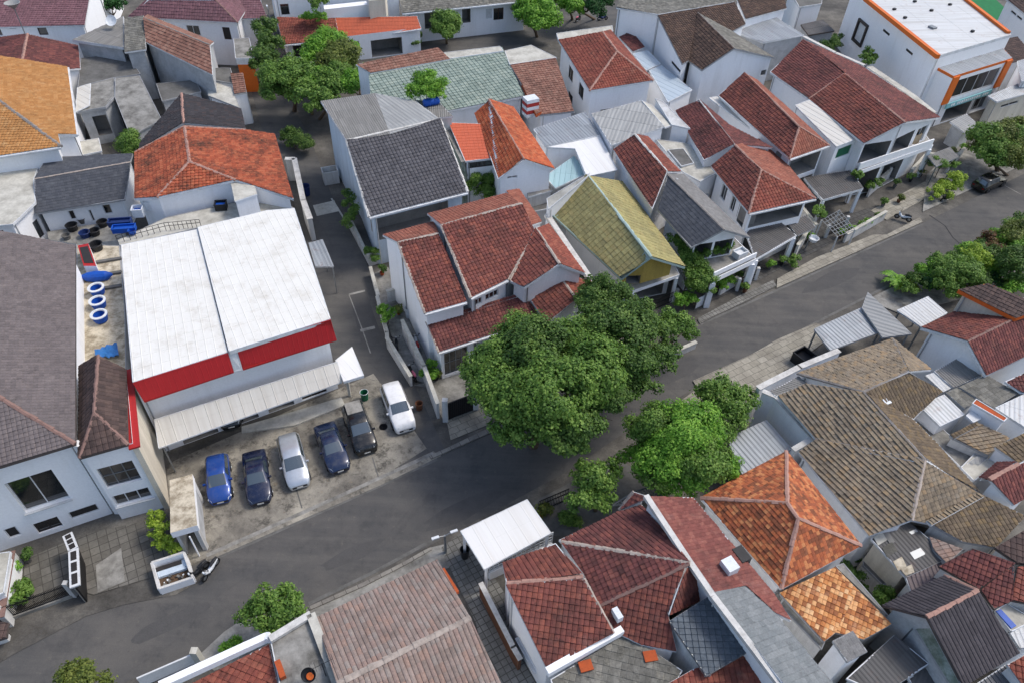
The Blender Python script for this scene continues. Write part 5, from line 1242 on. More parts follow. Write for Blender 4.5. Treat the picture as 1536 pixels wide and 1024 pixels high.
t = Thing('house', 'sprawling house with large weathered tan grey tiled hip roof in the lower right', 'house')
t.roof('tile_tan', "34:105,285,5 250,222,? 545,268,7.1 855,612,7.1 300,506,?", 'abcde', caps='cd ed', capmat='ridge_grey', cap=.13, wall='plaster_white', inset=.3)
t.roof('tile_tan', "34:300,506,? 855,612,7.1 790,920,? 572,1002,4.7 210,572,5.0", 'abcde', caps='bc', capmat='ridge_mortar', cap=.14, wall='plaster_white', inset=.3)
t.roof('tile_tan', "34:203,170,5 690,-8,5 775,162,? 545,266,7.1", 'abcd', caps='cd bc ad', capmat='ridge_grey', cap=.13, wall='plaster_white', inset=.3)
t.roof('tile_tan_dark,tile_tan', "34:545,266,7.1 775,162,7.1 935,262,5.3 800,406,5.3", 'abcd', wall=None, edge='fascia_grey')
t.roof('tile_tan', "34:775,162,7.1 692,-8,5.0 890,152,5.4", 'abc')
t.roof('tile_tan_dark', "34:545,270,7.1 800,406,5.5 905,512,5.3 1132,785,5.0 862,615,7.1", 'abcde', wall='plaster_white', inset=.2)
t.roof('tile_tan', "34:858,615,7.1 1132,785,5.0 890,940,4.7 792,920,4.9", 'abcd', caps='ad', capmat='ridge_mortar')
t.patch((K(34, 545, 266, 7.1), K(34, 935, 262, 5.3), K(34, 800, 406, 5.3)), '34:640,302,0 665,292,0 690,318,0 662,330,0', 'plastic_white', up=.14)
t.roof('sheet_asbestos', "34:65,262,4.6 210,185,4.8 255,220,4.9 95,288,4.7", 'abcd', wall='plaster_white', inset=.1)
t.done()
t = free_wall('boundary_wall', 'long white coped front wall of the tan roofed house along the pavement', 'wall', "34:5,245,4.2 215,138,4.2 415,55,4.2", None, .35, 'plaster_white', 'ridge_white'); t.done()
t = free_wall('boundary_wall', 'white side wall of the tan roofed house above the striped carport', 'wall', "34:30,262,4.5 95,290,4.6 285,500,4.6 185,560,4.2", None, .3, 'plaster_white', 'ridge_white'); t.done()
carport('striped grey metal carport roof beside the bright green street tree', 'sheet_silver', "33:1128,500,3.2 1330,408,3.3 34:178,556,3.3 33:1205,690,3.0", 'ab')
house('low silver ribbed metal roof beside the brown part of the tan house',
      R('sheet_white', "34:828,335,4.9 955,278,4.9 1062,380,4.7 935,440,4.7", 'abcd', wall='plaster_white', inset=.1, along='ab'),
      R('tile_tan', "34:985,492,4.6 1112,415,4.7 1292,500,4.5 1180,590,4.4", 'abcd', wall='plaster_old', inset=.1, edge='fascia_grey'), name='annex', cat='annex')
house('dark grey flat concrete roofs with brick lattice parapet right of the tan house',
      R('tile_mossgrey', "34:1030,240,5.1 1170,178,5.1 1335,270,5.0 1210,347,5.0", 'abcd', wall='plaster_old', inset=.1, edge='fascia_grey'),
      R('tile_mossgrey', "34:965,268,5.0 1028,240,5.0 1125,312,4.9 1060,352,4.9", 'abcd', wall='plaster_old', inset=.1, edge='fascia_grey'),
      R('brick_orange', "34:1100,322,5.6 1120,300,5.6 1280,398,5.5 1262,415,5.5", 'abcd', wall='plaster_white', inset=.05, edge='fascia_white', name='parapet'), name='annex', cat='annex')
house('dark grey corrugated lean-to roof below the white gable wall',
      R('sheet_asbestos', "34:905,160,4.8 1045,82,5.0 1148,182,4.8 1000,242,4.6", 'abcd', wall='plaster_white', inset=.15, along='ab'),
      R('sheet_white', "34:858,182,4.7 905,165,4.7 992,245,4.5 950,264,4.5", 'abcd', wall='plaster_white', inset=.1), name='annex', cat='annex')
house('white translucent sheet roof with thin seams at the right edge',
      R('sheet_white', "34:1218,345,5.0 1440,240,5.2 1500,430,5.0 1380,455,4.8", 'abcd', wall='plaster_white', inset=.1), name='annex', cat='annex')
house('maroon tiled slope above the white translucent sheets at the right edge',
      R('tile_maroon', "34:1268,212,5.6 1500,110,5.9 1540,260,5.4 1350,270,5.2", 'abcd', wall='plaster_cream', inset=.15), name='annex', cat='annex')
house('white walled court house with a low grey roof between tan roof and red gable',
      R('concrete', "34:805,412,3.6 940,445,3.6 1110,600,3.6 1040,650,3.6 905,515,3.6", 'abcde', wall='plaster_white', inset=.05, edge='fascia_white'),
      R('concrete_pale', "34:1040,650,4.0 1110,580,4.0 1225,625,4.0 1110,720,4.0", 'abcd', wall='plaster_white', inset=.1, edge='fascia_white'), name='annex', cat='annex')
house('brown red gable roof with broad pale ridge at the right edge below the tan annex',
      R('tile_maroon', "34:1140,712,4.8 1225,618,4.8 1335,632,6.2 1188,712,6.2 1310,842,4.8 1400,790,? 1480,560,6.2", 'abcd dgfe', caps='cd', capmat='ridge_pink', cap=.16, wall='plaster_white', inset=.15),
      R('tile_tan_dark', "34:1215,548,5.2 1400,460,5.4 1480,560,5.4 1335,630,5.2", 'abcd', wall='plaster_white', inset=.1))
house('dark brown grey tiled roof with row of pale new tiles along its top',
      R('tile_tan_dark', "34:878,935,4.9 1150,793,5.1 1375,900,4.8 44:1215,332,4.4 1050,300,?", 'abcde', wall='plaster_old', inset=.1, edge='fascia_grey'),
      R('tile_tan', "34:865,925,5.0 1128,782,5.2 1160,800,5.2 890,948,5.0", 'abcd', name='tile_row'),
      R('tile_pinkbrown', "44:880,275,4.2 1050,340,4.4 970,412,4.2 900,345,4.1", 'abcd', wall='plaster_old', inset=.05, edge='fascia_grey'))
house('shed with dark grey sheet roof patched with paler sheets beside the small court',
      R('sheet_dark', "44:580,285,4.0 755,183,4.2 885,290,4.1 940,400,3.9 760,482,3.7", 'abcde', wall='plaster_cream', inset=.25, along='ab'),
      R('sheet_darkpurple', "44:760,485,3.6 935,400,3.8 1000,470,3.6 790,560,3.4", 'abcd', wall='plaster_old', inset=.2), name='shed', cat='shed',
      wins=[Wn(44, 585, 345, 635, 395, cols=1, frame='frame_white', pane='glass_blue')], extra=lambda t: [t.patch((K(44, 580, 285, 4.0), K(44, 755, 183, 4.2), K(44, 760, 482, 3.7)), '44:' + q_, m_) for q_, m_ in (('595,275,0 640,250,0 665,290,0 618,318,0', 'concrete_pale'), ('640,250,0 665,238,0 705,300,0 680,312,0', 'sheet_asbestos'), ('640,330,0 690,300,0 720,345,0 665,378,0', 'tile_mossgrey'), ('695,400,0 740,375,0 765,425,0 720,448,0', 'concrete_stained'), ('780,355,0 835,330,0 862,362,0 805,390,0', 'sheet_silver'), ('775,250,0 815,232,0 828,245,0 790,262,0', 'sheet_silver'), ('735,440,0 790,415,0 805,455,0 760,472,0', 'concrete_stained'))])
house('maroon ribbed roof in two slopes behind the charcoal corner roof',
      R('tile_maroon', "44:928,425,4.9 1100,335,5.9 1318,408,5.9 1135,540,4.8", 'abcd', wall='plaster_old', inset=.1, edge='fascia_dark'),
      R('tile_maroon', "44:1138,545,4.7 1318,408,5.9 1300,600,4.7 1212,645,4.5", 'abcd', wall='plaster_old', inset=.1, edge='fascia_dark'))
house('dark brown tiled roof at the right edge beside the maroon ribbed roof',
      R('tile_brown', "44:1215,332,4.9 1370,240,5.2 1500,420,4.9 1330,410,4.8", 'abcd', wall='plaster_old', inset=.1, edge='fascia_dark'),
      R('tile_darkred', "44:1330,430,4.8 1500,420,4.9 1500,640,4.6 1300,600,4.5", 'abcd', wall='plaster_old', inset=.1, edge='fascia_dark'))
t = Thing('house', 'house with dark charcoal ribbed roof and mossy gable wall in the bottom right corner', 'house')
t.roof('tile_charcoal_ribbed', "44:638,627,4.8 960,475,4.8 1128,550,6.4 868,687,6.4 1338,868,4.6 1055,1040,4.6", 'abcd dcef', caps='dc cb', capmat='ridge_pink', cap=.14, wall='plaster_grey', inset=.4, edge='fascia_dark')
t.roof('wall_moss', "44:790,712,4.4 866,695,5.6 1045,1030,4.6 985,1030,4.2", 'abcd', wall='plaster_grey', inset=.05, edge='fascia_grey', name='parapet'); t.done()
house('low roofs with blue tarpaulin and white sheets at the bottom right edge',
      R('sheet_white', "44:1290,765,3.6 1500,660,3.8 1540,800,3.5 1345,845,3.4", 'abcd', wall='plaster_white', inset=.1),
      R('concrete_pale', "44:1215,652,3.8 1275,615,3.8 1420,700,3.8 1300,760,3.8", 'abcd', wall='plaster_white', inset=.1),
      R('tile_red', "44:1278,930,3.8 1460,830,4.0 1540,1000,3.8 1370,1060,3.5", 'abcd', wall='plaster_white', inset=.1),
      R('sheet_lattice', "44:1100,1040,2.8 1270,930,2.8 1360,1060,2.8 1200,1120,2.8", 'abcd', wall='plaster_white', inset=.1), name='annex', cat='annex')
t = Thing('tarpaulin', 'bright blue tarpaulin spread on the flat roof at the bottom right edge', 'tarpaulin')
q = pts3("44:1220,655,3.86 1245,645,3.86 1325,730,3.86 1300,745,3.86"); mb = MB(); mb.prism([(p.x, p.y) for p in q], 3.84, 3.9, 'plastic_blue'); t.part('sheet', mb); t.done(single=True)

house('house with bright orange four sided hip roof speckled with dark tiles',
      R('tile_orange', "33:993,806,5 34:148,568,5 44:530,320,5 122,540,5 34:153,833,? 208,910,?", 'abe bcfe cdf dafe'.replace('dafe', 'daef'), caps='ae be cf df ef', capmat='ridge_pink', cap=.15, wall='plaster_white', inset=.35, thick=.2) if False else
      R('tile_orange', "33:993,806,5 34:148,568,5 44:530,320,5 122,540,5 34:153,833,7.3 208,910,7.3", 'abe bcfe cdf daef', caps='ae be cf df ef', capmat='ridge_pink', cap=.15, wall='plaster_white', inset=.35, thick=.2))
t = Thing('house', 'low house with pale orange mottled roof below the orange hip roof', 'house')
t.roof('tile_pale_orange', "44:112,562,4.3 398,430,4.7 490,590,? 400,765,? 340,812,4.1 685,722,? 545,800,?", 'abcde bfgdc', caps='cd', capmat='ridge_pink', cap=.06, wall='concrete', inset=.1, edge='fascia_grey')
t.roof('tile_slate_pale', "44:385,808,4.9 488,757,4.9 562,862,4.7 460,915,4.7", 'abcd', wall='plaster_white', inset=.1, edge='fascia_grey', name='dormer_roof')
t.roof('concrete', "44:68,575,3.6 108,555,3.8 345,815,3.6 330,850,3.4", 'abcd', wall='plaster_old', inset=.05, edge='fascia_grey', name='gutter')
t.roof('concrete', "44:400,425,4.3 440,410,4.3 690,700,3.6 600,610,3.6", 'abcd', wall='plaster_old', inset=.02, edge='fascia_grey', name='gutter')
t.done()
house('low shed roof of dark corrugated sheets at the bottom edge beside the mossy gable',
      R('sheet_dark', "44:455,1000,3.4 700,778,3.7 878,925,3.5 640,1080,3.1", 'abcd', wall='plaster_grey', inset=.1, along='ab'), 
      R('sheet_dark', "44:770,1000,2.9 870,940,3.0 960,1030,3.0 850,1090,2.8", 'abcd', wall='plaster_grey', inset=.1), name='shed', cat='shed')

# two joined red roofed houses in the bottom centre
t = Thing('house', 'house with long pink red roof slope and pale slate lower part beside a white parapet', 'house')
t.roof('tile_pinkred,tile_bluegrey', "43:712,70,6.8 955,74,6.0 1365,565,? 44:170,705,5.6 43:1370,665,? 1220,528,? 1055,560,6.8 44:390,1030,? 43:1440,1060,?", 'abcdefg gfehi', wall='plaster_white', inset=.15, edge='fascia_white')
q = pts3("43:712,66,6.9 940,412,6.9 1055,580,6.9 1262,850,6.6 1420,1060,6.4")
for a, b in zip(q, q[1:]): mb = MB(); mb.beam(a, b, .35, .3, 'ridge_white'); t.part('parapet', mb)
mb = MB(); a = K(43, 1140, 425, 6.5); mb.box((a.x, a.y, a.z - .4), .75, .85, .7, 'plastic_white', .5); t.part('skylight', mb)
mb = MB(); a = K(43, 1205, 360, 6.0); mb.box((a.x, a.y, 5.4), .7, 1.0, .6, 'plastic_black', .5); t.part('vent', mb)
t.done()
house('small red tiled hip roof behind the dark red house by the street trees',
      R('tile_pinkred', "43:575,135,4.8 650,45,6.0 715,65,6.0 700,85,5.8", 'abcd', wall='plaster_white', inset=.1, edge='fascia_grey', caps='ab'), name='annex', cat='annex')
t = Thing('house', 'house with dark red multi hipped tile roof left of the pink red slope', 'house')
t.roof('tile_maroon', "43:268,292,4.9 565,158,4.9 692,112,5.2 938,408,7.2 280,302,4.95", 'abcde', caps='ed', capmat='ridge_mortar', cap=.16, wall='plaster_white', inset=.15, edge='fascia_white')
t.roof('tile_maroon', "43:280,306,4.95 935,412,7.2 478,625,5.2 395,465,?", 'abcd', caps='bc', capmat='ridge_brown', cap=.14, wall='plaster_white', inset=.15)
t.roof('tile_darkred', "43:480,632,5.15 912,430,7.0 825,668,? 870,860,4.3 690,826,? 562,762,4.4", 'abcdef', caps='bc', capmat='ridge_mortar', cap=.14, wall='plaster_white', inset=.1)
t.roof('tile_darkred', "43:912,430,7.0 948,428,6.6 1040,575,? 828,672,5.6", 'abcd')
t.roof('tile_darkred', "43:-20,420,4.6 250,308,4.8 390,478,6.0 0,514,5.7", 'abcd', caps='dc', capmat='ridge_pink', cap=.14, wall='plaster_white', inset=.2)
t.roof('tile_darkred', "43:-5,520,5.7 395,490,6.0 547,768,? 205,950,4.5", 'abcd', wall='plaster_white', inset=.2, caps='bc', capmat='ridge_mortar')
t.roof('sheet_lattice' if False else 'tile_steelblue', "43:833,706,5.4 1037,578,5.6 1257,850,5.2 1022,988,5.0", 'abcd', wall='plaster_old', inset=.1, edge='iron_grey', name='roof')
mb = MB(); q = pts3("43:205,968,4.6 590,752,4.6"); mb.beam(q[0], q[1], .4, .5, 'plaster_white'); t.part('parapet', mb)
t.roof('tile_mossgrey', "43:225,1005,3.9 600,780,4.1 700,830,4.1 900,960,4.1 820,1080,3.9 250,1080,3.8", 'abcdef', wall='plaster_white', inset=.1, name='flat_roof')
for x, y, r in ((405, 935, .3), (735, 885, .2)): mb = MB(); a = K(43, x, y, 4.15); mb.box((a.x, a.y, 4.12), .75, .6, .09, 'tile_pale_orange' if False else 'brick_orange', r); t.part('loose_tile', mb)
mb = MB(); a = K(43, 565, 675, 5.2); mb.box((a.x, a.y, 5.0), .35, .7, .5, 'plastic_white', .5); t.part('skylight', mb)
t.roof('tile_red', "43:800,1040,4.4 960,950,4.6 1262,870,4.7 1460,1100,4.2 800,1140,4.2", 'abcde', wall='plaster_white', inset=.1)
t.win(43, 60, 780, 150, 960, cols=3, frame='frame_white', sill=True); t.done()

t = Thing('house', 'house with broad pinkish brown tiled roof and pale ridge at the bottom edge', 'house')
t.roof('tile_pinkbrown', "42:318,692,4.6 942,393,4.6 1112,692,6.3 430,1030,6.3 1270,1030,4.9 520,1420,4.9", 'abcd dcef', caps='dc', capmat='ridge_mortar', cap=.2, wall='plaster_white', inset=.3, edge='fascia_grey')
mb = MB(); a, b = K(42, 965, 445, 4.3), K(42, 1040, 565, 4.3); mb.beam(a, b, .35, .3, 'brick_orange'); t.part('coping', mb)
t.done()
t = Thing('house', 'house with flat grey concrete roof and red tiled slope at the bottom left', 'house')
t.roof('concrete', "42:85,792,4.9 292,670,4.9 432,1030,4.9 140,1060,4.9", 'abcd', wall='plaster_white', inset=.1, thick=.3)
t.roof('tile_red', "42:82,826,4.5 132,1060,4.5 41:940,1050,4.3 1365,832,4.6", 'abcd', wall='plaster_white', inset=.1)
mb = MB(); q = pts3("41:820,1040,4.7 1365,790,4.8 42:88,790,4.9")
for a, b in zip(q, q[1:]): mb.beam(a, b, .4, .5, 'plaster_white')
t.part('parapet', mb)
mb = MB(); a, b = K(42, 295, 672, 5.1), K(42, 430, 1030, 5.1); mb.beam(a, b, .5, .25, 'concrete_pale'); t.part('coping', mb)
mb = MB(); a, b = K(42, 85, 800, 5.1), K(42, 295, 672, 5.1); mb.beam(a, b, .4, .25, 'ridge_white'); t.part('coping', mb)
mb = MB(); a, b = K(42, 125, 915, 5.0), K(42, 155, 1000, 5.0); mb.beam(a, b, .3, .5, 'brick_orange'); t.part('block', mb)
t.done()
t = Thing('satellite_dish', 'black and orange satellite dish on the flat concrete roof at the bottom', 'satellite dish'); a = K(42, 300, 1000, 4.9)
mb = MB(); mb.tube([a, a + Vector((0, 0, .7))], .04, 'iron_black'); t.part('mast', mb)
mb = MB(); mb.lathe(a + Vector((0, -.1, .85)), [(0, 0), (.16, .02), (.3, .07), (.4, .14), (.38, .15), (.27, .09), (0, .02)], 'iron_black', 20, Matrix.Rotation(.7, 3, 'X')); t.part('dish', mb)
mb = MB(); mb.lathe(a + Vector((.1, -.2, .9)), [(0, .05), (.2, .08), (.18, .09), (0, .06)], 'fascia_orange', 14, Matrix.Rotation(.7, 3, 'X')); t.part('feed', mb); t.done()
t = Thing('aerial', 'thin black television aerial beside the satellite dish', 'aerial'); a = K(42, 372, 985, 4.9)
mb = MB(); mb.tube([a, a + Vector((0, 0, 1.6))], .025, 'iron_black', 6); t.part('mast', mb)
mb = MB(); h = a + Vector((0, 0, 1.5)); mb.beam(h - Vector((.5, .3, 0)), h + Vector((.5, .3, 0)), .02, .02, 'iron_black')
for i in range(6): c = h + Vector((.5, .3, 0)) * (i / 2.5 - 1); mb.beam(c - Vector((-.15, .25, 0)), c + Vector((-.15, .25, 0)), .02, .02, 'iron_black')
t.part('rods', mb); t.done()
t = Thing('carport', 'bright white carport roof with white lattice screen at the bottom centre of the street', 'carport')
slab(t, "42:1060,245,3.1 43:105,83,3.1 228,255,3.0 42:1182,442,3.0", 'sheet_plain', .15, 'roof', 'fascia_white', [(0, 0), (1, 0), (2, 0), (3, 0)], 'plaster_white', .18, along='ab')
mb = MB(); a, b = K(43, -90, 430, 1.6), K(43, 235, 275, 1.6)
for i in range(15): p = a.lerp(b, i / 14); mb.box((p.x, p.y, .9), .06, .06, 1.3, 'frame_white')
for z in (.95, 1.3, 1.65, 2.0, 2.2): mb.beam(Vector((a.x, a.y, z)), Vector((b.x, b.y, z)), .06, .06, 'frame_white')
t.part('lattice', mb)
mb = MB(); mb.beam(Vector((a.x, a.y, .45)), Vector((b.x, b.y, .45)), .2, .9, 'plaster_white'); t.part('wall', mb); t.done()
t = free_wall('boundary_wall', 'low white and brown boundary wall beside the tiled yard at the bottom centre', 'wall', "42:1165,515,1.6 1330,840,1.6 1365,900,1.6", None, .2, 'wood_brown', 'ridge_white'); t.done()
# ramp roof at the bottom left kerb
t = Thing('gate', 'white slatted driveway gate in front of the red tiled roof at bottom left', 'gate')
q = pts3("41:700,1000,1.2 1000,870,1.2"); mb = MB(); mb.beam(Vector((q[0].x, q[0].y, .7)), Vector((q[1].x, q[1].y, .7)), .1, 1.1, 'frame_white'); t.part('panel', mb)
mb = MB(); a = q[1]; mb.box((a.x, a.y, 0), .4, .4, 1.6, 'concrete_pale'); t.part('pillar', mb); t.done()

house('small lean-to of pale stepped sheets between the white walled court and the red gable',
      R('sheet_asbestos_pale', "34:1040,655,3.9 1130,590,4.1 1180,600,4.1 1075,690,3.8", 'abcd', wall='plaster_white', inset=.05, edge='fascia_white'),
      R('tile_tan_dark', "34:985,485,4.75 1105,425,4.75 1130,440,4.75 1005,505,4.75", 'abcd', edge='fascia_grey'),
      R('panel_white', "34:1068,385,4.95 1110,352,4.95 1145,400,4.9 1105,420,4.9", 'abcd', edge='fascia_white'), name='annex', cat='annex')
house('dark lean-to sheets filling the gap beside the dark tan roof and maroon slope',
      R('sheet_asbestos', "44:905,235,3.6 960,262,3.6 1090,320,3.8 1060,345,3.6 930,290,3.4", 'abcde', wall='plaster_old', inset=.02, edge='fascia_grey'),
      R('concrete_dark', "44:560,300,1.5 600,380,1.5 740,500,1.5 640,520,1.5 540,420,1.5", 'abcde', wall='plaster_old', inset=.02, edge='fascia_grey'), name='annex', cat='annex')
# ------------------------------------------------------------------ trees and plants
def leaves(mb, centre, rad, mat, size, dens=1.0, squash=.85, clump=None):
    """leaf sized faces gathered in clumps through one lobe of the crown"""
    rad = float(rad); ncl = max(8, int(13 * (rad / 1.2) ** 1.6 * (1.0 if rad > .8 else .8)))
    d = RNG.normal(size=(ncl, 3)); d /= np.linalg.norm(d, axis=1)[:, None]; d[:, 2] = np.where(d[:, 2] < -.35, -d[:, 2], d[:, 2])
    cc = d * (rad * RNG.uniform(.45, .95, (ncl, 1))); cr = clump or min(.95, max(.28, rad * .38))
    crs = cr * RNG.uniform(.65, 1.25, ncl)
    per = np.maximum(40, (dens * 20 * crs ** 2 / size ** 2)).astype(int)
    ci = np.repeat(np.arange(ncl), per); n = len(ci)
    e = RNG.normal(size=(n, 3)); e /= np.linalg.norm(e, axis=1)[:, None]
    p = cc[ci] + e * crs[ci][:, None] * RNG.uniform(.3, 1.0, (n, 1)) ** .6 * np.where(RNG.random((n, 1)) < .06, 1.35, 1.0); p[:, 2] *= squash
    p += np.array(centre)
    nn = e * .8 + d[ci] * .5 + RNG.normal(size=(n, 3)) * .55 + np.array([0, 0, .5]); nn /= np.linalg.norm(nn, axis=1)[:, None]
    u = np.cross(nn, RNG.normal(size=(n, 3))); u /= np.linalg.norm(u, axis=1)[:, None]; v = np.cross(nn, u)
    s = size * RNG.uniform(.6, 1.3, (n, 1)); l = s * .95
    q = np.stack([p - u * l * .5, p + v * s * .38 - nn * s * .08, p + u * l * .6, p - v * s * .38 - nn * s * .08], 1).reshape(-1, 3)
    mb.mesh(q.tolist(), np.arange(n * 4).reshape(-1, 4).tolist(), mat)

def tree(name, label, lobes, mat, size=.24, dens=1.0, base=None, trunk=.22, cat='tree', group=None, bare=True, mats2=None):
    """lobes: 'sheet:x,y,z,r ...' crown lobes (r in photo pixels); trunk and limbs reach into each lobe"""
    L = []; c = 0
    for tok in lobes.split():
        if ':' in tok: a_, tok = tok.split(':'); c = int(a_)
        x, y, z, r = map(float, tok.split(',')); p = K(c, x, y, z); L.append((p, (1.1 if name == 'street_tree' else 1.32) * r * (CS if c else 1) / depth_scale(p)))
    t = Thing(name, label, cat, group)
    cx = sum((p for p, r in L), Vector()) / len(L); b = Vector((cx.x, cx.y, 0)) if base is None else Vector(base)
    mb = MB(); top = Vector((cx.x, cx.y, max(.4, min(p.z - r * .3 for p, r in L) * .75)))
    mid = b.lerp(top, .5) + Vector((random.uniform(-.15, .15), random.uniform(-.15, .15), 0))
    mb.tube([b, mid, top], [trunk, trunk * .8, trunk * .62], 'bark', 9)
    for p, r in L:
        m_ = top.lerp(p, .5) + Vector((0, 0, -.12 * (p - top).length)); mb.tube([top, m_, p + Vector((0, 0, r * .2))], [trunk * .5, trunk * .3, trunk * .1], 'bark', 6)
        for k in range(4):
            a_ = random.uniform(0, 6.28); q = p + Vector((math.cos(a_), math.sin(a_), random.uniform(-.1, .6))) * r * .75; mb.tube([m_.lerp(p, .5), q], [trunk * .14, trunk * .04], 'bark', 4)
    t.part('trunk', mb)
    mb = MB()
    for i, (p, r) in enumerate(L): leaves(mb, p, r * random.uniform(.88, 1.08), (mats2[i % len(mats2)] if mats2 else mat), size * (.82 if depth_scale(p) > 13 else .95), dens, .78)
    t.part('crown', mb); t.done(loc=b); return t

tree('street_tree', 'largest dark green street tree spreading over the road in front of the alley corner house',
     "0:745,540,7,40 712,560,6.2,24 865,660,5.6,24 760,650,5.4,24 830,505,7.4,26 800,530,8,50 770,590,7,52 830,590,8.5,56 850,640,6.5,42 885,560,8,50 800,640,6,36 725,590,6,30 870,515,7.5,38 780,505,7.5,34 905,610,6,34", 'leaf_mid', .27, 1.0, K(0, 800, 668, 0), .4, mats2=['leaf_mid', 'leaf_mid', 'leaf_dark'])
tree('street_tree', 'darker street tree behind the largest one with branches reaching to the right', "0:985,540,6.2,30 960,475,7,30 1005,520,5.6,22 960,580,5.6,26 935,500,7.5,44 950,545,7,40 905,490,8,34 975,540,6,24 930,590,5.5,30 985,505,6,22 900,540,7,36", 'leaf_dark', .26, 1.0, K(0, 930, 600, 0), .3)
tree('street_tree', 'dark tree with small leaves in front of the yellow roof gable', "0:905,440,6.5,32 935,450,6,26 885,460,6,24 915,470,5.5,30", 'leaf_dark', .25, .95, K(0, 905, 525, 0), .2)
tree('street_tree', 'rounded green tree at the kerb right of the largest street tree', "0:1010,488,4.2,26 1030,495,3.8,18 990,492,4,22", 'leaf_mid', .24, 1, K(0, 1010, 527, 0), .15)
tree('street_tree', 'bright yellow green street tree on the lower side of the road', "0:1050,722,5,28 980,718,4.6,28 1085,700,5,24 985,635,6,36 1030,650,6.5,46 1060,690,6,40 1000,690,5.5,42 965,650,5,30 1020,715,4.5,36 1070,655,5.5,28 955,690,4,24", 'leaf_bright', .21, 1.0, K(0, 1000, 735, 0), .28, mats2=['leaf_bright', 'leaf_mid', 'leaf_bright', 'leaf_mid'])
tree('street_tree', 'sparser green tree on the pavement above the striped carport', "0:1075,590,4.5,30 1105,605,4.5,26 1090,630,4,26 1065,610,4,20 1120,590,3.5,14", 'leaf_mid', .24, .85, K(0, 1090, 650, 0), .16)
tree('street_tree', 'small green tree on the lower kerb below the road shade', "0:890,720,4,30 915,705,4,22 875,745,3.5,26 905,745,3.5,24 870,705,3,18", 'leaf_mid', .23, .9, K(0, 893, 765, 0), .16)
tree('street_tree', 'round dense green tree at the kerb above the flat concrete roof', "0:405,905,3.4,34 430,912,3.2,28 385,918,3,26 412,930,2.8,28", 'leaf_mid', .22, 1.15, K(0, 410, 945, 0), .18)
tree('street_tree', 'yellowish green treetop at the bottom left edge of the road', "0:120,1022,3,34 90,1030,2.8,26 150,1028,2.8,26", 'leaf_olive', .22, 1, K(0, 120, 1050, 0), .16)
# top left cluster
tree('tree', 'tall yellow green tree in front of the long red verandah roof', "12:390,230,5.5,85 450,280,5.5,75 330,270,5.2,60 400,340,5,70 500,260,5,45", 'leaf_bright', .28, .95, K(12, 400, 480, 0), .3, mats2=['leaf_bright', 'leaf_olive'])
tree('tree', 'broad mid green tree over the head of the alley', "12:140,420,5,80 230,400,5.3,80 300,390,5.2,60 250,480,4.6,60 100,470,4.2,45 190,330,5,50", 'leaf_mid', .28, .9, K(12, 210, 570, 0), .28)
tree('tree', 'green tree between the alley and the grey concrete roof', "12:380,430,5,65 350,500,4.4,55 430,460,4.8,50 310,540,4,40", 'leaf_mid', .28, .9, K(12, 340, 610, 0), .22)
tree('tree', 'bright green tree beside the left end of the green tiled roof', "12:540,400,5.2,55 500,440,5,48 570,440,5,35", 'leaf_bright', .27, .95, K(12, 520, 520, 0), .2)
tree('tree', 'narrow dark green tree left of the lamp post at the top', "12:60,150,5,55 80,220,4.6,50 40,290,4.2,55 90,310,4,50 10,340,3.6,35", 'leaf_dark', .28, .95, K(12, 60, 420, 0), .22)
tree('tree', 'leafy green tree between the purple roofs at the top edge', "11:1220,40,4.5,50 1260,90,4.2,45 1240,130,3.8,35", 'leaf_mid', .3, .9, K(11, 1240, 200, 0), .2)
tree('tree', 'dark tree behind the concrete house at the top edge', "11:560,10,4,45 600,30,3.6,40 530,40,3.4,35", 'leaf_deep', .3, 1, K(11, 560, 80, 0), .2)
tree('potted_tree', 'compact bright green tree growing on the roof next to the blue drum', "12:880,420,9.6,55 840,460,9.2,45 930,450,9.2,50 890,490,8.9,45 960,490,8.8,28 810,490,8.8,28", 'leaf_bright', .24, 1.1, K(12, 890, 545, 7.9), .14)
for lab, lb, m_ in (('round bright green clipped shrub on the roof balcony at the top', "12:310,80,5.6,38 345,85,5.6,30 275,88,5.5,26", 'leaf_bright'), ('dark green shrub behind the clipped shrub on the roof balcony', "12:345,20,7.6,40 310,15,7.6,32", 'leaf_mid'),
                    ('green shrub by the white pillar of the house at the top', "12:840,195,1.4,32 830,225,1.2,28", 'leaf_dark')):
    tree('shrub', lab, lb, m_, .25, 1, None if '12:840' in lb else K(12, 310, 100, 4.4), .06, 'shrub')
tree('tree', 'rounded green tree on the verge before the dark openings at the top', "12:985,120,3.2,60 950,150,2.8,40 1030,140,2.8,40 990,170,2.6,45", 'leaf_mid', .28, 1, K(12, 990, 225, 0), .2)
tree('tree', 'dense round bright green tree on the top street', "13:150,60,4,85 100,90,3.6,55 210,90,3.6,55 150,120,3.2,60 80,50,3.6,40", 'leaf_bright', .3, 1, K(13, 155, 190, 0), .25)
tree('tree', 'bright green tree partly cut by the top edge of the photo', "13:330,20,4,60 370,40,3.6,35 290,-5,4,50", 'leaf_bright', .3, 1, K(13, 335, 100, 0), .22)
tree('tree', 'dark tree in the shade behind the top street', "13:440,40,3.6,50 480,10,4,50 260,-20,4,50", 'leaf_deep', .3, 1, K(13, 450, 100, 0), .2)
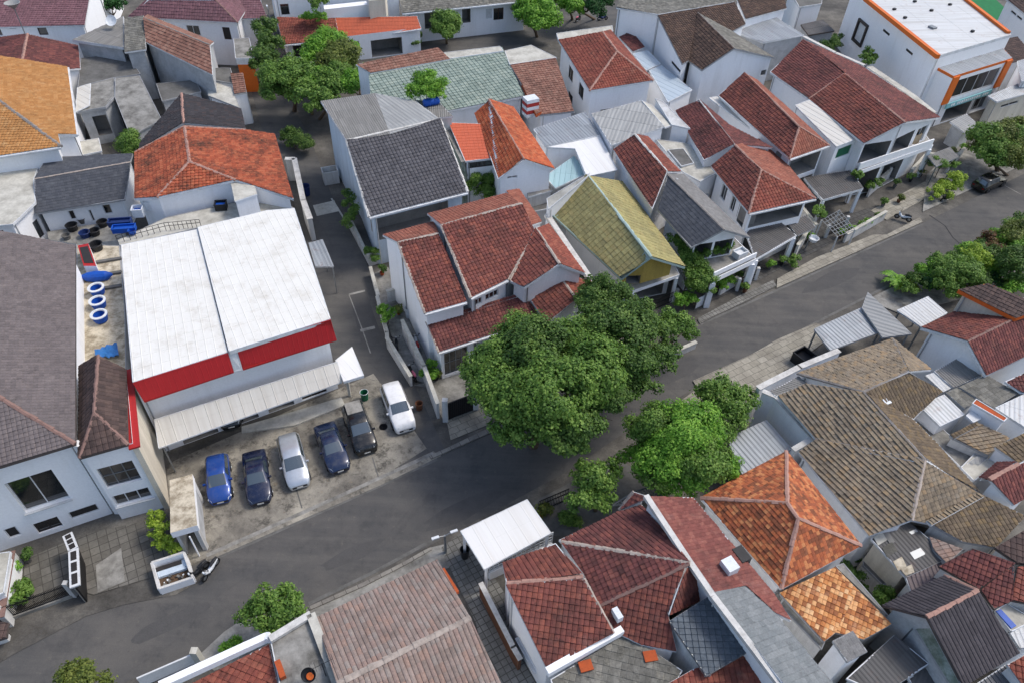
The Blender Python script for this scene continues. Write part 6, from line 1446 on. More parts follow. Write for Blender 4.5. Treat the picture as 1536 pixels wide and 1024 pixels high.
# alley shrubs
for lab, lb, m_ in (('tall green hedge shrub along the alley below the charcoal house', "22:490,150,2.2,36 510,200,2,42 500,245,1.6,36 480,105,2,26", 'leaf_mid'), ('round green shrub at the lower end of the alley planting strip', "22:605,415,1.4,34 590,400,1.2,22 615,438,1,22", 'leaf_mid'),
                    ('clipped green shrub in the planter of the alley corner yard', "22:685,700,1.6,36 700,740,1.5,32 665,690,1.4,20", 'leaf_bright'), ('upright green shrub by the barred window of the alley corner house', "32:905,125,1.4,30 915,165,1,34 890,160,1,24", 'leaf_bright'),
                    ('low green plants at the foot of the charcoal house front', "22:670,290,1.5,22 640,305,1.4,24 720,275,1.4,20", 'leaf_mid'), ('green plants under the dark eaves of the charcoal house', "22:800,250,2,18 850,240,2,22 760,265,2,16", 'leaf_dark'),
                    ('round dark green shrub between the orange gable and the red roofs', "12:1165,930,3.6,55 1210,950,3.4,45 1130,960,3.2,35 1180,990,3,45", 'leaf_mid'), ('low green plants in the alley above the concrete strip', "12:210,710,1.2,45 250,740,1.2,40 160,700,1.2,32", 'leaf_dark'),
                    ('yellow green climbing shrub beside the gate shelter', "41:800,170,1.6,40 820,230,1.5,42 850,300,1.2,42 800,280,1.1,36 880,330,.9,24", 'leaf_yellow'), ('small green plants by the low wall at the bottom left', "41:110,520,.8,30 140,550,.6,24 90,600,.6,24", 'leaf_mid'),
                    ('tiny green bush at the kerb above the red tiled roof at the bottom', "41:1185,830,.7,30 1160,850,.6,20 1210,815,.6,20", 'leaf_bright'), ('small weedy plants by the bin at the bottom left corner', "41:20,560,1,26 40,620,.8,22 15,600,.8,20", 'leaf_mid'),
                    ('leafy climber on the house left of the small balcony house at the yellow gable', "23:855,340,4.4,40 900,370,4.2,42 930,420,4,55 970,480,3.4,62 1000,550,2.8,62 950,540,3,50 1030,600,1.8,45 900,430,4,40", 'leaf_mid'),
                    ('broad leaved banana plant before the yellow gable house', "23:885,640,1.8,32 930,650,1.6,34 880,670,1.4,24 960,640,1.4,20", 'leaf_bright'), ('green potted plants on the charcoal gable balcony', "23:1135,370,4.3,22 1080,400,4.2,30 1020,410,4.1,24", 'leaf_mid'),
                    ('long green planter of grass like leaves before the charcoal gable house', "23:1090,560,1.2,28 1125,555,1.2,28 1150,545,1.1,20 1110,575,1.1,22", 'leaf_bright'), ('bushy plants on the long red house wall beside the balcony', "14:1010,850,2,26 930,840,2.2,45 890,830,2,32 960,820,2,30", 'leaf_mid'),
                    ('dark green creeper bush on the white wall under the blank hoarding', "14:565,275,5,30 570,310,4.6,38 545,300,4.6,24 595,290,4.6,18", 'leaf_mid'), ('thin weeds on the wall corner behind the long red roof', "14:390,220,4,36 360,240,3.6,36 420,190,4,26", 'leaf_dark'),
                    ('pale green garden plants at the kerb before the long red house', "14:1000,930,1.2,40 1030,910,1.2,30 950,970,1,40 900,990,.9,36 1020,960,1,30", 'leaf_yellow'), ('low planted box by the grey slatted carport', "14:605,940,1.3,28 580,960,1.2,22 630,930,1.2,18", 'leaf_mid'),
                    ('green pot plants beside the white strip roof house', "14:505,895,3.8,22 520,900,3.6,16", 'leaf_mid'), ('plants under the brown roof corner over the porch', "24:325,180,2.6,24 300,200,2.4,20 340,210,2.3,16", 'leaf_mid'), ('dark pot plants by the carport of the row house', "24:190,440,.8,24 180,460,.6,16", 'leaf_mid'),
                    ('round clipped shrub in the small court of the dark shed', "44:650,570,1.6,46 630,590,1.4,30 675,580,1.4,30", 'leaf_mid'), ('dark green shrubs in the court by the orange hip roof', "44:470,450,1.6,32 500,475,1.4,28 530,540,1.2,24 450,430,1.6,22", 'leaf_dark'),
                    ('small palm like plant in the gap beside the concrete slab at the top left', "11:675,730,3.4,55 650,745,3.2,36 705,745,3.2,34", 'leaf_mid'), ('low bushes by the white carport at the bottom centre', "33:310,900,.9,34 290,915,.7,24 350,925,.6,22", 'leaf_mid')):
    tree('shrub', lab, lb, m_, .2, 1.05, None, .05, 'shrub')
# right edge planting
tree('tree', 'dark olive tree over the parked black car at the right edge', "14:1180,720,3.6,70 1250,700,4,75 1320,720,4,65 1230,780,3.4,70 1310,800,3.4,70 1140,690,3.2,45 1150,790,3,45 1370,760,3.6,60", 'leaf_olive', .27, 1, K(14, 1230, 880, 0), .25, mats2=['leaf_mid', 'leaf_olive', 'leaf_mid'])
tree('tree', 'olive tree top at the right edge above the dark olive tree', "14:1350,650,3.6,50 1400,670,3.6,50", 'leaf_olive', .27, 1, K(14, 1380, 760, 0), .2)
for lab, lb, m_ in (('rounded dark green tree in the roadside planting at the right', "24:940,500,2.6,55 990,470,2.8,60 1040,520,2.6,70 1080,490,2.6,55 980,560,2.2,55 1100,550,2,45", 'leaf_mid'),
                    ('bright yellow green tree behind the rounded roadside tree', "24:1090,395,2.6,45 1130,430,2.6,50 1160,450,2.2,36", 'leaf_yellow'), ('reddish brown leaved shrub in the roadside planting', "24:1200,360,2,50 1230,390,1.8,40", 'leaf_red'),
                    ('olive green shrub at the right end of the roadside planting', "24:1300,320,2.2,55 1360,300,2.2,55 1270,340,1.8,40", 'leaf_olive'), ('large dark green tree cut by the right edge of the photo', "24:1300,450,3,60 1350,420,3.2,70 1340,510,2.8,60 1290,500,2.4,45 1400,470,3,60", 'leaf_dark'),
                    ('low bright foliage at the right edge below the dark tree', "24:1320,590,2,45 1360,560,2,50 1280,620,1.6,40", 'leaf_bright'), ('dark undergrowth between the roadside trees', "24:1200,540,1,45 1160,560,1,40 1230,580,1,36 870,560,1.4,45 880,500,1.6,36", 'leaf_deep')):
    tree('shrub' if 'shrub' in lab or 'growth' in lab or 'foliage' in lab else 'tree', lab, lb, m_, .24, 1.05, None, .12, 'shrub' if 'shrub' in lab or 'growth' in lab or 'foliage' in lab else 'tree')

def frond_plant(label, c, x, y, n=16, ln=1.5, mat='leaf_bright', h=.8, z0=0.0):
    t = Thing('palm', label, 'palm'); b = K(c, x, y, z0); mb = MB(); mb.tube([b, b + Vector((0, 0, h))], [.1, .07], 'bark', 7); t.part('trunk', mb)
    mb = MB(); top = b + Vector((0, 0, h))
    for i in range(n):
        a_ = 6.283 * i / n + random.uniform(-.2, .2); L_ = ln * random.uniform(.7, 1.1); el = random.uniform(.3, 1.1)
        pv = None
        d = Vector((math.cos(a_), math.sin(a_), 0)); s_ = Vector((-d.y, d.x, 0)); prev = top
        for k in range(1, 8):
            u = k / 7; p = top + d * (L_ * u * math.cos(el * .5)) + Vector((0, 0, L_ * (u * math.sin(el) - .75 * u * u))); w = .2 * L_ * math.sin(math.pi * min(.98, u * .9 + .06))
            for sg in (1, -1): q = prev.lerp(p, .5); mb.face([prev, p, p + s_ * sg * w + Vector((0, 0, -.06)) + d * .1, prev + s_ * sg * w * .9 + Vector((0, 0, -.05)) + d * .12], mat)
            prev = p
    t.part('crown', mb); t.done(loc=b)
frond_plant('bright green palm like plant at the left end of the roadside planting', 24, 700, 575, 16, 1.7, 'leaf_bright')
frond_plant('second smaller frond plant nearer the pale lean-to roof', 24, 760, 610, 14, 1.4, 'leaf_yellow')
frond_plant('feathery frond plant before the rounded roadside tree', 24, 830, 540, 14, 1.3, 'leaf_mid')
frond_plant('small palm beside the grey concrete house slab', 11, 680, 760, 14, 1.8, 'leaf_mid', 1.6)

tree('shrub', 'long leafy hedge along the kerb at the right end of the roadside planting', "24:760,590,1.2,46 820,555,1.5,46 870,515,1.6,55 930,465,1.7,55 1000,440,1.7,50 1060,420,1.8,55 1120,400,1.7,50 1170,370,1.6,50 1240,330,1.6,55 1310,290,1.7,55 1370,255,1.7,55 900,560,1.3,55 1020,590,1.2,50 1130,550,1.3,55 1200,490,1.4,60 1250,430,1.5,60 1190,440,1.5,55 1320,380,1.5,60 1260,560,1.3,50", 'leaf_mid', .23, 1.0, None, .08, 'hedge', mats2=['leaf_mid', 'leaf_dark', 'leaf_bright'])
tree('tree', 'leafy green tree hanging over the alley wall at the top', "12:270,470,4.6,55 340,420,4.8,60 430,390,4.8,60 470,330,4.8,50 300,320,5,50 170,460,4,50 80,360,4.4,45", 'leaf_mid', .26, .95, K(12, 300, 590, 0), .2, mats2=['leaf_mid', 'leaf_bright', 'leaf_mid'])
tree('tree', 'thick green tree below the black car tree at the right edge', "14:1290,760,3,55 1360,830,2.6,60 1240,840,2.4,45 1180,800,2.6,40 1120,760,2.8,40", 'leaf_mid', .25, 1, K(14, 1280, 900, 0), .16, mats2=['leaf_olive', 'leaf_mid'])
# ------------------------------------------------------------------ vehicles
def car_mesh(style):
    """stations along x (front +): x, belt height, top height, half width, roof half width"""
    if style == 'sedan': L, W, H = 4.5, 1.74, 1.44; st = [(-2.25, .62, .66, .74, .6), (-2.15, .84, .9, .84, .7), (-1.6, .92, .98, .86, .68), (-1.45, .92, 1.0, .87, .64), (-.85, .92, 1.38, .87, .58), (-.3, .92, 1.44, .87, .6), (.25, .91, 1.42, .87, .58), (.95, .9, .96, .87, .66), (1.1, .88, .93, .87, .7), (1.8, .78, .84, .84, .68), (2.15, .64, .7, .76, .58), (2.27, .5, .52, .66, .5)]
    elif style == 'hatch': L, W, H = 3.8, 1.68, 1.5; st = [(-1.88, .7, .74, .74, .6), (-1.85, .88, .92, .82, .62), (-1.6, .92, 1.4, .83, .58), (-1.0, .92, 1.5, .84, .6), (-.3, .92, 1.51, .84, .6), (.2, .91, 1.47, .84, .58), (.95, .92, .98, .83, .62), (1.1, .88, .94, .83, .66), (1.6, .76, .83, .78, .6), (1.85, .6, .66, .7, .52), (1.93, .48, .5, .6, .46)]
    elif style == 'mpv': L, W, H = 4.55, 1.76, 1.62; st = [(-2.25, .75, .8, .78, .64), (-2.2, .95, 1.0, .86, .66), (-1.95, .98, 1.5, .87, .6), (-1.3, .98, 1.6, .88, .63), (-.4, .98, 1.62, .88, .64), (.3, .97, 1.57, .88, .62), (1.15, .97, 1.03, .87, .68), (1.3, .92, .98, .87, .7), (1.9, .8, .87, .83, .66), (2.15, .66, .72, .76, .58), (2.28, .5, .53, .66, .5)]
    else: L, W, H = 4.4, 1.8, 1.72; st = [(-2.2, .8, .84, .82, .68), (-2.17, 1.03, 1.08, .88, .68), (-1.98, 1.06, 1.58, .89, .64), (-1.3, 1.06, 1.7, .9, .66), (-.3, 1.05, 1.72, .9, .67), (.3, 1.05, 1.68, .9, .65), (1.0, 1.06, 1.13, .9, .7), (1.15, 1.02, 1.09, .9, .72), (1.85, .95, 1.02, .87, .7), (2.12, .8, .86, .82, .64), (2.22, .55, .58, .74, .56)]
    # refine the stations so surfaces read smooth
    return L, W, H, st

def make_car(label, style, paint, A, B, group=None, roof_mat=None, rear_cover=False, name='parked_car'):
    L, W, H, st = car_mesh(style); t = Thing(name, label, 'car', group)
    def sec(s):
        x, zb, zt, w, wr = s
        h = [(w * .86, .2), (w * .97, .3), (w * 1.0, .3 + (zb - .3) * .5), (w * .98, zb - .05), (w * .94, zb), (wr + .02, zt - .035), (wr * .88, zt), (wr * .45, zt + .022), (0, zt + .028)]
        full = [(x, y, z) for y, z in h] + [(x, -y, z) for y, z in h[-2::-1]]
        return [Vector(p) for p in full]
    S = [sec(s) for s in st]; n = len(S[0]); body = MB(); gw = MB(); gr = MB(); gl = MB(); gR = MB(); body.smooth = True
    # body as one sheet, glass panes lifted slightly off it
    vs = [p for s in S for p in s]; fs = []; fm = []
    cab = [s[2] - s[1] > .3 for s in st]
    rm = roof_mat or paint
    for i in range(len(S) - 1):
        for k in range(n - 1):
            f = (i * n + k, (i + 1) * n + k, (i + 1) * n + k + 1, i * n + k + 1)
            fs.append(f)
            q = [vs[j] for j in f]; nr = (q[1] - q[0]).cross(q[3] - q[0])
            if nr.length > 1e-9: nr.normalize()
            if nr.dot(sum(q, Vector()) / 4 - Vector((0, 0, .6))) < 0: nr = -nr
            def inset(a0, a1, b0, b1):
                def pt(u, v): return q[0].lerp(q[1], u).lerp(q[3].lerp(q[2], u), v) + nr * .012
                return [pt(a0, b0), pt(a1, b0), pt(a1, b1), pt(a0, b1)]
            if k in (4, n - 6) and (cab[i] or cab[i + 1]):
                if cab[i] and cab[i + 1]: (gl if k == 4 else gR).face(inset(.03, .97, .1 if k == 4 else .08, .92 if k == 4 else .9), 'car_glass')
            if 6 <= k <= n - 8 or k in (5, n - 7):
                e = .35 if k == 5 else 0; e2 = .65 if k == n - 7 else 1
                if cab[i] and not cab[i + 1]: gw.face(inset(.06, .97, e, e2), 'car_glass')
                if not cab[i] and cab[i + 1]: gr.face(inset(.08, .92, e, e2), 'car_glass')
    b0 = len(body.v); body.mesh(vs, fs, paint)
    body.mesh(S[0], [tuple(range(n))], paint); body.mesh(S[-1], [tuple(range(n - 1, -1, -1))], paint)
    body.mesh([S[i][k] for i in range(len(S)) for k in (0, n - 1)], [(2 * i, 2 * i + 1, 2 * i + 3, 2 * i + 2) for i in range(len(S) - 1)], 'plastic_black')
    t.part('body', body); t.part('windshield', gw); t.part('rear_window', gr); t.part('side_window', gl); t.part('side_window', gR)
    if roof_mat:
        mb = MB()
        for i in range(len(st) - 1):
            if cab[i] and cab[i + 1]:
                for k in range(6, n - 7): mb.face([vs[i * n + k] + Vector((0, 0, .01)), vs[(i + 1) * n + k] + Vector((0, 0, .01)), vs[(i + 1) * n + k + 1] + Vector((0, 0, .01)), vs[i * n + k + 1] + Vector((0, 0, .01))], roof_mat)
        t.part('roof', mb)
    if rear_cover: mb = MB(); mb.box((-1.3, 0, H - .02), 1.2, 1.2, .08, 'concrete'); t.part('roof_cover', mb)
    w = W / 2; fx, rx = L * .31, -L * .3
    for x in (fx, rx):
        for s_ in (1, -1):
            tb = MB(); M = Matrix.Rotation(math.pi / 2, 3, 'X'); tb.lathe((x, s_ * (w - .1), .31), [(0, -.11), (.22, -.11), (.3, -.1), (.315, 0), (.3, .1), (.22, .11), (0, .11)], 'rubber', 18, M); wi = t.part('wheel', tb)
            rb = MB(); rb.lathe((x, s_ * (w + .012), .31), [(0, .012 * s_), (.19, 0), (.2, -.02)], 'rim', 14, M); t.part('rim', rb, wi)
            ab = MB(); ab.lathe((x, s_ * (w - .035), .31), [(.31, -.05), (.37, -.05), (.37, .05), (.31, .05)], 'plastic_black', 18, M); t.part('wheel_arch', ab)
    fz = st[-3][1]
    for s_ in (1, -1):
        mb = MB(); x = st[-2][0]; mb.mesh([(x - .28, s_ * .74, fz - .06), (x - .02, s_ * .55, st[-2][1] + .02), (x + .06, s_ * .5, st[-2][1] - .1), (x - .22, s_ * .79, fz - .2)], [(0, 1, 2, 3), (3, 2, 1, 0)], 'lamp_lens')
        for q in range(len(mb.v)): mb.v[q] = tuple(Vector(mb.v[q]) + Vector((.035, s_ * .02, .03)))
        t.part('headlight', mb)
        mb = MB(); mb.box((st[0][0] + .04, s_ * .6, .56), .1, .24, .16, 'lamp_red'); t.part('tail_light', mb)
        mb = MB(); cx = next(st[i][0] for i in range(len(st)) if cab[i] and not cab[i + 1]) + .35; mb.box((cx, s_ * (w + .07), .92), .12, .2, .14, paint); t.part('mirror', mb)
    mb = MB(); mb.box((st[-1][0] - .02, 0, .34), .09, 1.05, .16, 'plastic_black'); t.part('grille', mb)
    mb = MB(); mb.box((st[-1][0] + .03, 0, .36), .02, .45, .11, 'plate_white'); t.part('number_plate', mb)
    # place
    d = (B - A); d.z = 0; d.normalize(); rz = math.atan2(d.y, d.x); c = (A + B) / 2
    root = t.done(loc=Vector((0, 0, 0))); root.location = (c.x, c.y, .0 if not style == 'x' else 0); root.rotation_euler = (0, 0, rz)
    root.location.z = CARZ; return root
CARZ = .035
PK = lambda s: pts3(s)
GC = 'cars parked on the forecourt'
a, b = PK("31:1100,570,1.3 1132,838,.3"); make_car('bright blue hatchback parked at the left end of the forecourt row', 'hatch', 'paint_blue', a, b, GC)
a, b = PK("31:1290,552,1.3 1335,830,.3"); make_car('very dark blue sedan parked between the blue hatchback and the silver car', 'sedan', 'paint_navy', a, b, GC)
a, b = PK("32:168,472,1.35 240,752,.3"); make_car('silver people carrier parked in the middle of the forecourt', 'mpv', 'paint_silver', a, b, GC)
a, b = PK("32:355,407,1.3 448,672,.3"); make_car('dark navy sedan parked right of the silver car', 'sedan', 'paint_navy2', a, b, GC)
a, b = PK("32:508,335,1.4 578,558,.3"); make_car('black boxy car with pale grey cover on its rear roof', 'suv', 'paint_black', a, b, GC, None, True)
a, b = PK("32:702,222,1.5 778,452,.3"); make_car('white sport utility car parked at the right end of the forecourt', 'suv', 'paint_white', a, b, GC)
a, b = PK("31:1060,420,1.3 1100,560,.4"); 
d = (K(31, 1132, 838, 0) - K(31, 1100, 590, 0)).normalized()
for lab, c_, x, y, pm, sty in (('black car almost hidden under the store awning', 31, 1195, 480, 'paint_black', 'sedan'),):
    p = K(c_, x, y, 0); make_car(lab, sty, pm, p - d * 4.3, p - d * 1.0)
CARZ = .02
a, b = PK("14:1075,985,.5 1300,890,.5"); make_car('black car parked under the olive tree at the right edge of the street', 'mpv', 'paint_black', a, b)

def motorbike(label, c, x, y, ang, paint, seat='plastic_black', group='motorbikes', z0=0.0):
    t = Thing('motorbike', label, 'motorbike'); M = Matrix.Rotation(math.pi / 2, 3, 'X')
    for xx in (-.62, .62):
        mb = MB(); mb.lathe((xx, 0, .28), [(.17, -.05), (.28, -.04), (.29, 0), (.28, .04), (.17, .05), (.17, -.05)], 'rubber', 16, M); wi = t.part('wheel', mb)
        mb = MB(); mb.lathe((xx, 0, .28), [(0, -.03), (.17, -.02), (.17, .02), (0, .03)], 'rim', 12, M); t.part('rim', mb, wi)
    mb = MB(); mb.tube([(-.7, 0, .62), (-.4, 0, .6), (-.1, 0, .42), (.2, 0, .4), (.42, 0, .6), (.5, 0, .85)], [.1, .16, .15, .13, .14, .08], paint, 10); mb.box((-.1, 0, .2), .5, .24, .25, 'plastic_black'); t.part('body', mb)
    mb = MB(); mb.tube([(-.75, 0, .74), (-.45, 0, .76), (-.05, 0, .7)], [.08, .13, .09], seat, 10); t.part('seat', mb)
    mb = MB(); mb.tube([(.62, 0, .3), (.46, 0, .9)], .04, 'iron_grey', 8); mb.tube([(.4, -.34, .98), (.48, 0, .92), (.4, .34, .98)], .025, 'iron_black', 6); t.part('handlebar', mb)
    mb = MB(); mb.lathe((.56, 0, .82), [(0, .06), (.09, .03), (.1, -.05), (0, -.06)], 'lamp_lens', 12, Matrix.Rotation(math.pi / 2, 3, 'Y')); t.part('headlight', mb)
    for s_ in (1, -1): mb = MB(); mb.tube([(.42, s_ * .25, .98), (.4, s_ * .32, 1.14)], .012, 'iron_black', 5); mb.box((.4, s_ * .34, 1.12), .03, .12, .08, 'plastic_black'); t.part('mirror', mb)
    mb = MB(); mb.tube([(-.35, -.16, .3), (-.85, -.18, .36)], [.05, .06], 'iron_grey', 8); t.part('exhaust', mb)
    r = t.done(loc=Vector((0, 0, 0))); r.location = K(c, x, y, z0); r.rotation_euler = (0, 0, ang); r['category'] = 'motorbike'; return r
motorbike('white motorbike with pale fairing at the kerb beside the rubbish bin', 41, 1085, 455, math.radians(250), 'plastic_white', z0=.03)
motorbike('black motorbike between the rubbish bin and the white motorbike', 41, 1020, 465, math.radians(235), 'plastic_black', z0=.05)
motorbike('black motorbike parked in the alley beside the grey planter wall', 22, 735, 900, math.radians(100), 'plastic_black')
motorbike('white and red motorbike in the yard of the alley corner house', 22, 838, 890, math.radians(110), 'plastic_white', 'plastic_red', z0=.06)
motorbike('dark motorbike by the low wall near the forecourt corner', 32, 815, 185, math.radians(120), 'plastic_black', 'cloth_pink', z0=.06)
motorbike('red motorbike in front of the charcoal gable house', 23, 1200, 575, math.radians(120), 'plastic_red')
motorbike('white scooter parked at the kerb of the row houses', 24, 740, 240, math.radians(150), 'plastic_white', z0=.13)
motorbike('dark motorbike among the plants at the upper kerb on the right', 24, 960, 140, math.radians(30), 'plastic_black', z0=.02)
motorbike('motorbike with pink seat on the top street', 13, 365, 110, math.radians(60), 'plastic_black', 'cloth_pink')
motorbike('motorbike parked under the top street trees', 13, 490, 105, math.radians(20), 'plastic_navy')
# ------------------------------------------------------------------ small things
def tub(label, c, x, y, z, r=.62):
    t = Thing('wash_tub', label, 'tub', 'round blue and white tubs on the service roof'); p = K(c, x, y, z)
    mb = MB(); mb.lathe(p, [(0, .04), (r * .8, .04), (r * .95, .5), (r, .55), (r * .85, .54), (r * .7, .12), (0, .12)], 'plastic_blue', 20); t.part('bowl', mb)
    mb = MB(); mb.lathe(p + Vector((-.05, .05, .5)), [(r * .75, .0), (r * 1.02, .03), (r * 1.05, .12), (r * .78, .16), (r * .7, .06)], 'plastic_white', 20); t.part('rim', mb)
    t.done()
tub('blue tub with white rim, highest of the three rimmed tubs', 21, 505, 615, 5.05); tub('blue tub with white rim, middle of the three rimmed tubs', 21, 512, 682, 5.05); tub('blue tub with white rim, lowest of the three rimmed tubs', 21, 520, 752, 5.05)
t = Thing('boat_tub', 'plain blue plastic boat shaped tub above the rimmed tubs', 'tub'); p = K(21, 498, 540, 5.05); mb = MB()
mb.tube([p + Vector((-1.2, -.25, .35)), p + Vector((-.7, -.15, .25)), p + Vector((0, 0, .22)), p + Vector((.8, .15, .25)), p + Vector((1.25, .25, .35))], [.08, .38, .5, .4, .1], 'plastic_blue', 12); t.part('hull', mb); t.done(single=True)
t = Thing('tarpaulin', 'crumpled blue tarpaulin at the lower end of the service roof', 'tarpaulin'); q = pts3("21:485,905,5.3 600,868,5.3 607,935,5.25 490,945,5.25"); mb = MB(); N = 9
g_ = [[q[0].lerp(q[1], i / N).lerp(q[3].lerp(q[2], i / N), j / N) + Vector((0, 0, random.uniform(-.12, .22))) for i in range(N + 1)] for j in range(N + 1)]
mb.mesh([p for r in g_ for p in r], [(j * (N + 1) + i, j * (N + 1) + i + 1, (j + 1) * (N + 1) + i + 1, (j + 1) * (N + 1) + i) for j in range(N) for i in range(N)], 'tarp_blue'); mb.smooth = True; t.part('sheet', mb); t.done(single=True)
t = Thing('planter_box', 'white rimmed box with red lining next to the left house roof', 'box'); q = pts3("21:395,365,6 450,355,6 495,480,5.8 430,480,5.8")
mb = MB(); mb.prism([(p.x, p.y) for p in q], 5.02, 5.9, 'plaster_white', 'red_paint'); t.part('box', mb)
c_ = sum(q, Vector()) / 4; mb = MB(); mb.prism([(p.x, p.y) for p in [c_ + (v - c_) * .75 for v in q]], 5.905, 5.93, 'panel_dark'); t.part('opening', mb); t.done()
def bucket(label, c, x, y, z, r=.3, h=.55, m='plastic_black', lid=None, name='bucket', group='buckets and pots in the utility yard'):
    t = Thing(name, label, name.replace('_', ' '), group); p = K(c, x, y, z); mb = MB()
    mb.lathe(p, [(0, .01), (r * .8, .01), (r * .95, h * .9), (r, h), (r * .9, h), (r * .75, h * .3), (0, h * .28)], m, 16); t.part('body', mb)
    mb = MB(); mb.lathe(p + Vector((0, 0, h)), [(r * 1.0, -.03), (r * 1.07, 0), (r, .03), (r * .92, 0)], lid or m, 16); t.part('rim', mb); t.done()
for lab, x, y, r, m in (('large black bucket at the corner of the service roof', 500, 390, .55, 'plastic_black'), ('black pot nearest the pale blue wall in the utility yard', 375, 290, .55, 'plastic_black'), ('dark purple bucket in the middle of the utility yard', 440, 325, .5, 'plastic_navy'),
                        ('black bucket beside the blue crates', 490, 315, .5, 'plastic_black'), ('grey pot at the wall of the mossy roofed house', 425, 250, .5, 'concrete_dark'), ('small blue bucket before the stacked crates', 680, 310, .35, 'plastic_blue'), ('dark pot at the left of the utility yard', 345, 335, .4, 'concrete_dark'), ('black tub by the door of the mossy roofed house', 530, 270, .5, 'plastic_black')):
    bucket(lab, 21, x, y, 5.0 if x in (500, 680) else 1.2, r, r * 1.1, m)
t = Thing('platform', 'raised concrete platform of the utility yard behind the left house', 'platform'); q = pts3("21:240,300,1.2 620,240,1.2 640,340,1.2 400,365,1.2 250,340,1.2"); mb = MB(); mb.prism([(p.x, p.y) for p in q], 0, 1.2, 'plaster_old', 'concrete'); t.part('slab', mb); t.done(single=True)
def crate(label, c, x, y, z, sx, sy, sz, m, rot=.5, name='crate', top=None, group=None):
    t = Thing(name, label, name.replace('_', ' '), group); p = K(c, x, y, z); mb = MB(); w = .05
    mb.box(p, sx, sy, .05, m, rot); ca, sa = math.cos(rot), math.sin(rot)
    for dx, dy, bx, by in ((0, -sy / 2, sx, w), (0, sy / 2, sx, w), (-sx / 2, 0, w, sy), (sx / 2, 0, w, sy)): mb.box((p.x + dx * ca - dy * sa, p.y + dx * sa + dy * ca, p.z), bx, by, sz, m, rot)
    t.part('box', mb); mb = MB(); mb.box(p + Vector((0, 0, sz * .6)), sx * .9, sy * .9, .04, top or m, rot); t.part('inside', mb)
    mb = MB(); 
    for dx, dy, bx, by in ((0, -sy / 2, sx + .1, .1), (0, sy / 2, sx + .1, .1), (-sx / 2, 0, .1, sy), (sx / 2, 0, .1, sy)): mb.box((p.x + dx * ca - dy * sa, p.y + dx * sa + dy * ca, p.z + sz + .002), bx, by, .05, m, rot)
    t.part('rim', mb); t.done()
crate('upper long blue crate in the stack behind the store', 21, 620, 265, 5.0, 1.9, .7, .5, 'plastic_navy', .2, group='blue crates'); crate('lower long blue crate in the stack behind the store', 21, 640, 295, 4.95, 1.9, .7, .45, 'plastic_blue', .2, group='blue crates')
crate('white framed box with blue inside on the terrace at its left end', 21, 715, 215, 5.0, .9, .8, .8, 'plastic_white', .2, 'air_box', 'plastic_blue'); crate('second white box with blue inside next to the water tank pipes', 21, 780, 180, 5.0, .9, .8, .9, 'plastic_white', .2, 'air_box', 'plastic_navy'); crate('black framed box with blue inside beside the white tank box', 21, 1135, 180, 4.95, 1.0, .8, .6, 'plastic_black', .2, 'air_box', 'plastic_blue')
t = Thing('water_drum', 'blue plastic drum lying on the slatted roof beside the roof tree', 'drum'); a = K(12, 870, 530, 8.35); b = K(12, 950, 515, 8.35); mb = MB(); mb.tube([a, a.lerp(b, .06), a.lerp(b, .3), a.lerp(b, .33), a.lerp(b, .36), a.lerp(b, .64), a.lerp(b, .67), a.lerp(b, .7), a.lerp(b, .94), b], [.3, .4, .4, .44, .4, .4, .44, .4, .4, .3], 'plastic_blue', 16); t.part('body', mb)
mb = MB(); d = (b - a).normalized(); mb.tube([b, b + d * .05], .08, 'plastic_white', 10); t.part('cap', mb); t.done()

def lamp_post(label, c, x, y, h, mat='iron_grey', arms=(1,), name='street_lamp', ang=0.0):
    t = Thing(name, label, 'street lamp'); p = K(c, x, y, 0); mb = MB(); mb.tube([p, p + Vector((0, 0, h))], [.11, .07], mat, 10); t.part('pole', mb)
    for s_ in arms:
        d = Vector((math.cos(ang) * s_, math.sin(ang) * s_, 0)); mb = MB(); mb.tube([p + Vector((0, 0, h - .05)), p + d * .5 + Vector((0, 0, h + .1))], .04, mat, 8); ai = t.part('arm', mb)
        mb = MB(); q = p + d * .65 + Vector((0, 0, h + .06)); mb.box(q, .5, .18, .1, 'plastic_white', ang); t.part('lamp_head', mb, ai)
    t.done()
lamp_post('grey street lamp with two white lamp heads at the kerb below the street', 42, 985, 355, 2.2, 'iron_grey', (1, -1), ang=math.radians(25))
lamp_post('tall grey lamp post among the trees at the top left', 12, 130, 330, 7.5, 'iron_grey', (1,), ang=2.0)
bucket('black wheeled bin beside the white carport post', 42, 1083, 375, .06, .32, .95, 'plastic_black', None, 'dustbin', None)
bucket('green dustbin at the corner of the store front', 32, 572, 300, .04, .33, .85, 'plastic_green', 'plastic_white', 'dustbin', None)
bucket('dark blue dustbin standing in the alley by the pale concrete strip', 22, 272, 110, .02, .5, 1.1, 'plastic_navy', None, 'dustbin', None)
bucket('white jar on the wall of the alley corner yard', 22, 795, 735, .06, .3, 1.1, 'plastic_white', None, 'water_jar', None)
bucket('rust brown pot plant stump by the forecourt wall', 32, 850, 350, .03, .3, .7, 'wood_brown', None, 'plant_pot', None)
bucket('white bowl lamp on the wall of the row house by the kerb', 24, 285, 345, 1.2, .5, .35, 'plastic_white', None, 'wash_basin', None)
crate('pale grey cart roof standing at the upper end of the alley', 12, 400, 930, .0, 1.6, 1.2, 1.5, 'plaster_old', .4, 'food_cart', 'concrete_pale')
crate('black bagged bin on the pale pavement under the carport', 24, 225, 965, .13, 1.4, 1.3, 1.0, 'plastic_black', .6, 'rubbish_skip')
crate('pale folding box on the charcoal gable balcony', 23, 1190, 425, 3.45, 1.2, .8, .6, 'plastic_white', .6, 'storage_box')
crate('blue box in the small court beside the dark shed', 44, 545, 400, .0, 1.2, .9, 1.6, 'plastic_navy', .6, 'storage_box')
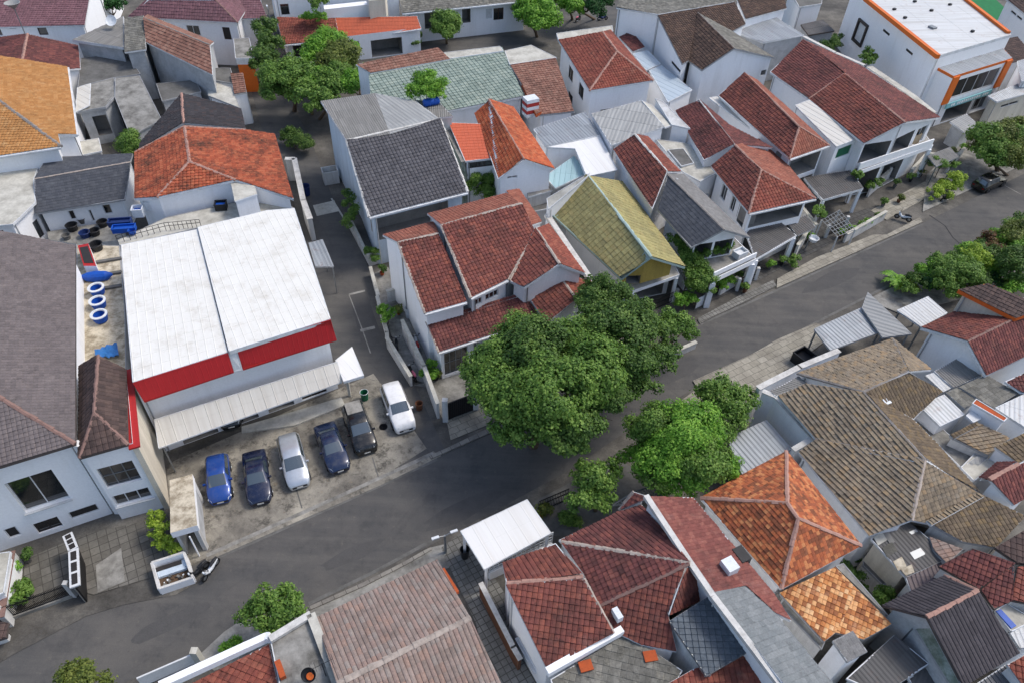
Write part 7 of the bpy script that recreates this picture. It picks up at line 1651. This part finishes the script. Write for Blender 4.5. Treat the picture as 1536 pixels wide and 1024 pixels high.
crate('beige cushioned crate stack on the long red house balcony', 14, 775, 730, 4.25, 1.8, 1.1, 1.1, 'timber', .5, 'storage_box')
t = Thing('sign_board', 'blank pale sign board standing at the kerb right of the big tree', 'sign'); a, b = K(23, 962, 700, 0), K(23, 1000, 680, 0); mb = MB(); mb.beam(a + Vector((0, 0, .75)), b + Vector((0, 0, .75)), .06, 1.2, 'sign_panel'); t.part('board', mb)

for p in (a, b): mb = MB(); mb.tube([p, p + Vector((0, 0, 1.3))], .035, 'iron_grey', 6); t.part('leg', mb)
t.done()
t = Thing('alley_awning', 'grey ribbed awning on the store side wall reaching over the alley', 'awning')
slab(t, "22:283,358,3.6 355,340,3.6 412,478,3.3 318,480,3.3", 'sheet_silver', .1, 'awning', 'fascia_grey', [(1, 0), (2, 0)], 'iron_grey', .08, along='ab'); t.done()
t = Thing('pergola', 'dark barred metal carport frame beside the small green tree at the lower kerb', 'pergola'); q = pts3("33:540,845,2.6 650,775,2.8 775,738,2.8 810,790,2.6 690,830,2.6"); mb = MB()
for i in range(5): mb.beam(q[i], q[(i + 1) % 5], .08, .08, 'iron_grey')
for i in range(1, 8): mb.beam(q[1].lerp(q[2], i / 8), q[4].lerp(q[3], i / 8), .05, .05, 'iron_grey'); mb.beam(q[0].lerp(q[1], i / 8), q[0].lerp(q[4], i / 8), .05, .05, 'iron_grey')
t.part('frame', mb)
for i in (0, 2, 3): mb = MB(); mb.box((q[i].x, q[i].y, 0), .1, .1, 2.6, 'iron_grey'); t.part('post', mb)
t.done()
t = Thing('fence', 'dark grille fence between the white carport and the small street tree', 'fence'); q = pts3("33:160,885,0 310,820,0"); mb = MB()
for i in range(19): p = q[0].lerp(q[1], i / 18); mb.box((p.x, p.y, .05), .04, .04, 1.5, 'iron_black')
t.part('bars', mb)
for z in (.2, 1.0, 1.5): mb = MB(); mb.beam(q[0] + Vector((0, 0, z)), q[1] + Vector((0, 0, z)), .05, .06, 'iron_black'); t.part('rail', mb)
t.done()
# front walls and planters of the row houses
for lab, s_, h in (('white coped planter wall of the long red house driveway', "14:560,1010,0 660,920,0", 1.3), ('white wall beside the driveway of the long red house', "14:770,915,0 850,830,0 1000,850,0", 1.2), ('low wall with cluttered top at the kerb of the row houses', "24:440,355,0 640,240,0", 1.1), ('narrow leaning concrete wall between the row houses', "24:160,180,0 280,330,0", 1.6),
                   ('pale ruined wall stub by the kerb', "24:185,430,0 250,330,0", 1.5), ('white front wall under the row house carports', "24:0,455,0 220,345,0", 1.0), ('pale driveway wall of the orange trimmed building', "14:960,890,0 1040,800,0", 1.1), ('low mossy planter kerb in front of the yellow gable house', "33:850,90,0 960,40,0", .7), ('white planter front of the charcoal gable house', "23:1085,625,0 1170,575,0", 1.0)):
    t = Thing('boundary_wall', lab, 'wall'); q = pts3(s_)
    for a, b in zip(q, q[1:]): cap_wall(t, Vector((a.x, a.y, h)), Vector((b.x, b.y, h)), .22, 'plaster_old', 'concrete_pale')
    t.done()
t = Thing('trellis', 'lattice pergola of pale bars over the row house yard', 'trellis'); q = pts3("24:330,240,2.2 420,190,2.2 500,290,2.0 410,325,2.0"); mb = MB()
for i in range(7): mb.beam(q[0].lerp(q[1], i / 6), q[3].lerp(q[2], i / 6), .05, .05, 'iron_grey'); mb.beam(q[0].lerp(q[3], i / 6), q[1].lerp(q[2], i / 6), .05, .05, 'iron_grey')
t.part('bars', mb)
for p in q: mb = MB(); mb.box((p.x, p.y, 0), .12, .12, p.z, 'plaster_old'); t.part('post', mb)
t.done()

def pot_plant(c, x, y, z=.06, h=.35, m='leaf_mid'):
    t = Thing('potted_plant', 'small potted plant standing in a front yard', 'potted plant', 'potted plants in the yards'); p = K(c, x, y, z); mb = MB()
    mb.lathe(p, [(0, .01), (.16, .01), (.22, h), (.19, h), (.17, h * .8), (0, h * .8)], random.choice(['wood_brown', 'concrete_dark', 'plastic_black', 'brick_orange']), 12); t.part('pot', mb)
    mb = MB(); leaves(mb, p + Vector((0, 0, h + .35)), .42, m, .16, .8); t.part('foliage', mb); t.done(loc=p)
for c, x, y in ((14, 830, 905), (14, 780, 930), (14, 700, 960), (14, 1040, 780), (14, 985, 800), (14, 930, 960), (24, 420, 330), (24, 470, 310), (24, 520, 290), (24, 560, 270), (24, 610, 245), (24, 640, 170), (24, 720, 150), (24, 260, 350), (24, 120, 470), (24, 60, 490), (23, 1215, 610), (23, 1180, 545), (22, 660, 520), (22, 745, 720), (32, 935, 200), (41, 150, 400), (41, 90, 460), (33, 200, 890), (43, 175, 165), (44, 500, 400), (44, 600, 520)):
    pot_plant(c, x, y, m=random.choice(['leaf_mid', 'leaf_bright', 'leaf_dark', 'leaf_olive']))

# iron fences, gates and more planting along the row house fronts
for lab, s_, h in (('black iron fence in front of the charcoal gable house', "23:1175,600,0 1270,545,0", 1.3), ('black iron gate under the brown hipped roof house', "24:20,430,0 150,365,0", 1.5), ('black iron gate before the grey slatted carport', "24:345,330,0 440,285,0", 1.4), ('black iron gate of the long red house', "14:660,920,0 770,865,0", 1.4), ('black iron gate before the yellow gable house', "23:690,730,0 860,655,0", 1.3)):
    t = Thing('fence', lab, 'fence'); a, b = pts3(s_); n = int((b - a).length / .16); mb = MB()
    for i in range(n + 1): p = a.lerp(b, i / n); mb.box((p.x, p.y, .1), .03, .03, h - .1, 'iron_black')
    t.part('bars', mb)
    for z in (.2, h * .6, h): mb = MB(); mb.beam(a + Vector((0, 0, z)), b + Vector((0, 0, z)), .04, .05, 'iron_black'); t.part('rail', mb)
    for p in (a, b): mb = MB(); mb.box((p.x, p.y, 0), .3, .3, h + .2, 'plaster_old'); t.part('pillar', mb)
    t.done()
for lab, c, q_, m_ in (('dark sheet canopy over the yard between the hipped roof house and the slatted carport', 24, "24:150,255,2.8 250,215,2.9 300,280,2.7 205,320,2.6", 'sheet_dark'), ('grey sheet canopy over the driveway of the long red house', 14, "14:870,800,2.9 985,755,3.0 1030,805,2.8 915,855,2.7", 'sheet_asbestos')):
    t = Thing('carport', lab, 'carport'); slab(t, q_, m_, .1, 'roof', 'fascia_grey', [(i, 0) for i in range(4)], 'iron_grey', .1, along='ab'); t.done()
